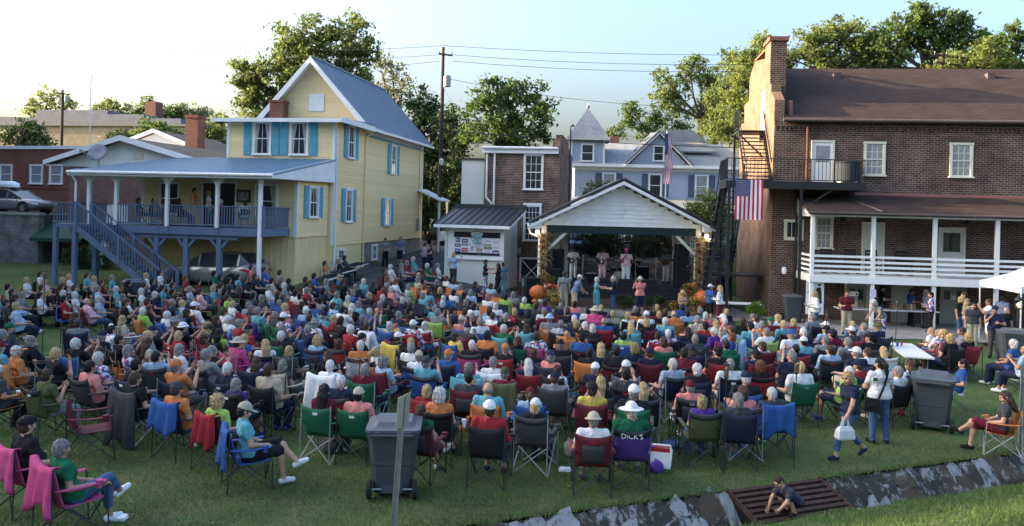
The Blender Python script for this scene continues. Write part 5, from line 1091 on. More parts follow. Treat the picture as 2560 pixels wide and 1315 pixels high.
def hat(kind):
    if kind == 'C': P = [ell((0, -.012, .04), (.092, .112, .106), 0, .01), cutz(.03), ell((0, .125, .032), (.076, .085, .011), 0, .012), ell((0, -.01, .147), (.01, .01, .008), 0, .004)]
    if kind == 'V': P = [ell((0, -.012, .05), (.092, .114, .03), 0, .01), dict(ell((0, -.012, .09), (.084, .104, .06), 0), cut=True), ell((0, .13, .04), (.076, .085, .011), 0, .012)]
    if kind == 'H': P = [ell((0, -.012, .05), (.094, .112, .105), 0, .01), cutz(.03), ell((0, -.005, .035), (.19, .2, .016), 0, .02)]
    if kind == 'B': P = [ell((0, -.012, .05), (.094, .112, .1), 0, .01), cutz(.03), ell((0, -.005, .03), (.14, .155, .02), 0, .03)]
    if kind == 'F': P = [ell((0, .0, .055), (.098, .125, .075), 0, .01), cutz(.03), ell((0, .12, .035), (.07, .05, .012), 0, .02)]
    return P
HATS = {k: hmesh({'C': 'cap', 'V': 'visor', 'H': 'sun_hat', 'B': 'brimmed_hat', 'F': 'flat_cap'}[k], hat(k), cloth('w'), .009) for k in 'CVHBF'}
HATN = dict(C='cap', V='visor', H='wide sun hat', B='brimmed hat', F='flat cap'); HATO = dict(C='cap', V='visor', H='sun_hat', B='brimmed_hat', F='flat_cap')
def put_person(key, loc, rz, hair='bs', shirt='w', trou='n', shoe='k', hat_=None, skin=0, scale=1., label=None, group=None, name='person'):
    me, H, Rm = PROT[key]
    o = inst(me, name, None, loc, (0, 0, rz), (scale,)*3, [skins[skin], cloth(shirt), cloth(trou), cloth(shoe)])
    tag(o, label, 'person', group)
    e = Matrix([list(r_) for r_ in Rm]).to_euler()
    if hair and hair != '-': inst(HAIR[hair[1]], 'hair', o, tuple(H), e, (1, 1, 1), [hairm[hair[0]]])
    if hat_: inst(HATS[hat_[0]], HATO[hat_[0]], o, tuple(H), e, (1.03,)*3, [cloth(hat_[1])])
    return o
def face_to(x, y, tx, ty): return math.atan2(-(tx-x), ty-y)
# ================================================================ camp chairs
def curved(nu, nv, fn, t):
    vs = [fn(i/nu, j/nv) for j in range(nv+1) for i in range(nu+1)]; n = len(vs); W_ = nu+1
    nrm = (Vector(vs[1])-Vector(vs[0])).cross(Vector(vs[W_])-Vector(vs[0])).normalized()*t
    f = [(j*W_+i, j*W_+i+1, (j+1)*W_+i+1, (j+1)*W_+i) for j in range(nv) for i in range(nu)]
    m = MB(); m.add(vs+[tuple(Vector(p)-nrm) for p in vs], f+[tuple(k+n for k in q)[::-1] for q in f])
    rim = [(i, i+1) for i in range(nu)]+[(nv*W_+i+1, nv*W_+i) for i in range(nu)]+[(j*W_, (j+1)*W_) for j in range(nv)]+[((j+1)*W_+nu, j*W_+nu) for j in range(nv)]
    for a, b in rim: m.f.append((a, b, b+n, a+n)); m.m.append(0)
    return m
def back_fn(u, v):
    x = (u-.5)*.56*(1-.06*(1-v)); q = 1-(2*u-1)**2
    return (x, -.2-.14*v-.05*q*(.35+.65*math.sin(v*3)), .42+(.52-.055*q)*v)
def seat_fn(u, v):
    x = (u-.5)*.5; q = 1-(2*u-1)**2; return (x, -.2+.46*v, .43-.05*q*math.sin(v*3.1)+.03*v)
cw = cloth('w', True)
CH_BACK = curved(6, 6, back_fn, -.012).mesh('backrest', [cw], True)
CH_SEAT = curved(4, 4, seat_fn, .012).mesh('seat', [cw], True)
CH_ARM = curved(2, 5, lambda u, v: ((u-.5)*.075, -.34+.6*v, .68-.02*math.sin(v*3.14)), .01).mesh('armrest', [cw], True)
def band_fn(u, v): x, y, z = back_fn(u, .8+.2*v); return (x, y-.014, z)
CH_BAND = curved(6, 2, band_fn, -.004).mesh('head_band', [cw], True)
def panel_fn(u, v): x, y, z = back_fn(.2+.6*u, .12+.6*v); return (x, y-.014, z)
CH_PANEL = curved(5, 4, panel_fn, -.004).mesh('back_panel', [cw], True)
def tubes(l):
    m = MB()
    for p, q in l: m.tube(p, q, .0095, .0095, 6)
    return m
LEGS = [[((s*.27, -.36, .02), (s*.27, -.345, .95))] for s in (-1, 1)]+[[((s*.29, -.36, .02), (-s*.25, -.19, .42))] for s in (-1, 1)]+[[((s*.29, -.36, .02), (s*.27, .25, .47))] for s in (-1, 1)]+[[((s*.29, .3, .02), (s*.26, -.22, .45))] for s in (-1, 1)]+[[((s*.29, .3, .02), (-s*.25, .25, .45))] for s in (-1, 1)]+[[((s*.29, .3, .02), (s*.3, .26, .69))] for s in (-1, 1)]
CH_LEG = [tubes(l).mesh('leg', grey_tube) for l in LEGS]
CH_FRAME = tubes([t for l in LEGS for t in l]).mesh('frame', grey_tube)
CUP = MB().lathe([(.035, 0), (.045, .09), (.047, .1), (.04, .1)], 8).mesh('cup_holder', [cw])
def camp_chair(x, y, rz, col, label, near, tube=None, band=None, panel=None, group='camp chairs on the lawn', sc_=1.):
    t = thing('camp_chair', label, 'chair', (x, y, ter(x, y)), rz, group); t.scale = (sc_,)*3; c = cloth(col, True); tb = tube or grey_tube
    inst(CH_BACK, 'backrest', t, mats=[c]); inst(CH_SEAT, 'seat', t, mats=[c])
    if band: inst(CH_BAND, 'head_band', t, mats=[cloth(band, True)])
    if panel: inst(CH_PANEL, 'back_panel', t, mats=[cloth(panel, True)])
    for s in (-1, 1): inst(CH_ARM, 'armrest', t, (s*.3, 0, 0), mats=[c])
    if near:
        for m in CH_LEG: inst(m, 'leg', t, mats=[tb])
        inst(CUP, 'cup_holder', t, (.3, .17, .6), mats=[c])
    else: inst(CH_FRAME, 'frame', t, mats=[tb])
    return t
fold_w = M('white plastic', (.6, .6, .58), .5, .06); fold_g = M('grey plastic', (.3, .31, .32), .5, .06)
FO = {}
def folding_chair(x, y, rz, label, mat=None, group='folding chairs', z=None):
    mat = mat or fold_w
    t = thing('folding_chair', label, 'chair', (x, y, ter(x, y) if z is None else z), rz, group)
    if 'b' not in FO:
        b_ = MB()
        for z0, z1 in ((.6, .7), (.72, .78), (.8, .87)): b_.box(-.21, .21, -.25, -.225, z0, z1)
        b_.box(-.21, -.17, -.25, -.225, .55, .88); b_.box(.17, .21, -.25, -.225, .55, .88)
        FO['b'] = b_.mesh('backrest', fold_w); FO['s'] = MB().box(-.2, .2, -.2, .2, .42, .45).mesh('seat', fold_w)
        FO['l'] = [tubes([((s*.22, .24, .01), (s*.22, -.24, .87))]).mesh('leg', dark_tube) for s in (-1, 1)]+[tubes([((s*.2, -.3, .01), (s*.2, .18, .43))]).mesh('leg', dark_tube) for s in (-1, 1)]
    inst(FO['b'], 'backrest', t, mats=[mat]); inst(FO['s'], 'seat', t, mats=[mat])
    for m in FO['l']: inst(m, 'leg', t)
    return t
# ================================================================ the crowd: x y hair shirt chair hat, as seen in tiles of the photo
TILE = dict(A=(0, 640, 3.653), B=(600, 640, 3.653), C=(1200, 640, 3.653), D=(1800, 640, 3.368), E=(0, 940, 3.506), G=(1200, 940, 3.506), H=(1800, 900, 3.168))
CROWD = dict(A='''275 205 ym w k;400 150 gs w k Cw;460 215 ym i g;445 270 bm e n;600 200 ym k b;670 180 ym w k;800 165 bl f k;930 190 yl e n;1015 185 gs a k;275 335 gs s d;385 335 bs w k Ck
465 320 yl k k;600 265 bm k m;680 270 bs f k;612 325 ws i n;720 340 ws w g;925 280 gs l b;1095 285 ws q k;1155 355 gm l n;935 370 wm l b;75 425 bs d n;20 360 bm y k;180 470 ys l k
1255 395 bl w b;1320 395 bl c r;850 410 gd i m;1325 305 ws w n;1450 335 ws n k;1365 165 ym w e;1345 255 bm d n;1490 140 gs w k Be;1440 215 gs n k Cn;1585 205 gs q k Ct;1600 250 bm d k;1700 190 as r n
1520 275 gs t k Bw;1605 310 gs n k Cn;1762 285 gs l b;1880 300 bm i k;1955 285 yl t n;2040 180 kl k d;2130 200 bs d n Cn;2190 180 gs t g Ct;2265 205 bm n k;2320 90 bs c k;2050 250 bs s k;2080 300 bs n k Cn
2105 360 bs v r;1610 420 gs d r;1710 430 ys l b;1825 465 bs w r Cw;2150 430 ys w r;2310 455 gs s r;2090 505 bs w r;1360 495 ws v o;1565 525 ws w b;1660 560 gs d b;1640 610 gs k k Bs;1725 630 ks k k Bw
1960 600 yc n k;2115 590 ws w m;2215 620 gs r b;1170 565 yl e w;720 560 bl d k;720 610 bs s n Fd;1055 660 ks w k;1220 740 ks k k;1345 735 ys s n;360 750 gm k k;115 730 gs n k;135 640 bs d k Cg
1680 705 ym r r;1930 725 bm m r;2035 700 kl v k;2205 790 bs p p He;1705 840 gm w m;1975 855 gm k n;955 845 bl k g;1215 855 gm f o;960 930 ws f k;85 830 gs t k Cm;205 860 ws o o Vo;555 910 ys k k
1670 1010 gs o n Co;465 1080 bs h h;1285 1010 ks k n;1290 1110 bs k d;1675 1200 bs o n Cd;2030 1280 yc v m;2205 1110 gm u k;20 1030 ws d o''',
B='''245 110 bs b k;390 135 bm s n;800 55 bs o e;930 35 ym k k;980 5 bs d k;705 165 gs b n Ck;625 200 bm d t;390 260 ws s k;335 265 gs w k;160 170 bs n k;320 210 gs e k Be;475 215 bm k k Be;495 320 gs w n Cn
580 345 gs e d Be;440 325 bs k n;225 365 gs d n;155 345 bs d k Ck;390 410 gs b b;450 460 ym c g;590 425 bm n b;670 300 gs r m;735 300 bs n r Cn;905 220 bm k k;875 220 gs s k;765 385 gs s n Cn;910 335 gs a b
1060 320 gs b b;1015 370 wl e m;1115 420 gs t t;1220 345 yc k n;1065 460 wl k k;1315 360 ws b b;1245 405 bs n o Cr;1290 420 gs c k;890 450 bs l b;840 465 ks t t;625 495 ws l b Cw;185 525 gs t u;345 540 gs d g
435 570 bs f g Cw;130 460 gs n r;450 660 gs d g;650 570 bs n b;710 610 gm w n Bs;640 665 gs n b;400 710 ws k g;895 570 ym r r;945 615 ks k k;1155 555 gs n n;1175 640 bs w w;1355 465 ks k g;1155 215 ws p b
1245 240 bs k n;1305 265 gs r b Cw;1340 115 bs d k;1400 85 ws w k;1500 75 gs s k;1545 50 gs r k;1605 15 ws t k;1655 160 ys n k;1700 130 bm d n;1770 75 ws g k;1795 75 gs w n;1385 200 as s g;1430 215 am w n
1410 290 ws c b;1590 265 gd v s;1690 265 am c n;1580 330 wm s d;1510 385 ws n b;1670 340 gs f m;1570 430 bs d o;1570 500 bs k r Ck;1470 525 gs n o;1400 600 wm e b;1460 675 ym k r;1480 725 bs k y Cw
1650 620 gs f r Cw;1685 610 wm w r;1830 525 gs s v;1875 370 ws b n;1800 460 gs h o;1860 300 yl k t;1760 310 bm t k;1910 190 as w b;1975 215 bs l b;1970 315 gs w h Cd;2060 330 bs n s Ck;2040 265 gs o k
2110 320 gs l k;2195 245 bm n b;2285 255 bl l s;2150 440 gs w k Cw;2045 580 gs c b Ce;2120 550 gs k m;2180 610 gs w b;1960 500 bs n o Ck;1995 710 bm y b;2125 800 ws k p;2280 735 ks o k D;1930 890 gs b n Co
1640 895 gs w b Ce;1725 965 gs t b Cd;1365 930 gc l m;1290 855 yp w o;1105 815 ws o w;1170 745 ks k n;945 755 bm k r;740 740 yc l b;500 820 ym d d;230 800 yl w u;430 950 gm d e;765 865 bl k k;185 930 bl f n
840 985 ws w w;1180 1030 gs m g;300 1065 bs e k;1735 1160 ym r r;1845 1255 wc o k;870 1230 kl m g;1030 1240 ks c g Ce;2100 1000 gs t t;2320 960 gs w w;2290 1205 gd t o;2280 360 gs w w;2065 475 bm w m''',
C='''195 290 bs d k Cd;245 350 gs v v Cw;320 335 gl s d;420 385 wm v b;350 430 bs n b;155 435 ws w w;370 490 ym m r;440 500 kl k k;530 435 bm d d;610 405 bm u k;590 480 gs w o;640 575 gs s o Bl;745 435 gs n k
800 490 gs d n;1080 510 gs p p He;990 475 bs w k Ck;1110 455 yl k k;1225 510 ym e d;1310 520 yc w k;1420 465 gs k k;1440 495 bs o k Ck;1515 540 gs w k Cw;1605 450 ys k k;1625 510 ym k k;1690 490 bs n b
1760 530 gd o o;1695 590 ws t b;1845 445 ks b m;1880 495 gs l b Cw;1995 480 gl h g;2235 490 ym k m;1960 590 gs e e;2155 610 yl s e;2265 590 ws c k;2130 695 ws u p;2220 710 ac b l;2270 680 bs l v;1880 675 kl n n
1945 735 gs d d;1640 700 ks f r D;1690 690 ws f k;1135 590 gd b r;865 560 wm d k;880 605 ym k n;1470 600 ym k m;1380 625 yl t t;1325 710 ks v b D;970 635 ws k o;1010 650 wm k k;765 615 gs q k;790 665 yp o o Cn
410 570 bm k k;450 620 bl t t;250 560 gs k r;155 545 bs w r;255 660 ws g t;310 740 bm k g;525 740 bs f p;240 830 gs k r Co;490 850 bm k p;1100 820 yl d n;1035 870 ks k o D;1220 885 ks k m D;1405 840 yc n n
1545 880 bs n m Cn;1870 900 ks m r D;2165 880 ks k r Ck;440 950 wl n r;740 990 bm w k;235 1050 gs m h Ch;695 1090 bs s d Cn;1060 1010 gs n m Cw;1335 990 bs k s Cw;1110 1140 yl k d;1030 1210 bs y m Ck;1480 1170 yl k k
1780 990 ws q n;1920 1010 wm k n;1910 1160 gs c k Cm;2265 1000 gs w n;1405 1260 gs k g Cw;460 1210 bp l b Cm;2030 1280 ym u h''',
D='''260 495 gm d k;185 550 bm k k;295 530 bs w k;340 565 gs o o;420 555 gs m r Cg;455 515 ym w e;485 575 ys t k;640 600 bl f m;660 655 ws n n;590 665 gs w l Cb;355 645 gs w v;340 715 bm f m;290 820 bs n m Ck;860 605 bs l n Ck
880 700 gs s k;1100 560 ym b b;1090 625 bs d r Cw;1185 580 gs s r;1050 725 gs s d;1245 700 ks k d Ck;1430 620 gs n n Bh;1610 660 am m m;1630 600 yl w k;1790 620 ym w n;1840 650 yc f r;1915 690 yc k k;2050 680 yc k r
2005 640 bs s k;905 775 bs l n;1225 800 bs w m;1345 760 yl k w;320 900 ac k r;590 860 gs n n;1040 955 ws v g;1150 905 bs r n Cn;1540 890 bl f n;1440 960 gs w k;410 1130 ws d b;185 1150 bm c b;140 1190 gm d n;655 950 ys w g''',
E='''290 440 bs k p Fk;660 600 gs g p;2200 310 ks t b Ce''', G='''100 290 bs r k Cw;990 345 gs w m Be;1320 310 ws g u Hw''')
HEADZ = 1.24
raw = []
for T_, s in CROWD.items():
    ox, oy, k = TILE[T_]
    for e in s.replace('\n', ';').split(';'):
        q = e.split(); x, y = ground(ox+float(q[0])/k, oy+float(q[1])/k, HEADZ)
        dark = 'D' in q[5:]; h = [z for z in q[5:] if z != 'D']
        raw.append(dict(x=x, y=y, hair=q[2], shirt=q[3], chair=q[4], hat=h[0] if h else None, skin=2 if dark else (1 if len(raw) % 3 == 0 else 0), tile=T_, e=e))
# people half seen between the others
rf = random.Random(21); base_n = list(raw)
for _ in range(6000):
    a = rf.choice(base_n); x, y = a['x']+rf.uniform(-1.6, 1.6), a['y']+rf.uniform(-1.6, 1.6)
    dd = [math.hypot(x-q['x'], y-q['y']) for q in raw]
    if min(dd) > .86 and sum(1 for d in dd if d < 2.0) >= 6 and y < 34 and abs(x-12.2) > 1.3:
        sd_c = rf.choice('knndwblgmsktcre'); raw.append(dict(x=x, y=y, hair=rf.choice(('gs', 'ws', 'bs', 'bm', 'ym', 'gm', 'ks', 'bl', 'yl')), shirt=sd_c, chair=rf.choice('nkknbdmrgn'), hat=rf.choice((None, None, None, 'Cn', 'Cw', 'Ck')), skin=rf.choice((0, 0, 1)), tile='X', e='x'))
    if len(raw) > len(base_n)+70: break
# nobody sits inside a neighbour
for it in range(40):
    for i, a in enumerate(raw):
        for b_ in raw[i+1:]:
            dx, dy = b_['x']-a['x'], b_['y']-a['y']; d = math.hypot(dx, dy)
            if d < .64:
                if d < 1e-3: dx, dy, d = 1, 0, 1
                m = (.64-d)*.25; a['x'] -= dx/d*m; a['y'] -= dy/d*m; b_['x'] += dx/d*m; b_['y'] += dy/d*m
TBL = (12.1, 24.2, R(76))
for p in raw:
    dx, dy = p['x']-TBL[0], p['y']-TBL[1]; u_ = dx*math.cos(TBL[2])+dy*math.sin(TBL[2]); v_ = -dx*math.sin(TBL[2])+dy*math.cos(TBL[2])
    if abs(u_) < 1.7 and abs(v_) < .82: s_ = (.85 if v_ > .35 else -.85)-v_; p['x'] -= math.sin(TBL[2])*s_; p['y'] += math.cos(TBL[2])*s_
STAGE = (5.3, 41.)
ZONES = [((-17, 32), 'below the deck stairs'), ((-11, 32), 'below the deck'), ((-6.5, 34), 'by the shirt table'), ((-2, 36), 'near the shed'), ((4.5, 32), 'near the stage'), ((10.5, 31), 'by the fire escape'), ((15, 27), 'below the porch'), ((-9, 21), 'left lawn'), ((-2, 21), 'middle lawn'), ((4, 21), 'middle right lawn'), ((9, 21), 'right lawn'), ((-6, 14.5), 'back row left'), ((1, 15), 'back row centre'), ((6.5, 15), 'back row right')]
def desc(p, chair=False):
    return (f"{CN[p['shirt']]} shirt" if p['hat'] is None else f"{CN[p['hat'][1]]} {HATN[p['hat'][0]]}, {CN[p['shirt']]} shirt")
raw.sort(key=lambda p: p['y'])
N_SEATED = 262
near_set, far_set = raw[:N_SEATED], raw[N_SEATED:]
used = set()
def zone(p): return min(ZONES, key=lambda z: (z[0][0]-p['x'])**2+(z[0][1]-p['y'])**2)[1]
def ang(x, y): return x/y
def unique(mk, p):
    ns = sorted((q for q in raw if q is not p), key=lambda q: (q['x']-p['x'])**2+(q['y']-p['y'])**2)[:10]
    for tail in [zone(p)]:
        for q in ns:
            dx = ang(q['x'], q['y'])-ang(p['x'], p['y']); dy = q['y']-p['y']
            rel = ('left of' if dx > 0 else 'right of') if abs(dx)*p['y'] > abs(dy)*.7 else ('in front of' if dy < 0 else 'behind')
            lab = mk(rel, q, tail)
            if len(lab.replace(',', ' ').split()) <= 16 and lab not in used: used.add(lab); return lab
    for q in ns:
        lab = mk('beside', dict(q, hat=None), zone(p).split()[-1])
        if lab not in used: break
    used.add(lab); return lab
rc = random.Random(12)
TR = 'nnkxxxedhskweexn'
def shortd(q): return (f"{CN[q['hat'][1]]} {HATN[q['hat'][0]]}" if q['hat'] else f"{CN[q['shirt']]} shirt")
HERO = {}
proto('hero_cross', seated(lean=.16, yaw=.15, pitch=-.35, arms='lap', legpose='crossR', legs='shorts', fem=True), .011)
proto('hero_jeans', seated(lean=.3, yaw=.25, arms='half', legpose='cross', legs='capri', fem=True, b=1.05), .011)
CHAIRS = {}
for i, p in enumerate(near_set):
    x, y = p['x'], p['y']; rz = face_to(x, y, *STAGE)+rc.gauss(0, .2 if y > 17.5 else .07)+(rc.choice((-.8, .8)) if i % 13 == 5 and y > 17.5 else 0); z = ter(x, y)
    fem = p['hair'][1] in 'mlcp'; ks = [k for j, k in enumerate(SEATED) if (j % 2 == 0) == fem]; key = rc.choice(ks)
    trou = rc.choice(TR); rv = -1.45
    if p['e'].startswith('2200 310'): key = 'hero_cross'; rz = R(-62); trou = 'k'
    if p['e'].startswith('660 600'): key = 'hero_jeans'; rz = R(-40); trou = 'x'
    if p['e'].startswith('290 440'): rz = R(-34); key = SEATED[5]; trou = 'k'
    lab = unique(lambda rel, q, t: f"person in {desc(p)} on {CN[p['chair']]} chair, {rel} {shortd(q)}, {t}", p)
    sc_ = 1.06*rc.uniform(.94, 1.04)*(.97 if fem else 1.02)
    p['obj'] = put_person(key, (x, y, z), rz, p['hair'], p['shirt'], trou, rc.choice('kkwdbe'), p['hat'], p['skin'], sc_, lab, 'people seated on the lawn'); p['rz'] = rz
    lab = unique(lambda rel, q, t: f"{CN[p['chair']]} camp chair under {desc(p)}, {rel} {shortd(q)}, {t}", p)
    ny = y < 21
    p['near'] = ny
    p['ch'] = camp_chair(x, y, rz, p['chair'], lab, ny, rc.choice((grey_tube, dark_tube, dark_tube)) if ny else dark_tube, rc.choice((None, None, None, 'd', 'k')) if ny else None, rc.choice((None,)*10+('d', 'k')) if ny else None, sc_=1.1*rc.uniform(.97, 1.04))
LOGO = curved(2, 1, lambda u, v: (lambda q: (q[0], q[1]-.02, q[2]))(back_fn(.42+.16*u, .8+.09*v)), -.003).mesh('logo_patch', [cloth('w')])
for i, p in enumerate(near_set):
    if i % 3 == 0: inst(LOGO, 'logo_patch', p['ch'], mats=[cloth('wwsr'[i % 4])])
def seat_of(e): return next(p for p in raw if p['e'].startswith(e))
# the rest of the crowd, far and mostly hidden: one mass
lowV, lowF, lowM = [], [], []; nv = 0
LOW = []
for i in range(4):
    pr_, J = seated(lean=.2, yaw=(i-1.5)*.2, arms=('lap', 'rest', 'half', 'lap')[i], hands=False, b=1+.08*i, fem=i % 2 == 0)
    LOW.append(sdf_mesh(pr_, .03)+(J['H'],))
pal = 'wknblticsgromvued'; pmats = [skins[0]]+[cloth(c) for c in pal]+[hairm[k] for k in 'wgbkya']; HV, HF, _ = sdf_mesh(hshape('m'), .022)
for i, p in enumerate(far_set):
    V, F, ML, H = LOW[i % 4]; rz = face_to(p['x'], p['y'], *STAGE)+rc.uniform(-.2, .2); c, s = math.cos(rz), math.sin(rz); Rz = np.array([[c, -s, 0], [s, c, 0], [0, 0, 1]]); o = v3(p['x'], p['y'], ter(p['x'], p['y']))
    sh = pal.index(p['shirt']) if p['shirt'] in pal else 5
    lowV.append(V@Rz.T+o); lowF.append(F+nv); nv += len(V); mp = np.array([0, 1+sh, 1+pal.index(rc.choice('nkdd')), 2, 2, 0]); lowM.append(mp[ML])
    lowV.append((HV+H)@Rz.T+o); lowF.append(HF+nv); nv += len(HV); lowM.append(np.full(len(HF), 1+len(pal)+'wgbkya'.index(p['hair'][0] if not p['hat'] else 'k')))
if far_set: tag(inst(quick_mesh('far_crowd', np.concatenate(lowV), np.concatenate(lowF), np.concatenate(lowM), pmats), 'far_crowd'), kind='stuff')
if far_set:
    m = MB(); cm = [cloth(c, True) for c in 'nbkmrgdo']
    for p in far_set:
        rz = face_to(p['x'], p['y'], *STAGE); T = Matrix.Translation((p['x'], p['y'], ter(p['x'], p['y']))) @ Matrix.Rotation(rz, 4, 'Z'); m.mi = rc.randrange(8)
        m.box(-.26, .26, -.34, -.31, .42, .86, T); m.box(-.26, .26, -.3, .2, .4, .43, T)
    tag(m.build('far_chairs', cm), kind='stuff')
# ================================================================ people on their feet
UPR = ((.04, .12, -.24), (.0, .3, -.02))
proto('idle', standing(legs='long'), .0155); proto('idle_f', standing(fem=True, legs='long', yaw=.3, arms=[((-.06, -.02, -.26), (-.03, .14, -.44)), ((.05, -.03, -.27), (.06, .03, -.5))]), .0155)
proto('shorts', standing(legs='shorts', arms=[((-.07, -.02, -.27), (.02, .2, -.36)), ((.07, -.02, -.27), (-.02, .2, -.36))], yaw=-.2), .0155)
proto('photo', standing(legs='shorts', arms=[((-.04, .2, -.17), (.1, .34, .04)), ((.04, .2, -.17), (-.1, .34, .04))], palm=[(1, 0, 0), (-1, 0, 0)], hd=[(.1, 0, 1), (-.1, 0, 1)]), .0155)
proto('photo_f', standing(fem=True, legs='long', arms=[((-.06, -.03, -.27), (-.06, .05, -.5)), ((.1, .18, -.12), (.1, .34, .12))], hd=[(0, 0, -1), (0, 0, 1)], palm=[(1, 0, 0), (-1, 0, 0)]), .0155)
proto('hold', standing(legs='long', arms=[((-.07, .0, -.27), (.03, .24, -.26)), ((.07, .0, -.27), (-.03, .24, -.26))], palm=[(0, 0, 1), (0, 0, 1)], pitch=-.3), .0155)
proto('hold_f', standing(fem=True, legs='long', long_sleeve=True, arms=[((-.07, .0, -.27), (.03, .24, -.26)), ((.07, .0, -.27), (-.03, .26, -.22))], palm=[(0, 0, 1), (0, 0, 1)]), .0155)
proto('dance_f', standing(fem=True, legs='long', sleeve=0, arms=[((-.08, .2, -.14), (-.02, .44, -.1)), ((.06, .2, -.16), (.02, .42, -.14))], legs_=[((-.12, .08, .49), (-.12, .0, .09), (-.14, .15, .05)), ((.09, .03, .49), (.1, -.12, .1), (.13, .03, .05))], palm=[(0, 0, -1), (0, 0, -1)], curl=1.), .0155)
proto('dance_dress', standing(fem=True, legs='bare', sleeve=0, dress=.85, arms=[((-.08, .2, -.14), (-.02, .42, -.12)), ((.06, .2, -.16), (.02, .42, -.14))], palm=[(0, 0, -1), (0, 0, -1)], curl=1.), .0155)
proto('dance_m', standing(legs='long', b=1.15, arms=[((-.08, .1, -.22), (.0, .36, -.2)), ((.06, .1, -.22), (.02, .36, -.24))], palm=[(0, 0, 1), (0, 0, 1)], curl=1., pitch=-.2), .0155)
proto('guitar', standing(legs='long', arms=[((-.1, .06, -.25), (-.26, .26, -.22)), ((.1, -.02, -.25), (.04, .19, -.38))], palm=[(.3, -1, 0), (0, -1, 0)], curl=1.2, pitch=-.15), .0155)
proto('sing', standing(legs='long', b=1.12, arms=[((-.1, -.04, -.25), (-.28, .12, -.38)), ((.06, .13, -.24), (-.1, .25, -.02))], palm=[(0, 0, -1), (-1, 0, 0)], hd=[(-.5, .3, -.6), (-.4, -.2, .9)], curl=1.3), .0155)
proto('lean', standing(legs='shorts', bend=.35, pitch=-.4, arms=[((-.06, .1, -.26), (-.03, .3, -.42)), ((.06, .1, -.26), (.03, .32, -.42))]), .0155)
proto('bend', standing(legs='capri', fem=True, sleeve=.1, bend=.75, pitch=-.5, arms=[((-.06, .1, -.26), (-.03, .28, -.42)), ((.06, .1, -.26), (.03, .3, -.42))]), .0155)
proto('chin_up', standing(legs='long', b=1.1, arms=[((-.08, .05, -.26), (.08, .2, -.2)), ((.06, .18, -.2), (-.12, .2, .04))], palm=[(0, -1, 0), (0, -1, 0)], hd=[(1, .2, 0), (-.3, -.1, 1)], curl=1.2), .0155)
proto('walk', standing(fem=True, b=1.04, legs='capri', sleeve=.42, yaw=.12, pitch=-.22, arms=[((-.06, .1, -.26), (-.05, .2, -.46)), ((.06, -.14, -.24), (.08, -.16, -.48))], legs_=[((-.09, .3, .53), (-.09, .36, .11), (-.1, .5, .09)), ((.09, -.03, .5), (.09, -.4, .2), (.09, -.3, .08))], curl=1.1, bend=.06), .0095)
proto('bag_back', standing(fem=True, b=1.16, legs='long', sleeve=.55, yaw=.3, pitch=-.1, arms=[((-.09, .06, -.26), (-.02, .26, -.3)), ((.1, .05, -.26), (.12, .16, -.44))], legs_=[((-.12, .02, .49), (-.14, -.02, .09), (-.17, .13, .05)), ((.12, .02, .49), (.15, -.02, .09), (.19, .12, .05))]), .0095)
proto('crouch', standing(legs='shorts', crouch=.62, bend=.85, pitch=-.75, sleeve=.5, arms=[((-.05, .14, -.2), (-.02, .3, -.34)), ((.04, .14, -.24), (.03, .24, -.47))], legs_=[((-.16, .36, .5), (-.13, .14, .1), (-.16, .3, .06)), ((.16, .36, .5), (.13, .14, .1), (.17, .3, .06))], curl=1.3), .0095)
def stand(key, px, py, ang, hair, shirt, trou, shoe, label, hat_=None, skin=0, sc_=1., Y=None, z=None, group=None):
    """px, py: where the head shows; ang: 0 away from the camera, 90 left, 180 towards it, -90 right"""
    if Y is None: x, y = ground(px, py, 1.575*sc_); zz = ter(x, y)
    else: x, y = ray(px, py)[0]*Y, Y; zz = ter(x, y) if z is None else z
    return put_person(key, (x, y, zz), R(ang), hair, shirt, trou, shoe, hat_, skin, sc_, label, group)
stand('idle_f', 964, 600, -150, 'ks', 's', 'k', 'k', 'person in grey top and black trousers standing on the drive, left of the pair', sc_=1.0)
stand('shorts', 1001, 597, 150, 'gs', 'a', 'n', 'k', 'person in dusty blue shirt and navy shorts standing on the drive by the house', sc_=1.05)
stand('idle', 1062, 612, -60, 'bs', 'q', 'n', 'k', 'person in plaid shirt standing close to the long navy dress on the drive')
stand('dance_dress', 1075, 618, 140, 'bl', 'n', 'n', 'k', 'person in long navy dress standing on the drive left of the shed')
stand('photo_f', 1134, 637, -25, 'ym', 'l', 'd', 'k', 'person in light blue shirt lifting a phone towards the shed banner', sc_=1.04)
stand('dance_f', 1214, 655, -80, 'ks', 'k', 'f', 'k', 'dancing person in black top and patterned leggings before the shed')
stand('dance_f', 1246, 665, 80, 'kl', 'k', 'k', 'k', 'dancing person all in black facing the patterned leggings before the shed')
stand('idle', 1257, 668, 20, 'bs', 'a', 't', 'k', 'person in dusty blue top half hidden behind the dancers by the shed', sc_=.95, Y=40.2)
stand('idle', 1411, 680, -8, 'bs', 's', 'e', 'k', 'person in grey shirt and beige trousers standing with back turned left of the stage', 'Cd', sc_=1.08, Y=36.6)
stand('lean', 1437, 693, -70, 'gs', 'a', 'e', 'k', 'person in blue shirt and white cap leaning forward before the stage', 'Cw', sc_=1.04, Y=36.3)
stand('dance_dress', 1492, 697, -85, 'wm', 't', 't', 'k', 'dancing person in turquoise dress before the stage', Y=36.6)
stand('dance_m', 1534, 694, 85, 'ws', 'n', 'x', 'k', 'dancing person in navy shirt and jeans before the stage', sc_=1.05, Y=36.6)
stand('photo', 1601, 690, 5, 'gs', 'c', 'n', 'e', 'person in coral shirt and navy shorts filming the stage with back turned', 'Be', 1, 1.08, Y=36.0)
SZ = 1.085
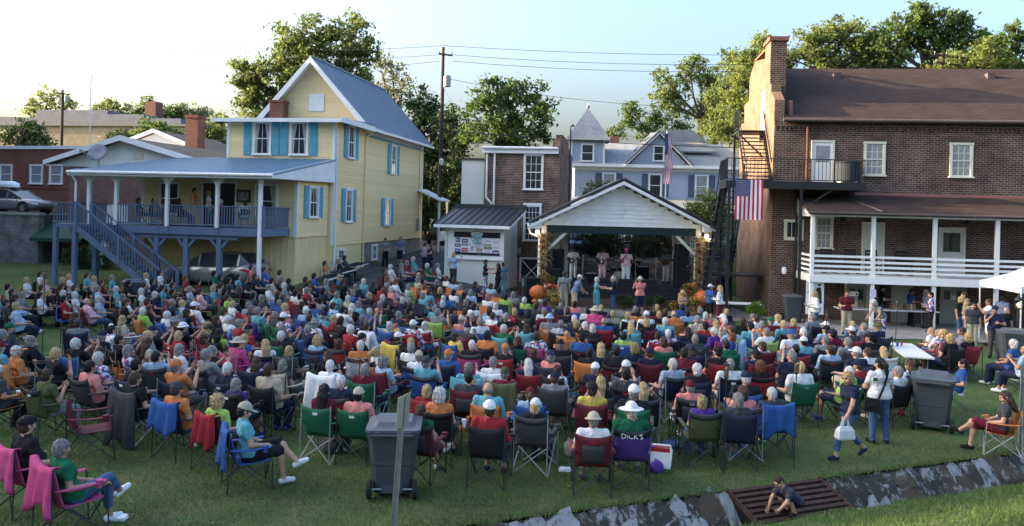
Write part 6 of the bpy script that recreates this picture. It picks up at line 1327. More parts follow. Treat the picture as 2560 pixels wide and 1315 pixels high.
B1 = stand('guitar', 1434, 630, 175, 'ks', 'w', 'w', 'w', 'musician in white shirt playing guitar at the left of the stage', None, 2, 1.04, Y=41.6, z=SZ)
B2 = stand('guitar', 1507, 632, 178, 'ks', 'i', 'i', 'k', 'musician in pale pink suit playing guitar left of the singer', None, 2, 1.08, Y=40.6, z=SZ)
B3 = stand('sing', 1566, 632, 182, 'ks', 'i', 'w', 'w', 'singer in pale pink shirt and pink cap at the middle of the stage', 'Cp', 2, 1.1, Y=39.3, z=SZ)
B4 = stand('guitar', 1666, 630, 185, 'ks', 's', 'w', 'k', 'musician in grey shirt and brimmed hat playing guitar at the right of the stage', 'Bs', 2, 1.05, Y=41.8, z=SZ)
put_person('seat5', (ray(1588, 655)[0]*43.2, 43.2, SZ+.02), R(180), 'ks', 'd', 'k', 'k', None, 2, 1.0, 'drummer in charcoal shirt seated behind the drum kit')
stand('shorts', 1775, 735, -60, 'bs', 'b', 'k', 'w', 'person in blue shirt and white cap standing right of the pumpkins', 'Cw', Y=34.4)
stand('hold_f', 1800, 738, 60, 'yl', 'w', 'm', 'k', 'person in white top and maroon shorts standing right of the pumpkins', Y=34.0)
stand('idle', 1806, 692, -170, 'ks', 'u', 'u', 'k', 'person in purple robe in the shade behind the fire escape post', None, 2, Y=42)
stand('hold_f', 2037, 766, 95, 'yl', 'w', 'x', 'k', 'person in white top and jeans standing sideways beside the poster panel', sc_=1.05, Y=31.6)
stand('hold', 2117, 760, 170, 'bs', 'm', 'e', 'k', 'person in maroon polo standing behind a white chair under the porch', None, 0, 1.06, Y=32.2)
stand('hold', 2205, 745, -95, 'ks', 'k', 'd', 'k', 'person in black polo behind the popcorn table', None, 0, 1.04, Y=35.4)
stand('hold', 2277, 752, -90, 'ks', 'b', 'k', 'k', 'person in bright blue shirt bending over the table under the porch', None, 0, .98, Y=35.2)
stand('bend', 2205, 790, 115, 'wm', 's', 'f', 'k', 'person in grey sleeveless top bending down in front of the porch post', Y=31.0)
stand('idle', 2315, 735, 80, 'ws', 'q', 'd', 'k', 'person in striped shirt half hidden by the blue floral jacket', None, 0, 1.0, Y=34.6)
stand('hold_f', 2328, 752, 70, 'ks', 'f', 'k', 'k', 'person in blue floral jacket holding food under the porch', None, 0, 1.0, Y=33.3)
stand('idle', 2412, 748, 60, 'bs', 'u', 'd', 'k', 'person in purple shirt and glasses by the grey double door', None, 0, 1.06, Y=32.6)
stand('idle_f', 2402, 765, -160, 'ym', 'k', 'x', 'k', 'person in black top seen from behind near the grey double door', None, 0, .98, Y=32)
stand('idle_f', 2417, 780, -90, 'yl', 's', 'x', 'k', 'person in grey cardigan right of the black top', None, 0, 1., Y=30.8)
stand('idle', 2432, 792, 165, 'ks', 'd', 'e', 'k', 'person in charcoal printed tee and dark cap facing the camera', None, 0, 1.0, Y=29.4)
stand('photo', 2473, 778, 70, 'bs', 'w', 'w', 'k', 'person in white tee and white shorts raising a phone beside the canopy', None, 1, 1.04, Y=30.2)
stand('idle', 2507, 755, -60, 'ks', 'a', 'd', 'k', 'person in slate blue shirt under the edge of the canopy', None, 1, 1.06, Y=31.6)
stand('chin_up', 2487, 806, 150, 'ks', 'n', 'd', 'k', 'person in navy polo and cap with a hand at the mouth', 'Cn', 1, 1.06, Y=27.4)
stand('idle', 2514, 795, 175, 'bd', 'k', 'd', 'k', 'young person in black tee beside the right hand bin', None, 0, .9, Y=29.6)
x, y = ground(2122, 1150); NW = put_person('walk', (x, y, 0), R(104), 'ym', 'n', 'x', 'n', None, 0, 1.0, 'person in navy tee and cropped jeans walking left across the grass')
x, y = ground(2196, 1108); LW = put_person('bag_back', (x, y, 0), R(2), 'kp', 'w', 'x', 'k', None, 0, 1.04, 'person in white lottery tee and jeans standing with back turned')
x, y = 4.75, 13.05; BOY = put_person('crouch', (x, y, -.22), R(112), 'bs', 'd', 'n', 'k', None, 0, .74, 'child in grey tee crouching on the rusty grate over the ditch')
# up on the deck
ym = YH.matrix_basis
def on_deck(key, lx, ly, ang, hair, shirt, trou, label, hat_=None, sc_=1., z=3.55): p = ym @ Vector((lx, ly, z)); return put_person(key, tuple(p), R(ang), hair, shirt, trou, 'k', hat_, 0, sc_, label)
on_deck('shorts', -4.75, -5.2, -75, 'bs', 'o', 'e', 'person in orange shirt standing on the blue deck', None, 1.06); on_deck('idle_f', -4.3, -4.7, -60, 'ym', 'w', 'x', 'person in white top behind the orange shirt on the deck')
for i, (lx, ly, a, h, s_, lb) in enumerate(((-7.35, -5.4, -60, 'bm', 'd', 'seated person in charcoal at the left end of the deck'), (-6.75, -5.1, -100, 'bs', 'n', 'seated person in navy on the deck left of the bald head'), (-6.45, -5.5, -80, 'gd', 's', 'seated person in grey on the deck behind the third post'), (-5.3, -5.3, -40, 'bm', 'k', 'seated person in black on the deck beside the orange shirt'), (-3.4, -5.3, 60, 'wm', 'r', 'seated person in red on the deck left of the fourth post'), (-2.2, -5.2, 40, 'bm', 'w', 'seated person in white at the right end of the deck'))):
    on_deck(SEATED[(i*3+1) % 18], lx, ly, a, h, s_, 'x', lb); p = ym @ Vector((lx, ly, 3.55)); folding_chair(p.x, p.y, R(a), 'dark folding chair under '+lb.replace('seated person', 'the person'), M('black plastic', (.03, .03, .035), .5), 'chairs on the deck', z=3.56)
# ================================================================ bins
bin_mat = M('bin plastic', (.055, .065, .078), .5, .12, 4, .15, 30, spec=.4); lid_mat = M('bin lid plastic', (.075, .085, .1), .42, .12, 3, spec=.45); tyre = M('rubber', (.014, .014, .015), .8); print_w = M('white print', (.62, .63, .65), .6)
def trash_bin(x, y, rz, label, s=1., z=None):
    """wheels on the -y side"""
    t = thing('wheeled_bin', label, 'bin', (x, y, ter(x, y) if z is None else z), rz, 'wheeled bins'); t.scale = (s,)*3
    b = MB(); lo_ = [(-.29, -.26), (.29, -.26), (.29, .3), (-.29, .3)]; hi_ = [(-.38, -.42), (.38, -.42), (.38, .42), (-.38, .42)]; n = 6; rings = []
    def ring(f, z_, g=0):
        q = [(a[0]+(c[0]-a[0])*f, a[1]+(c[1]-a[1])*f) for a, c in zip(lo_, hi_)]; o = []
        for k in range(4):   # chamfered corners
            p, a_, c_ = Vector(q[k]), Vector(q[k-1]), Vector(q[(k+1) % 4]); o += [p+(a_-p).normalized()*.07, p+(c_-p).normalized()*.07]
        return [(v_.x*(1+g), v_.y*(1+g), z_) for v_ in o]
    for f, z_, g in ((0, .06, -.06), (.02, .1, 0), (.45, .5, 0), (.5, .53, .012), (.55, .58, 0), (.93, .95, 0), (.95, .96, .04), (1, 1.03, .04)): rings.append(ring(f, z_, g))
    b.add([p for r_ in rings for p in r_], [(i*8+k, i*8+(k+1) % 8, (i+1)*8+(k+1) % 8, (i+1)*8+k) for i in range(7) for k in range(8)]+[tuple(range(8))[::-1]]); b.build('body', bin_mat, t)
    l = MB(); r1 = [(x_*1.06, y_*1.06, 1.04) for x_, y_, _ in ring(1, 0, .03)]; r2 = [(x_*1.06, y_*1.06, 1.085) for x_, y_, _ in ring(1, 0, .03)]; r3 = [(x_*.86, y_*.8+.02, 1.1) for x_, y_, _ in ring(1, 0)]; r4 = [(x_*.72, y_*.66+.04, 1.16) for x_, y_, _ in ring(1, 0)]
    l.add(r1+r2+r3+r4, [(i*8+k, i*8+(k+1) % 8, (i+1)*8+(k+1) % 8, (i+1)*8+k) for i in range(3) for k in range(8)]+[tuple(range(8))[::-1], tuple(range(24, 32))])
    L_ = l.build('lid', lid_mat, t)
    for x_ in (-.22, .22): box('hinge', bin_mat, t, x_-.06, x_+.06, -.5, -.4, .98, 1.07)
    MB().tube((-.32, -.5, 1.02), (.32, -.5, 1.02), .02).build('handle', bin_mat, t)
    box('step_plate', bin_mat, t, -.16, .16, -.33, -.25, .1, .22); MB().tube((-.34, -.3, .15), (.34, -.3, .15), .015).build('axle', steel, t)
    for s_ in (-1, 1):
        W = MB().lathe([(.05, -.03), (.12, -.035), (.145, -.03), (.15, 0), (.145, .03), (.12, .035), (.05, .03)], 18, Matrix.Translation((s_*.345, -.3, .15)) @ Matrix.Rotation(R(90), 4, 'Y')).build('wheel', tyre, t)
        MB().lathe([(0, -.04), (.09, -.036), (.1, 0), (.09, .036), (0, .04)], 10, Matrix.Translation((s_*.35, -.3, .15)) @ Matrix.Rotation(R(90), 4, 'Y')).build('hub', bin_mat, W)
    for k, (w_, z_) in enumerate(((.1, .885), (.2, .83), (.17, .775))): box('print_line', print_w, t, -.372+.012*k, -.35+.012*k, .05-w_, .05+w_, z_, z_+.03)
    return t
x, y = ground(975, 1250); trash_bin(x, y+.35, R(4), 'big grey wheeled bin in the foreground behind the thin sign post', 1.04)
x, y = ground(2348, 1080); trash_bin(x, y+.3, R(-28), 'grey wheeled bin on the right lawn behind the walking person', 1.08)
trash_bin(ray(333, 700)[0]*32.2, 32.2, R(200), 'grey wheeled bin among the chairs at the foot of the deck stairs', 1.05)
trash_bin(12.6, 35.6, R(170), 'dark wheeled bin against the brick corner by the fire escape', 1.05, .05)
trash_bin(ray(2535, 870)[0]*25.5, 25.5, R(160), 'grey wheeled bin at the right edge near the canopy', 1.1)
# ================================================================ sign posts and torches
def u_post(label, x, y, z0, h, tilt=0., plate=False):
    t = thing('sign_post', label, 'sign post', (x, y, z0)); t.rotation_euler = (0, tilt, 0)
    m = MB(); m.box(-.03, -.022, -.012, .012, -.3, h); m.box(.022, .03, -.012, .012, -.3, h); m.box(-.022, .022, .008, .014, -.3, h)
    for k in range(int(h/.05)): m.box(-.006, .006, .0142, .0155, k*.05+.02, k*.05+.034); m.box(-.006, .006, .0065, .0078, k*.05+.02, k*.05+.034)
    m.build('channel', steel, t)
    if plate: p_ = MB().box(-.15, .15, -.004, .004, h-.3, h+.02).build('sign_plate', M('plate back', (.34, .3, .22), .6, .15), t, (.012, -.012, 0), (0, 0, R(74))); MB().tube((0, -.02, h-.2), (0, .03, h-.2), .008).build('bolt', steel, t)
    return t
u_post('leaning galvanised sign post with small plate in front of the big bin', -1.16, 8.0, .35, 2.38, .05, True)
x, y = ground(2549, 1113); u_post('short galvanised post at the right edge of the lawn', x, y, 0, 1.62, .01)
em2 = bpy.data.materials.new('torch brass'); em2 = M('torch brass', (.25, .17, .09), .45, .2, metal=.5)
def torch(px, py, top, label):
    x, y = ground(px, py); h = max(1.2, (py-top)*y/FPX); t = thing('garden_torch', label, 'torch', (x, y, ter(x, y)), 0, 'garden torches'); t.rotation_euler = (rnd.uniform(-.02, .02), rnd.uniform(-.02, .03), 0)
    MB().tube((0, 0, -.2), (0, 0, h-.28), .011, .011, 6).build('pole', black_metal, t); c = MB()
    c.lathe([(.02, h-.3), (.05, h-.27), (.03, h-.24)], 8); c.lathe([(.055, h-.06), (.06, h-.04), (.02, h-.02), (.012, h+.02)], 8); c.build('cap', black_metal, t)
    for k in range(5): a = k*1.2566; MB().tube((.045*math.cos(a), .045*math.sin(a), h-.27), (.055*math.cos(a), .055*math.sin(a), h-.05), .005, .005, 4).build('cage_bar', black_metal, t)
    MB().lathe([(.035, h-.25), (.04, h-.12), (.015, h-.09), (.01, h-.06)], 8).build('oil_can', em2, t)
for a in ((1810, 1185, 905, 'garden torch nearest the ditch, left of two near the walking person'), (1984, 1170, 895, 'garden torch nearest the ditch, right of two beside the walking person'), (105, 905, 672, 'garden torch standing in the far left of the crowd'), (304, 865, 708, 'garden torch in the left crowd below the deck stairs'), (467, 800, 645, 'garden torch in front of the parked suv'), (405, 830, 690, 'garden torch just left of the parked suv'), (771, 865, 712, 'garden torch in the middle of the left crowd'), (1631, 890, 760, 'garden torch in the crowd in front of the singer'), (2062, 960, 775, 'garden torch in the right crowd below the white top'), (2237, 890, 745, 'garden torch beside the bending person under the porch')): torch(*a)
# ================================================================ poles, wires, flag pole
pole_wood = M('creosoted pole', (.06, .045, .035), .85, .3, 5, .3, 30, stretch=(1, 1, .2))
def upole(name, label, px, pb, pt, Y, r, arms=()):
    x = ray(px, pb)[0]*Y; zb = CAM_H-ray(px, pb)[1]*Y; zt = CAM_H-ray(px, pt)[1]*Y; t = thing(name, label, 'utility pole', (x, Y, min(zb, ter(x, Y))))
    h = zt-t.location.z; MB().tube((0, 0, -.3), (0, 0, h), r, r*.7, 10).build('pole', pole_wood, t)
    for dz, L_ in arms:
        A_ = MB().bar((-L_*.3, -.12, h-dz), (L_*.7, -.12, h-dz-.1*L_), .1, .12).build('crossarm', pole_wood, t)
        for u in (-.28, .1, .65): MB().lathe([(.03, 0), (.05, .06), (.03, .1), (.04, .16), (0, .18)], 8, Matrix.Translation((L_*u, -.12, h-dz+.05-.1*L_*max(0, u)))).build('insulator', steel, A_)
    return t, h
UP, uh = upole('utility_pole', 'tall wooden utility pole with transformer right of the yellow house', 1096, 612, 118, 58, .16, ((.5, 1.0),))
MB().lathe([(.05, 0), (.26, .04), (.27, .75), (.2, .85), (0, .88)], 14).build('transformer', steel, UP, (.35, -.1, uh-2.9))
MB().path([(0, -.1, uh-8.5), (.1, -.6, uh-8.1)], .03).build('lamp_arm', steel, UP); MB().lathe([(.05, -.3), (.13, -.25), (.16, .1), (.08, .2), (0, .22)], 12).build('street_lamp', cream_trim, UP, (.12, -.65, uh-8.3))
MB().tube((.13, -.1, 0), (.13, -.1, uh-3), .03).build('conduit', black_metal, UP)
U2, u2h = upole('utility_pole', 'dark utility pole in front of the tan warehouse at far left', 152, 420, 225, 84, .2, ((.35, 1.2),)); MB().lathe([(.2, 0), (.2, .6)], 10).build('transformer', steel, U2, (.4, 0, u2h-1.2))
U3, u3h = upole('utility_pole', 'utility pole top rising behind the brown roof', 2346, 560, 132, 57, .17, ((.15, 2.2), (.7, 1.8)))
sp_ = thing('service_mast', 'thin black service pole between brick row building and blue house', 'pole', (ray(1421, 560)[0]*49, 49, 1.5)); MB().tube((0, 0, 0), (0, 0, 8.4), .045, .045, 8).build('pole', black_metal, sp_); MB().path([(0, 0, 8.4), (.12, 0, 8.55), (.2, 0, 8.4)], .05).build('weather_head', black_metal, sp_)
am = thing('antenna_mast', 'very thin white antenna mast above the white gable', 'antenna', (ray(222, 430)[0]*52, 52, 2)); MB().tube((0, 0, 0), (0, 0, 12.9-2), .03, .03, 6).build('mast', white, am); MB().tube((0, 0, 10.9), (0, 0, 13.6), .01, .008, 5).build('whip', steel, am)
def wire(label, a, b, sag=.5, r=.016):
    m = MB(); a = Vector(a); b = Vector(b); n = 14; pts = [a.lerp(b, k/n)-Vector((0, 0, sag*4*(k/n)*(1-k/n))) for k in range(n+1)]; m.path(pts, r, 4)
    return tag(m.build('power_line', black_metal), label, 'power line', 'power lines')
pt_ = UP.location+Vector((0, 0, uh)); p3 = U3.location+Vector((0, 0, u3h))
wire('topmost power line running right from the tall pole', pt_+Vector((0, -.1, .1)), p3+Vector((0, 0, .2)), .5); wire('second power line running right from the tall pole', pt_+Vector((.2, 0, -.5)), p3+Vector((.3, 0, -.2)), .7); wire('third power line running right from the tall pole', pt_+Vector((.7, -.1, -1.0)), p3+Vector((.8, 0, -.5)), .8)
wire('single wire from below the transformer towards the blue house', pt_+Vector((0, 0, -2.2)), (22, 66, 14), .9); wire('low thick cable crossing in front of the blue house', pt_+Vector((0, 0, -6.0)), (30, 56, 9.8), .5, .03)
wire('topmost power line running left behind the oak', pt_+Vector((0, -.1, .1)), (-34, 78, 20.5), .6); wire('second power line running left behind the oak', pt_+Vector((.2, 0, -.5)), (-34, 78, 19.8), .7); wire('third power line running left behind the oak', pt_+Vector((-.2, 0, -1)), (-34, 78, 18.6), .8)
wire('guy wire slanting from the tall pole to the brick row building', pt_+Vector((0, 0, -2.8)), (-1.2, 47, 8.6), .4); wire('thin cable from the tall pole down to the yellow house meter', pt_+Vector((0, 0, -6)), tuple(YH.matrix_basis @ Vector((.1, 14.8, 9))), .4)
wire('wire from the far left pole to the left edge', U2.location+Vector((0, 0, u2h-.4)), (-66, 80, 13.6), .8); wire('wire sagging right from the far left pole over the roofs', U2.location+Vector((0, 0, u2h-3.2)), (-24, 72, 10.6), .8)
FPY = 54; fp = thing('flag_pole', 'white flag pole behind the right slope of the pavilion roof', 'flag pole', (ray(1663, 520)[0]*FPY, FPY, 1.9)); MB().tube((0, 0, 0), (0, 0, 8.4), .06, .035, 10).build('pole', cream_trim, fp); MB().lathe([(0, -.08), (.08, 0), (0, .08)], 10).build('ball', em2, fp, (0, 0, 8.45))
us_flag('limp flag hanging on the pole above the pavilion', (fp.location.x+.08, FPY-.1, 10.15), R(25), .62, 3.4, wave=.12, slant=.1)
# ================================================================ cars
def car(label, loc, rz, L_, W_, H_, col, suv, name='parked_car'):
    """x is forward, y across"""
    t = thing(name, label, 'car', loc, rz); paint = M('car paint '+name+str(col), col, .25, .05, 1, spec=.6, metal=.5)
    bl = H_*.58 if suv else H_*.6
    st = [(-.5, .42, .62, .80), (-.485, .28, .72 if suv else .66, .9), (-.4, .2, .66 if suv else .68, .97), (-.2, .17, .62, 1), (.1, .17, .61, 1), (.26, .17, .6, .99), (.4, .2, .56, .95), (.47, .26, .5, .86), (.5, .34, .42, .74)]
    b = MB(); n = 10; V = []
    for fx, zb, zt, w_ in st:
        zb, zt = zb*H_*.9, zt*H_; hw = W_/2*w_
        V += [(fx*L_, s_*hw*k, z_) for s_, k, z_ in ((-1, .86, zb), (-1, 1, zb+.12), (-1, 1.01, (zb+zt)/2+.06), (-1, .95, zt-.05), (-1, .86, zt), (1, .86, zt), (1, .95, zt-.05), (1, 1.01, (zb+zt)/2+.06), (1, 1, zb+.12), (1, .86, zb))]
    m_ = len(st); b.add(V, [(i*n+k, i*n+(k+1) % n, (i+1)*n+(k+1) % n, (i+1)*n+k) for i in range(m_-1) for k in range(n)]+[tuple(range(n))[::-1], tuple((m_-1)*n+k for k in range(n))])
    B_ = b.build('body', paint, t, smooth=True)
    g = [(-.47, .7), (-.36, .97), (-.1, 1), (.08, .97), (.26, .62)] if suv else [(-.4, .68), (-.24, .97), (-.05, 1), (.08, .97), (.26, .64)]
    base = [(-.47, .64), (-.36, .64), (-.1, .61), (.08, .6), (.27, .59)] if suv else [(-.42, .66), (-.24, .64), (-.05, .62), (.08, .61), (.28, .6)]
    V = []
    for (gx, gz), (bx, bz) in zip(g, base): V += [(bx*L_, -W_*.46, bz*H_-.02), (gx*L_, -W_*.37, gz*H_-.03), (gx*L_, W_*.37, gz*H_-.03), (bx*L_, W_*.46, bz*H_-.02)]
    MB().add(V, [(i*4+k, i*4+k+1, (i+1)*4+k+1, (i+1)*4+k) for i in range(4) for k in range(3)]+[(0, 1, 2, 3), (16, 19, 18, 17)]).build('windows', glass, t)
    V = []
    for (gx, gz) in g[1:4]: V += [(gx*L_, -W_*.38, gz*H_-.03), (gx*L_, -W_*.3, gz*H_+.01), (gx*L_, W_*.3, gz*H_+.01), (gx*L_, W_*.38, gz*H_-.03)]
    MB().add(V, [(i*4+k, i*4+k+1, (i+1)*4+k+1, (i+1)*4+k) for i in range(2) for k in range(3)]).build('roof', paint, t, smooth=True)
    for s_ in (-1, 1):
        for i in (1, 2, 3):
            (gx, gz), (bx, bz) = g[i], base[i]; MB().bar((bx*L_, s_*W_*.463, bz*H_), (gx*L_, s_*W_*.375, gz*H_-.03), .03, .08, up=(1, 0, 0)).build('window_pillar', paint if i != 2 else black_metal, t)
        for (i, j) in ((0, 1), (3, 4)): MB().bar((g[i][0]*L_, s_*W_*.375, g[i][1]*H_-.03), (g[j][0]*L_, s_*W_*.375, g[j][1]*H_-.03), .05, .05).build('window_pillar', paint, t)
        for fx in (-.31, .32):
            Wh = MB().lathe([(.2, -.11), (.3, -.11), (.34, -.07), (.34, .07), (.3, .11), (.2, .11)], 22, Matrix.Translation((fx*L_, s_*W_*.45, .34)) @ Matrix.Rotation(R(90), 4, 'X')).build('wheel', tyre, t)
            rm = MB(); T = Matrix.Translation((fx*L_, s_*(W_*.45+.1), .34)) @ Matrix.Rotation(R(90), 4, 'X')
            for k in range(7): a = k*.8976; rm.add([T @ Vector((r_*math.cos(a+d_), r_*math.sin(a+d_), z_)) for r_, d_, z_ in ((.04, -.5, 0), (.23, -.14, 0), (.23, .14, 0), (.04, .5, 0), (.04, -.5, .02), (.23, -.14, .02), (.23, .14, .02), (.04, .5, .02))], [(0, 1, 2, 3), (4, 7, 6, 5), (0, 4, 5, 1), (2, 6, 7, 3)])
            rm.build('rim', steel, Wh)
            MB().lathe([(.36, -.02), (.4, 0), (.36, .02)], 22, Matrix.Translation((fx*L_, s_*W_*.497, .36)) @ Matrix.Rotation(R(90), 4, 'X')).build('wheel_arch', black_metal, t)
        MB().box(-.01, .02, 0, .16, 0, .1).build('mirror', paint, t, (.2*L_, s_*W_*.5-(.16 if s_ < 0 else 0)*1, .62*H_))
        MB().prism([(-.5*L_-.005, .47*H_), (-.5*L_-.005, .53*H_), (-.44*L_, .58*H_), (-.36*L_, .56*H_), (-.44*L_, .5*H_)], s_*W_*.40, s_*W_*.487).build('tail_light', M('tail lamp', (.4, .02, .03), .2), t)
        MB().prism([(.5*L_, .4*H_), (.49*L_, .44*H_), (.43*L_, .48*H_), (.43*L_, .42*H_)], s_*W_*.32, s_*W_*.47).build('headlight', M('head lamp', (.6, .62, .65), .1), t)
        MB().bar((-.05*L_, s_*W_*.505, .52*H_), (-.0*L_, s_*W_*.505, .52*H_), .02, .03).build('door_handle', paint, t)
        for fx in (.16, -.1): box('door_seam', black_metal, t, fx*L_-.006, fx*L_+.006, s_*W_*.503-.004, s_*W_*.503+.004, .25*H_, .58*H_)
    box('rear_bumper', paint, t, -.51*L_, -.47*L_, -W_*.42, W_*.42, .22*H_, .36*H_)
    return t
cp = YH.matrix_basis @ Vector((-3.75, -4.75, .72)); car('silver suv parked under the blue deck', tuple(cp), R(-10.5+176), 4.7, 1.9, 1.66, (.36, .35, .33), True, 'parked_suv')
cs = RW.matrix_basis @ Vector((3.35, 2.0, 3.78)); car('grey sedan with roof box parked above the retaining wall', tuple(cs), R(-10.5), 4.7, 1.8, 1.45, (.25, .24, .26), False, 'parked_sedan')
rb = thing('roof_box', 'white cargo box on the roof of the grey sedan', 'roof box', tuple(RW.matrix_basis @ Vector((2.7, 2.0, 5.25))), R(-10.5)); V = []
for x_, h_, w_ in ((-1.0, .3, .3), (-.85, .42, .38), (.5, .42, .38), (.85, .3, .34), (1.0, .12, .2)): V += [(x_, -w_, .05), (x_, -w_*.9, h_), (x_, w_*.9, h_), (x_, w_, .05)]
MB().add(V, [(i*4+k, i*4+(k+1) % 4, (i+1)*4+(k+1) % 4, (i+1)*4+k) for i in range(4) for k in range(4)]+[(0, 1, 2, 3), (16, 19, 18, 17)]).build('shell', white, rb, smooth=True)
for x_ in (-.5, .4): box('roof_bar', black_metal, rb, x_-.03, x_+.03, -.55, .55, -.02, .05)
car('dark car parked by the back porch of the yellow house', (-5.4, 64, ter(-5.4, 64)), R(80), 4.5, 1.8, 1.5, (.02, .02, .025), False, 'parked_car')
car('white car in the lot behind the stage, right of the shrubs', (9.2, 52, 1.98), R(8), 4.6, 1.85, 1.6, (.6, .61, .62), True, 'parked_car'); car('pale blue car in the lot behind the stage, left of the shrubs', (4.2, 53, 1.98), R(5), 4.5, 1.8, 1.5, (.3, .34, .42), False, 'parked_car')
# ================================================================ tables, canopy, lantern
table_w = M('table plastic', (.66, .67, .68), .5, .05)
def table(label, x, y, z, L_, W_, rz, h=.74, mat=None):
    t = thing('folding_table', label, 'table', (x, y, z), rz, 'white folding tables'); box('table_top', mat or table_w, t, -L_/2, L_/2, -W_/2, W_/2, h-.045, h)
    for s_ in (-1, 1):
        for u in (-1, 1): MB().tube((s_*L_*.38, u*W_*.36, 0), (s_*L_*.38, u*W_*.36, h-.045), .016).build('leg', steel, t)
        MB().tube((s_*L_*.38, -W_*.36, .15), (s_*L_*.38, W_*.36, .15), .012).build('leg_brace', steel, t)
    return t
a = Vector(ground(800, 706, .74)); b = Vector(ground(905, 655, .74)); dv = (b-a); aa = math.atan2(dv.y, dv.x)
shirt_dk = [M('folded tee '+str(k), c, .9, .2, 6, .5, 12) for k, c in enumerate(((.02, .022, .03), (.03, .035, .05), (.05, .055, .065)))]
for k in range(3):
    c = a.lerp(b, (k+.5)/3); table(('near', 'middle', 'far')[k]+' white table of folded dark shirts below the yellow house', c.x, c.y, ter(c.x, c.y), dv.length/3-.02, .75, aa)
    for j in range(5):
        o = thing('folded_shirt', f'{("first", "second", "third", "fourth", "fifth")[j]} folded dark shirt from the near end of the {("near", "middle", "far")[k]} shirt table', 'shirt', (0, 0, 0), 0, 'folded shirts'); p = c+Vector((math.cos(aa), math.sin(aa)))*(dv.length/3)*((j+.5)/5-.5)
        o.location = (p.x, p.y, ter(c.x, c.y)+.745); o.rotation_euler = (0, 0, aa+rnd.uniform(-.15, .15)); w_ = dv.length/18
        box('fold', shirt_dk[(k+j) % 3], o, -w_, w_, -.3, .3, 0, .03); box('collar', shirt_dk[(k+j+1) % 3], o, -w_*.4, w_*.4, .12, .28, .03, .045)
for k in range(4):
    c = a.lerp(b, .7+.16*k)+Vector((-math.sin(aa), math.cos(aa)))*1.1; folding_chair(c.x, c.y, aa+math.pi, ('first', 'second', 'third', 'fourth')[k]+' empty white folding chair in the row behind the shirt tables')
x, y = TBL[0], TBL[1]; table('white folding table with food on the right lawn', x, y, 0, 2.7, .78, TBL[2])
for (dx, dy, lab, cc) in ((-.35, .2, 'blue drink can on the white lawn table', (.03, .05, .3)), (-.15, .35, 'red drink can on the white lawn table', (.5, .04, .05))):
    o = thing('drink_can', lab, 'can', (x+dx+.3, y+dy+.4, .74)); MB().lathe([(.025, 0), (.033, .01), (.033, .11), (.026, .12), (0, .12)], 10).build('can', M('can'+str(cc), cc, .3), o)
q = seat_of('1915 690')
bx, by = ground(2388, 905, 1.25*.95)
put_person(SEATED[12], (bx, by, 0), R(62), 'ks', 'b', 'e', 'w', None, 0, 1.0, 'person in bright blue tee and shorts seated at the end of the lawn table'); folding_chair(bx, by, R(62), 'white folding chair under the bright blue tee at the lawn table')
for px, py, lab, cl in ((2522, 862, 'white folding chair under the blue tee near the right bin', 'b'), (2556, 878, 'grey folding chair under the light blue tee at the right edge', 'l')):
    x, y = ground(px, py, 1.2); put_person(SEATED[8 if cl == 'b' else 7], (x, y, 0), R(40), 'wm' if cl == 'b' else 'bd', cl, 'n', 'w', None, 1, 1.06, 'person in '+('blue tee with white print near the right hand bin' if cl == 'b' else 'light blue tee at the right edge')); folding_chair(x, y, R(40), lab, fold_w if cl == 'b' else fold_g)
x, y = ground(2500, 985, 1.2); put_person('hero_cross', (x, y, 0), R(68), 'bl', 'd', 'm', 'k', None, 0, .98, 'person in charcoal tee and maroon leggings on orange chair at the right edge'); camp_chair(x, y, R(68), 'o', 'orange camp chair on the grass at the right edge of the lawn', True)
bm4 = BB.matrix_basis
def bbp(x, y, z=.03): return tuple(bm4 @ Vector((x, y, z)))
T3 = table('long white serving table under the porch', *bbp(4.6, -1.5), 4.2, .75, R(-7)); table('white table under the fire escape stairs', ray(1848, 745)[0]*36, 36, .03, 1.8, .7, R(-3))
# popcorn machine and boxes
pm = thing('popcorn_machine', 'glass popcorn machine with red lettering on the serving table', 'popcorn machine', bbp(3.15, -1.5, .77), R(-7)); box('base', steel, pm, -.22, .22, -.2, .2, 0, .1); box('top_sign', white, pm, -.23, .23, -.21, .21, .55, .7)
for x_ in (-.2, .2):
    for y_ in (-.18, .18): box('corner_post', steel, pm, x_-.015, x_+.015, y_-.015, y_+.015, .1, .55)
box('glass_case', glass_pale, pm, -.18, .18, -.16, .16, .3, .54); box('popcorn', M('popcorn', (.6, .52, .35), .9, .3, 30, 1., 40), pm, -.18, .18, -.17, .17, .1, .3); lettering(pm, 'POP', .12, M('red print', (.45, .02, .05), .5), (-.09, -.214, .62)); MB().lathe([(.03, 0), (.05, .01), (.03, .02)], 12).build('kettle_dial', black_metal, pm, (.14, -.225, .62), (R(90), 0, 0))
for k, (x_, w_) in enumerate(((3.9, .3), (5.0, .4), (5.6, .4))): o = thing('cardboard_box', ('small cardboard box beside the popcorn machine', 'left cardboard box on the serving table', 'right cardboard box on the serving table')[k], 'box', bbp(x_, -1.45, .77), R(-7+k*6)); box('carton', M('cardboard', (.25, .17, .1), .9), o, -w_/2, w_/2, -.15, .15, 0, .25); box('tape', cream_trim, o, -.02, .02, -.152, .152, .001, .252)
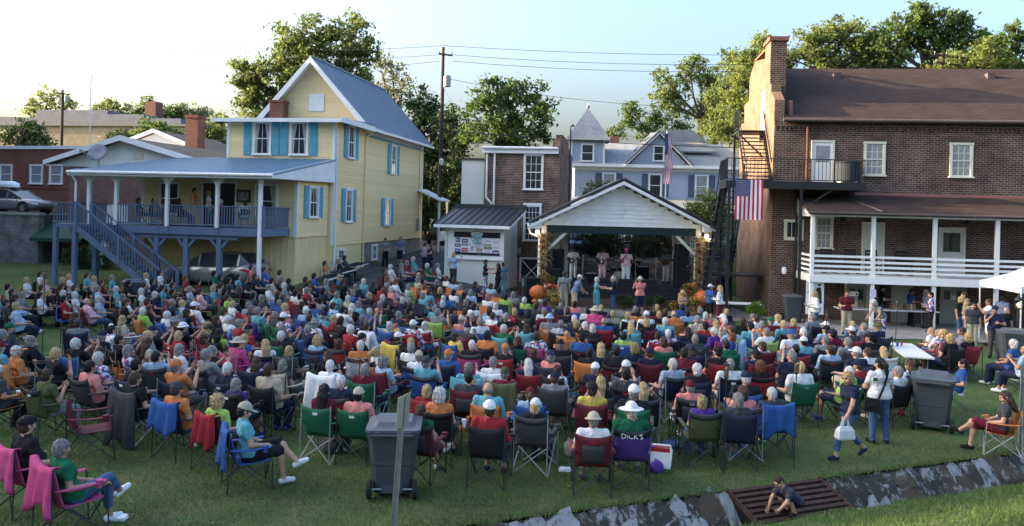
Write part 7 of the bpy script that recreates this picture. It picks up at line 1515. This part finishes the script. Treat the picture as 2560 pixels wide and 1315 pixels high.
# dancer poster panel
ps = thing('poster_panel', 'white standing poster with black dancing silhouettes and red lettering', 'poster', bbp(1.42, -2.2, 0), R(-7)); box('panel', white, ps, -.38, .38, -.02, 0, .5, 1.95); box('frame', black_metal, ps, .38, .42, -.03, .01, 0, 2.0); box('frame', black_metal, ps, -.42, -.38, -.03, .01, 0, 2.0)
def figure(pts): MB().prism(pts, -.026, -.02).build('silhouette', black_metal, ps)
figure([(-.22, .95), (-.1, .98), (-.02, 1.3), (.0, 1.5), (.1, 1.52), (.08, 1.45), (-.06, 1.62), (-.16, 1.6), (-.3, 1.46), (-.32, 1.42), (-.2, 1.46), (-.14, 1.3), (-.16, 1.15)]); figure([(-.02, .95), (.1, .97), (.16, 1.25), (.2, .97), (.3, .98), (.28, 1.4), (.25, 1.66), (.12, 1.68), (.02, 1.55), (.08, 1.5), (.12, 1.3)])
for x_, z_ in ((-.1, 1.7), (.18, 1.77)): MB().lathe([(0, -.06), (.05, -.03), (.06, 0), (.05, .03), (0, .06)], 10).build('silhouette', black_metal, ps, (x_, -.02, z_))
lettering(ps, 'Shagg', .26, M('red print', (.45, .02, .05), .5), (0, -.024, .74))
# rocking chairs on the porch
dkw = M('dark chair wood', (.018, .02, .02), .6)
for k, x_ in enumerate((2.3, 3.3, 4.2, 5.5)):
    t = thing('rocking_chair', ('first', 'second', 'third', 'fourth')[k]+' dark rocking chair from the left on the upper porch', 'chair', bbp(x_, -1.0, 2.22), R(-7+180+rnd.uniform(-12, 12)), 'rocking chairs on the porch'); box('seat', dkw, t, -.26, .26, -.25, .25, .4, .44)
    for s_ in (-1, 1): MB().path([(s_*.25, -.42, .1), (s_*.25, -.2, .03), (s_*.25, .2, .03), (s_*.25, .4, .09)], .02).build('rocker', dkw, t); MB().bar((s_*.24, -.22, .05), (s_*.24, -.34, 1.08), .04).build('back_post', dkw, t); MB().bar((s_*.24, .22, .05), (s_*.24, .22, .66), .04).build('leg', dkw, t); MB().bar((s_*.25, -.26, .66), (s_*.25, .26, .67), .06, .03).build('armrest', dkw, t)
    for z_ in (.6, .74, .88, 1.02): MB().bar((-.24, -.27-(z_-.44)*.11, z_), (.24, -.27-(z_-.44)*.11, z_), .02, .1).build('back_slat', dkw, t)
# canopy tent
cvs = M('canopy fabric', (.66, .68, .74), .7, .05, 2); t = thing('canopy_tent', 'white pop up canopy at the right edge in front of the porch', 'canopy', (18.6, 30.4, 0), R(-5)); c4 = [(0, -1.5), (3, -1.5), (3, 1.5), (0, 1.5)]
for k in range(4):
    (x0, y0), (x1, y1) = c4[k], c4[(k+1) % 4]; MB().add([(x0, y0, 2.35), (x1, y1, 2.35), (1.5, 0, 3.3), ((x0+1.5)/2, y0*.5, 2.72), ((x1+1.5)/2, y1*.5, 2.72)], [(0, 1, 4, 3), (3, 4, 2)]).build('roof_panel', cvs, t)
    MB().add([(x0, y0, 2.35), (x1, y1, 2.35), (x1, y1, 2.12), (x0, y0, 2.12)], [(0, 1, 2, 3)]).build('valance', cvs, t); piece('pole', white, t, x0-.02, x0+.02, y0-.02, y0+.02, 0, 2.34)
# lantern post
t = thing('lantern_post', 'black post lantern glowing at the right edge', 'lamp', (ray(2546, 790)[0]*27.5, 27.5, 0)); MB().tube((0, 0, 0), (0, 0, 1.7), .045, .045, 10).build('post', black_metal, t); MB().lathe([(.16, 2.0), (.1, 2.08), (.03, 2.14), (.02, 2.2)], 6).build('lantern_roof', black_metal, t); MB().lathe([(.05, 1.68), (.1, 1.7), (.1, 1.73)], 6).build('lantern_base', black_metal, t)
for k in range(6): a_ = k*1.0472; MB().tube((.1*math.cos(a_), .1*math.sin(a_), 1.72), (.14*math.cos(a_), .14*math.sin(a_), 2.0), .008).build('lantern_bar', black_metal, t)
MB().lathe([(0, 1.76), (.04, 1.8), (.05, 1.86), (0, 1.93)], 8).build('bulb', em, t)
# ================================================================ on and around the stage
pvm = PV.matrix_basis
def onst(x, y, z=1.085): return tuple(pvm @ Vector((x, y, z)))
spk = M('speaker cabinet', (.014, .017, .022), .6, .2, 5, .3, 60); cone_m = M('speaker grille', (.006, .007, .009), .8)
def speaker(label, p, w, d, h, rz=0):
    t = thing('loudspeaker', label, 'speaker', p, R(rz), 'stage loudspeakers'); box('cabinet', spk, t, -w/2, w/2, -d/2, d/2, 0, h); box('grille', cone_m, t, -w/2+.04, w/2-.04, -d/2-.015, -d/2, .05, h-.05)
    box('badge', steel, t, w/2-.12, w/2-.06, -d/2-.02, -d/2-.015, .1, .16); return t
speaker('tall black loudspeaker at the left of the stage', onst(-3.0, .75), .6, .6, 1.75); speaker('low black loudspeaker in front of the left stage stack', onst(-3.25, .05, .02), .7, .5, 1.9, 5); speaker('black loudspeaker on the ground left of the pavilion', (ray(1330, 720)[0]*38.6, 38.6, ter(.9, 38.6)), .7, .6, 1.2, 10)
speaker('lower black loudspeaker of the right stage stack', onst(3.08, .7), .66, .6, .95); speaker('upper black loudspeaker of the right stage stack', onst(3.08, .72, 2.035), .62, .58, 1.2); speaker('black loudspeaker behind the right stage stack', onst(3.2, 1.7), .6, .6, 1.6)
for k, x_ in enumerate((-1.9, -.75, .35, 1.55)):
    t = thing('stage_monitor', ('first', 'second', 'third', 'fourth')[k]+' wedge monitor from the left along the stage edge', 'monitor', onst(x_, .62), R(180), 'stage monitors'); MB().prism([(-.25, 0), (.25, 0), (.25, .12), (.1, .38), (-.25, .38)], -.33, .33, 'x').build('cabinet', spk, t); MB().slab([(-.28, .24, .15), (.28, .24, .15), (.28, .11, .36), (-.28, .11, .36)], -.01).build('grille', cone_m, t)
for k, (x_, y_) in enumerate(((-1.75, .95), (-.85, .85), (.85, 1.0), (1.85, .9))):
    t = thing('microphone_stand', ('first', 'second', 'third', 'fourth')[k]+' microphone stand from the left on the stage', 'microphone stand', onst(x_, y_), 0, 'microphone stands'); MB().tube((0, 0, .03), (0, 0, 1.5), .016).build('tube', M('chrome', (.7, .68, .62), .25, .05, metal=.7), t); MB().lathe([(.14, 0), (.14, .02), (.03, .05)], 14).build('base', black_metal, t); MB().tube((0, 0, 1.5), (0, -.1, 1.58), .018, .028, 8).build('microphone', black_metal, t)
# drum kit: shells, hoops, cymbals, stands
chrome = MATS['chrome']; shell = M('drum shell', (.03, .012, .012), .25); skin_d = M('drum head', (.55, .55, .53), .6)
t = thing('drum_kit', 'dark drum kit with cymbals at the back of the stage behind the singer', 'drum kit', onst(.2, 3.4))
def drum(x, y, z, r, h, tilt=0., name='drum'):
    T = Matrix.Translation((x, y, z)) @ Matrix.Rotation(tilt, 4, 'X'); D_ = MB().lathe([(r, 0), (r, h)], 18, T).build(name, shell, t)
    MB().lathe([(0, h+.004), (r*.97, h+.004), (r*.97, h)], 18, T).build('drum_head', skin_d, D_); MB().lathe([(r+.012, h-.03), (r+.015, h), (r, h+.012)], 18, T).build('hoop', chrome, D_)
T = Matrix.Translation((0, -.25, .3)) @ Matrix.Rotation(R(90), 4, 'X'); D_ = MB().lathe([(.28, -.2), (.28, .2)], 20, T).build('bass_drum', shell, t); MB().lathe([(0, .205), (.27, .205), (.27, .2)], 20, T).build('drum_head', skin_d, D_); MB().lathe([(.29, .18), (.29, .22), (.26, .22)], 20, T).build('hoop', chrome, D_)
drum(-.2, -.2, .62, .15, .18, .3); drum(.2, -.2, .62, .16, .2, .3); drum(.55, .15, .2, .2, .4); drum(-.45, .15, .5, .18, .14, 0, 'snare_drum')
for x_, y_, h_ in ((-.75, .0, 1.0), (.6, -.15, 1.15), (-.45, -.35, 1.2)): S_ = MB().tube((x_, y_, 0), (x_, y_, h_), .012).build('cymbal_stand', chrome, t); MB().lathe([(.22, h_), (.05, h_+.025), (0, h_+.04)], 18, Matrix.Translation((x_, y_, 0))).build('cymbal', em2, S_)
def amp(label, p, w=.6, h=.55): t = thing('guitar_amplifier', label, 'amplifier', p, R(180)); box('cabinet', spk, t, -w/2, w/2, -.14, .14, 0, h); box('grille', cone_m, t, -w/2+.03, w/2-.03, .14, .155, .04, h-.14); box('control_panel', steel, t, -w/2+.03, w/2-.03, .14, .15, h-.1, h-.04)
amp('guitar amplifier behind the pink suited musician', onst(-1.2, 2.6)); amp('guitar amplifier behind the right hand musician', onst(1.6, 3.6), .6, .9)
# guitars held by the musicians
for who, lab, c in ((B1, 'dark electric guitar held by the musician in white', (.05, .02, .015)), (B2, 'black electric guitar held by the musician in pink', (.02, .02, .022)), (B4, 'sunburst electric guitar held by the musician in grey', (.16, .06, .02))):
    t = thing('electric_guitar', lab, 'guitar'); t.matrix_basis = who.matrix_basis @ Matrix.Translation((.02, .2, 1.06)) @ Matrix.Rotation(R(20), 4, 'Y')
    MB().prism([(.22, -.12), (.27, 0), (.22, .13), (.08, .1), (-.02, .14), (-.06, .06), (-.06, -.05), (-.02, -.13), (.08, -.1)], -.02, .025).build('guitar_body', M('guitar'+str(c), c, .25, .2), t); MB().bar((-.04, .03, 0), (-.62, .03, 0), .02, .05).build('neck', wood, t); MB().bar((-.62, .03, 0), (-.76, .03, .01), .02, .08).build('headstock', wood, t); box('pickups', chrome, t, 0, .12, .024, .032, -.04, .04)
# posts dressed with corn stalks and sunflowers, pumpkins, bales
straw = M('dry corn stalk', (.18, .135, .07), .9, .35, 12); petal = M('sunflower petal', (.4, .19, .025), .7, .2, 10); rust = M('autumn flower', (.32, .09, .02), .8, .4, 20); seedm = M('sunflower heart', (.04, .02, .012), .9)
def sunflower(par, p, r, tilt, mat=None, name='sunflower'):
    m = MB()
    for k in range(11): a = k*.5712; m.add([(0, 0, 0), (r*math.cos(a-.22)*.6, r*math.sin(a-.22)*.6, .02), (r*math.cos(a), r*math.sin(a), .0), (r*math.cos(a+.22)*.6, r*math.sin(a+.22)*.6, .02)], [(0, 1, 2, 3)])
    f = m.build(name, mat or petal, par, p, tilt); MB().lathe([(r*.42, .01), (r*.36, .05), (0, .06)], 10).build('flower_heart', seedm, f); return f
def dressed_post(sx, lab):
    t = thing('corn_stalk_garland', lab, 'garland', tuple(pvm @ Vector((sx*3.72, -.06, 0))), 0, 'garlands on the pavilion posts'); r = random.Random(int(sx*9))
    for k in range(9): x_ = r.uniform(-.14, .14); MB().path([(x_+r.uniform(-.1, .1), r.uniform(-.12, 0), .3), (x_, -.06, 1.7), (x_+r.uniform(-.05, .05), -.05, 3.6+r.uniform(-.3, .1))], .016, 5).build('stalk', straw, t)
    leaf = MB()
    for k in range(90):
        z_ = r.uniform(.5, 3.6); a = r.uniform(2.6, 6.8); L_ = r.uniform(.25, .6); d = Vector((math.cos(a), math.sin(a)*.8, r.uniform(-.3, .5))); p0 = Vector((0, -.08, z_)); s_ = Vector((.02, 0, .03)); p1 = p0+d*L_*.6; p2 = p0+d*L_+Vector((0, 0, -L_*.5)); leaf.add([p0-s_, p0+s_, p1+s_, p1-s_, p2], [(0, 1, 2, 3), (3, 2, 4)])
    tag(leaf.build('dry_leaves', straw, t), kind='stuff')
    for k in range(9): sunflower(t, (r.uniform(-.06, .06), -.2, .7+k*.32), r.uniform(.13, .18), (R(80), 0, r.uniform(-.4, .4)), (petal, rust, rust)[k % 3])
dressed_post(-1, 'corn stalk and sunflower garland on the left pavilion post'); dressed_post(1, 'corn stalk and sunflower garland on the right pavilion post')
pk = {'o': M('pumpkin orange', (.5, .13, .035), .5, .12, 5), 'w': M('white gourd', (.62, .6, .5), .5, .08, 5), 'y': M('yellow gourd', (.55, .36, .06), .5, .1, 5), 'r': M('red pumpkin', (.42, .07, .04), .5, .12, 5)}
def pumpkin(label, x, y, z, r, c='o', sq=.8, name='pumpkin'):
    t = thing(name, label, 'pumpkin', (x, y, z), rnd.uniform(0, 3), 'pumpkins by the stage'); n, m_ = 30, 9; V = []
    for j in range(m_+1):
        ph = -math.pi/2+math.pi*j/m_
        for k in range(n): a = 2*math.pi*k/n; q = 1-.1*abs(math.sin(a*5)) if 0 else 1+.16*abs(math.cos(a*5)); V.append((r*q*math.cos(ph)*math.cos(a), r*q*math.cos(ph)*math.sin(a), r*sq+r*sq*math.sin(ph)*(.92+.08*q)))
    MB().add(V, [(j*n+k, j*n+(k+1) % n, (j+1)*n+(k+1) % n, (j+1)*n+k) for j in range(m_) for k in range(n)]).build('rind', pk[c], t, smooth=True); MB().tube((0, 0, r*sq*1.9), (r*.1, 0, r*sq*2.25), r*.13, r*.07, 6).build('stem', wood, t)
def gx(px, Y): return ray(px, 730)[0]*Y
pumpkin('huge ribbed orange pumpkin left of the stage', gx(1345, 37.2), 37.2, .58, .36, 'o', .9); pumpkin('huge orange pumpkin right of the stage', gx(1756, 36.8), 36.8, .5, .36, 'o', 1.0)
for k, (px, dz, r, c, lab) in enumerate(((1338, .42, .13, 'o', 'small orange pumpkin low left of the hay bale'), (1352, .42, .13, 'w', 'white gourd below the huge left pumpkin'), (1366, 1.15, .1, 'w', 'white gourd on top of the left hay bale'), (1375, 1.15, .14, 'r', 'red pumpkin on top of the left hay bale'), (1386, 1.12, .13, 'o', 'orange pumpkin at the right end of the left hay bale'), (1756, .3, .14, 'w', 'white gourd below the huge right pumpkin'), (1682, .4, .13, 'y', 'yellow gourd at the left of the right flower bank'), (1716, 1.05, .15, 'r', 'red pumpkin on the right flower bank'), (1728, 1.3, .14, 'o', 'orange pumpkin at the top of the right flower bank'))): pumpkin(lab, gx(px, 36.9), 36.9+.1*(k % 3), dz, r, c, .75, 'pumpkin' if c != 'w' and c != 'y' else 'gourd')
hay = M('hay', (.4, .3, .14), .95, .4, 14, 1., 40)
for lab, px, z_ in (('upper hay bale left of the stage', 1378, .62), ('lower hay bale left of the stage', 1362, .02), ('lower hay bale right of the stage', 1735, .02), ('upper hay bale right of the stage', 1725, .5)):
    o = thing('hay_bale', lab, 'hay bale', (gx(px, 37.35), 37.35, z_), rnd.uniform(-.2, .2), 'hay bales'); box('bale', hay, o, -.5, .5, -.24, .24, 0, .48 if z_ > .1 else .58)
    for x_ in (-.2, .2): box('twine', wood, o, x_-.008, x_+.008, -.246, .246, -.001, .485 if z_ > .1 else .585)
def flower_bank(label, px, Y, z_, n, r_, mats, seed):
    t = thing('flower_pot', label, 'flowers', (gx(px, Y), Y, z_)); r = random.Random(seed); MB().lathe([(.14, 0), (.2, .25), (.21, .26)], 12).build('pot', wood, t); inst(leaf_mesh('foliage', [(r.gauss(0, r_*.45), r.gauss(0, r_*.4), .35+r.gauss(0, r_*.3)) for _ in range(260)], .07, LEAF['mid'], seed), 'foliage', t)
    for k in range(n): a = r.uniform(0, 6.28); q = r_*r.random()**.5; sunflower(t, (q*math.cos(a), -.12-abs(q*math.sin(a)), .38+r.uniform(-.22, .25)), r.uniform(.08, .12), (R(65), 0, r.uniform(-.5, .5)), mats[k % len(mats)], 'flower')
flower_bank('yellow sunflowers in a pot left of the stage', 1382, 36.6, .35, 14, .36, [petal, MATS['yellow gourd']], 5); flower_bank('yellow sunflowers in a pot right of the stage', 1735, 36.3, .3, 8, .26, [petal, MATS['yellow gourd']], 6); flower_bank('rust coloured mums above the right hay bale', 1722, 37.0, .95, 10, .34, [rust], 7); flower_bank('rust coloured mums low at the right flower bank', 1690, 36.6, .1, 10, .32, [rust, petal], 8); flower_bank('rust coloured mums above the left hay bale', 1372, 37.1, 1.1, 9, .3, [rust], 9)
sc2 = thing('scarecrow', 'seated scarecrow in red and cream plaid shirt right of the stage', 'scarecrow', (gx(1708, 36.4), 36.4, .35)); me, H_, _ = PROT['seat0']; red_pl = cloth('q').copy(); red_pl.name = 'scarecrow plaid'
for nd in red_pl.node_tree.nodes:
    if nd.bl_idname == 'ShaderNodeMix': nd.inputs[6].default_value = (.2, .03, .03, 1); nd.inputs[7].default_value = (.55, .48, .36, 1)
inst(me, 'stuffed_body', sc2, (0, 0, -.3), (0, 0, R(170)), (.85,)*3, [hay, red_pl, cloth('x'), wood, hay, hay]); inst(HATS['B'], 'straw_hat', sc2, (0, .1, .72), (0, 0, 0), (1.2,)*3, [hay])
for k, (px, lab) in enumerate(((1560, 'low green shrub against the brick base left of the coral shirt'), (1640, 'low green shrub against the brick base right of the coral shirt'))): tree('foundation_shrub', lab, [(px-12, 752, 14), (px+12, 754, 14), (px, 746, 12)], 38.3, (px, 768), 'dark', 1.6, .06, .03, None, 60+k, .14, 'shrub', zbase=.03)
# hand truck and stacked chairs by the shed
t = thing('hand_truck', 'red hand truck leaning against the side of the shed', 'hand truck', (.35, 40.9, ter(.35, 40.9)), R(30)); red_m = M('red enamel', (.25, .03, .03), .4)
for x_ in (-.14, .14): MB().path([(x_, 0, .1), (x_, .12, 1.15), (x_*.4, .2, 1.3)], .016).build('upright', red_m, t); MB().lathe([(.06, -.03), (.12, -.03), (.12, .03), (.06, .03)], 14, Matrix.Translation((x_*1.5, .1, .12)) @ Matrix.Rotation(R(90), 4, 'Y')).build('wheel', tyre, t)
for z_ in (.3, .6, .9): MB().tube((-.14, z_*.11, z_), (.14, z_*.11, z_), .012).build('crossbar', red_m, t)
box('toe_plate', red_m, t, -.18, .18, -.2, 0, .04, .06)
for k in range(4): o = thing('stacked_chair', ('first', 'second', 'third', 'fourth')[k]+' folded chair from the left leaning beside the barn door', 'chair', (.85+k*.14, 42.6, ter(.9, 42.6)), R(10), 'folded chairs beside the barn door'); o.rotation_euler = (R(-14), 0, R(10)); box('seat', steel, o, -.2, .2, -.02, 0, .35, .75); box('frame', grey_tube, o, -.22, -.2, -.02, .01, 0, .95); box('frame', grey_tube, o, .2, .22, -.02, .01, 0, .95)
# ================================================================ things hung on chairs, lettering, bags, the ditch grate
def drape(p, col, name, label, cat, w=.58, low=.2, front=.0, sleeves=False, sag=.05):
    """cloth folded over the top of a chair back, hanging down behind it"""
    t = thing(name, label, cat, p['ch'].location, p['ch'].rotation_euler.z); t.scale = p['ch'].scale; r = random.Random(len(label)); nu, nv = 14, 12; V = []; ph = r.uniform(0, 6)
    for j in range(nv+1):
        v = j/nv
        for i in range(nu+1):
            u = i/nu; x_, y_, z_ = back_fn(u, 1.0); x_ = (u-.5)*(w+(.14 if sleeves else .06)*v); fold = .035*math.sin(u*17+ph+v*2)*v+.02*math.sin(u*31+ph*2)*v
            if v < .15: V.append((x_, y_+.05-.35*v, z_+.03*math.sin(v/.15*1.57)))
            else: q = (v-.15)/.85; V.append((x_, y_-.035-.03*q+fold, z_+.03-(z_-low+.03*math.sin(u*9+ph))*q*(1+.12*math.sin(u*7+ph)*q)))
    f = [(j*(nu+1)+i, j*(nu+1)+i+1, (j+1)*(nu+1)+i+1, (j+1)*(nu+1)+i) for j in range(nv) for i in range(nu)]
    o = inst(make_mesh('fabric', V, f, None, cloth(col), True, False), 'fabric', t); s = o.modifiers.new('thickness', 'SOLIDIFY'); s.thickness = .012; return t
for e, col, nm, lab, cat, kw in (('840 985', 'w', 'hooded_jacket', 'white hooded jacket hung over a chair back on the left lawn', 'jacket', dict(low=.25, sleeves=True)), ('2100 1000', 't', 'towel', 'turquoise towel hung over a chair back in the middle lawn', 'towel', dict(low=.12, w=.62)), ('2320 960', 'w', 'hooded_jacket', 'white hooded jacket over a chair just right of the turquoise towel', 'jacket', dict(low=.3, sleeves=True)),
    ('1290 1110', 'd', 'jacket', 'charcoal jacket hung over the chair of the black tee at left', 'jacket', dict(low=.02, sleeves=True, w=.6)), ('2030 1280', 'r', 'towel', 'red shirt hung over the maroon chair at left', 'shirt', dict(low=.42, w=.4)), ('1675 1200', 'b', 'bag', 'blue chair sack hung behind the orange tee at left', 'bag', dict(low=.45, w=.56)), ('2200 310', 'b', 'bag', 'blue chair sack behind the turquoise shirt with cream cap', 'bag', dict(low=.4, w=.58)),
    ('660 600', 'p', 'bag', 'bright pink chair sack behind the green tee at lower left', 'bag', dict(low=.4, w=.7)), ('290 440', 'p', 'bag', 'bright pink chair sack behind the black tee at lower left', 'bag', dict(low=.42, w=.66)), ('2220 710', 'l', 'towel', 'light blue towel over a chair right of the middle lawn', 'towel', dict(low=.3)), ('410 1130', 'b', 'bag', 'blue chair sack behind the charcoal tee left of the walking person', 'bag', dict(low=.42)),
    ('1175 640', 'w', 'towel', 'white towel over a chair in the left middle crowd', 'towel', dict(low=.35)), ('1480 725', 'y', 'jacket', 'yellow jacket over the chair of the white cap in the middle crowd', 'jacket', dict(low=.25)), ('235 1050', 'h', 'jacket', 'camouflage jacket over the chair of the olive cap', 'jacket', dict(low=.3)), ('1170 565', 'w', 'towel', 'white towel over the beige chair in the left crowd', 'towel', dict(low=.35)), ('290 820', 'm', 'jacket', 'maroon jacket over a chair in the right crowd', 'jacket', dict(low=.3))):
    p = seat_of(e)
    if 'ch' in p: drape(p, col, nm, lab, cat, **kw)
def chair_text(e, s, col, size=.11, z=.83):
    p = seat_of(e)
    if 'ch' in p: lettering(p['ch'], s, size, cloth(col), (0, -.375, z), (R(82), 0, 0), sx=min(1, .46/(len(s)*size*.62)))
for a in (('765 865', "DICK'S", 'w'), ('1320 310', "DICK'S", 'w'), ('1105 815', 'VOLS', 'o', .13), ('790 665', 'TENNESSEE', 'o', .1), ('970 635', 'T', 'w', .17, .8), ('205 860', 'T', 'w', .16, .82), ('1215 855', 'T', 'w', .16, .82), ('2280 360', 'T', 'r', .18, .8), ('640 575', 'VOLS', 'w', .12), ('1610 660', 'BOBCATS', 'w', .1), ('1345 760', 'TENNESSEE', 'o', .09), ('1060 1010', 'Dura King', 'w', .07)): chair_text(*a)
for e, s, c, sz in (('1430 620', 'U.S.A.', 'w', .11),): p = seat_of(e); 'obj' in p and lettering(p['obj'], s, sz, cloth(c), (0, -.235, .86), (R(78), 0, 0))
lettering(LW, 'LOTTERY', .075, cloth('u'), (.05, -.135, 1.3), (R(86), 0, 0)); box('print_patch', cloth('g'), LW, -.2, -.12, -.138, -.125, 1.26, 1.33); lettering(LW, 'TENNESSEE', .035, cloth('u'), (.06, -.135, 1.245), (R(86), 0, 0))
lettering(B3, 'II', .13, cloth('k'), (0, .155, 1.27), (R(90), 0, R(180)))
# empty maroon chair with mesh back
x, y = ground(232, 1060, .6); ec = camp_chair(x, y, R(-62), 'm', 'empty maroon camp chair with see-through mesh back on the left lawn', True, dark_tube, None, 'd', sc_=1.18)
# bags, cooler, cups
t = thing('shoulder_bag', 'black shoulder bag hanging at the hip of the lottery tee', 'bag'); t.matrix_basis = LW.matrix_basis
V = [(-.36, -.1, .68), (-.1, -.2, .66), (-.1, -.2, .92), (-.36, -.1, .94)]; MB().slab(V, -.1).build('pouch', cloth('k'), t); MB().slab([(a_, b_-.006, c_+.1 if i < 2 else c_+.01) for i, (a_, b_, c_) in enumerate(V)], -.112).build('flap', cloth('k'), t)
for pts in ([(-.12, -.2, .92), (.02, -.16, 1.2), (.12, -.09, 1.46), (.13, .02, 1.49), (.05, .14, 1.3), (-.2, .12, .98), (-.34, -.06, .92)],):
    m = MB()
    for a_, b_ in zip(pts, pts[1:]): m.bar(a_, b_, .04, .01, up=(0, 1, 0))
    m.build('strap', cloth('k'), t)
t = thing('handbag', 'pale handbag carried by the walking person', 'handbag'); t.matrix_basis = NW.matrix_basis @ Matrix.Translation((-.225, .27, .12)) @ Matrix.Diagonal((.8, .8, .85, 1))
pale = M('pale leather', (.55, .58, .58), .4, .08, 6); V = []
for z_, w_, d_ in ((.42, .2, .09), (.46, .22, .1), (.62, .2, .08), (.7, .15, .03)): V += [(-d_, -w_, z_), (d_, -w_, z_), (d_, w_, z_), (-d_, w_, z_)]
MB().add(V, [(i*4+k, i*4+(k+1) % 4, (i+1)*4+(k+1) % 4, (i+1)*4+k) for i in range(3) for k in range(4)]+[(3, 2, 1, 0), (12, 13, 14, 15)]).build('bag_body', pale, t)
for s_ in (-1, 1): MB().path([(s_*.04, -.11, .66), (s_*.02, -.05, .86), (0, 0, .9), (s_*.02, .05, .86), (s_*.04, .11, .66)], .012, 5).build('handle', pale, t)
x, y = ground(1650, 1166); t = thing('cool_box', 'white cool box with red lid beside the purple chair', 'cooler', (x, y, 0), R(-12)); MB().prism([(-.19, 0), (.19, 0), (.22, .3), (-.22, .3)], -.14, .14).build('body', white, t); box('lid', M('red plastic', (.42, .03, .035), .4), t, -.2, .2, -.13, .13, .3, .37); MB().path([(-.2, -.16, .27), (-.18, -.16, .44), (.18, -.16, .44), (.2, -.16, .27)], .018, 6).build('handle', white, t)
def sack(label, px, py, col, sz, name='bag'):
    x, y = ground(px, py); t = thing(name, label, 'bag', (x, y, ter(x, y)), rnd.uniform(-1, 1)); e = ell((0, 0, sz[2]*.45), sz, 0, .02); e['f'] = noisy(e['f'], .02, 22); P = [e, cutz(0.0)]; P[1].update(lo=v3(-1, -1, -1), hi=v3(1, 1, 0.))
    V, F, ML = sdf_mesh(P, .02); inst(quick_mesh('pouch', V, F, ML, [cloth(col)]), 'pouch', t); MB().path([(-sz[0]*.5, 0, sz[2]*1.2), (0, .02, sz[2]*1.7), (sz[0]*.5, 0, sz[2]*1.2)], .012, 5).build('strap', cloth(col), t)
sack('purple fabric bag on the grass by the cool box', 1640, 1178, 'u', (.16, .13, .13)); sack('beige purse on the grass left of the maroon chair', 1422, 1140, 'e', (.1, .09, .2), 'purse'); sack('brown leather bag under the olive chair', 1680, 1118, 'a', (.2, .12, .1)); sack('small red bag hanging low beside the lottery tee', 2253, 1040, 'r', (.09, .08, .12)); sack('dark bag on the grass by the green chairs', 835, 1130, 'd', (.2, .16, .14)); sack('red blanket bundle at the right edge of the lawn', 2535, 1065, 'r', (.28, .14, .08)); sack('orange bag between chairs right of the big bin', 1165, 1075, 'o', (.16, .13, .16))
for px, py, lab in ((1160, 1057, 'white cup on the chair arm right of the orange tee'), (1306, 1068, 'white cup on the chair arm right of the red tee'), (45, 985, 'white cup beside the orange chair at far left')):
    x, y = ground(px, py, .74); t = thing('paper_cup', lab, 'cup', (x, y, ter(x, y)+.66)); MB().lathe([(.03, 0), (.042, .13), (.044, .135)], 10).build('cup', white, t); MB().lathe([(.045, .13), (.045, .145), (0, .15)], 10).build('lid', white, t)
for px, py, lab in ((1412, 1178, 'crumpled white paper by the purple chair'), (300, 1300, 'crumpled white paper by the pink chair')):
    x, y = ground(px, py); m = rock_mesh(px, white); inst(m, 'crumpled_paper', None, (x, y, .03), (0, 0, 0), (.2, .14, .07)); tag(bpy.context.scene.objects[-1] if 0 else COL.objects[-1], lab, 'paper')
# phones in raised hands
# rusty grate over the ditch, stick
rusty = M('rusty iron', (.05, .026, .02), .85, .4, 6, .5, 30)
t = thing('drain_grate', 'rusty ribbed metal grate lying across the ditch under the child', 'grate', (E0.x+ED.x*4.75, E0.y+ED.y*4.75, .0), math.atan2(ED.y, ED.x)); gt = math.atan2(.5, 1.5)
t.rotation_euler = (gt, 0, math.atan2(ED.y, ED.x))
for k in range(10): box('rib', rusty, t, 0, 1.95, -.02-k*.13-.07, -.02-k*.13, -.03, .02)
box('edge_bar', rusty, t, -.04, 0, -1.3, 0, -.04, .04); box('edge_bar', rusty, t, 1.95, 1.99, -1.3, 0, -.04, .04)
me, H_, _ = PROT['crouch']; st = thing('stick', 'short stick held by the crouching child over the ditch', 'stick'); hp = BOY.matrix_basis @ Vector((.24, .6, .1)); MB().tube((hp.x, hp.y, hp.z+.08), (hp.x-.05, hp.y-.12, hp.z-.5), .014, .009, 6).build('twig', wood, st)
bpy.context.view_layer.update()
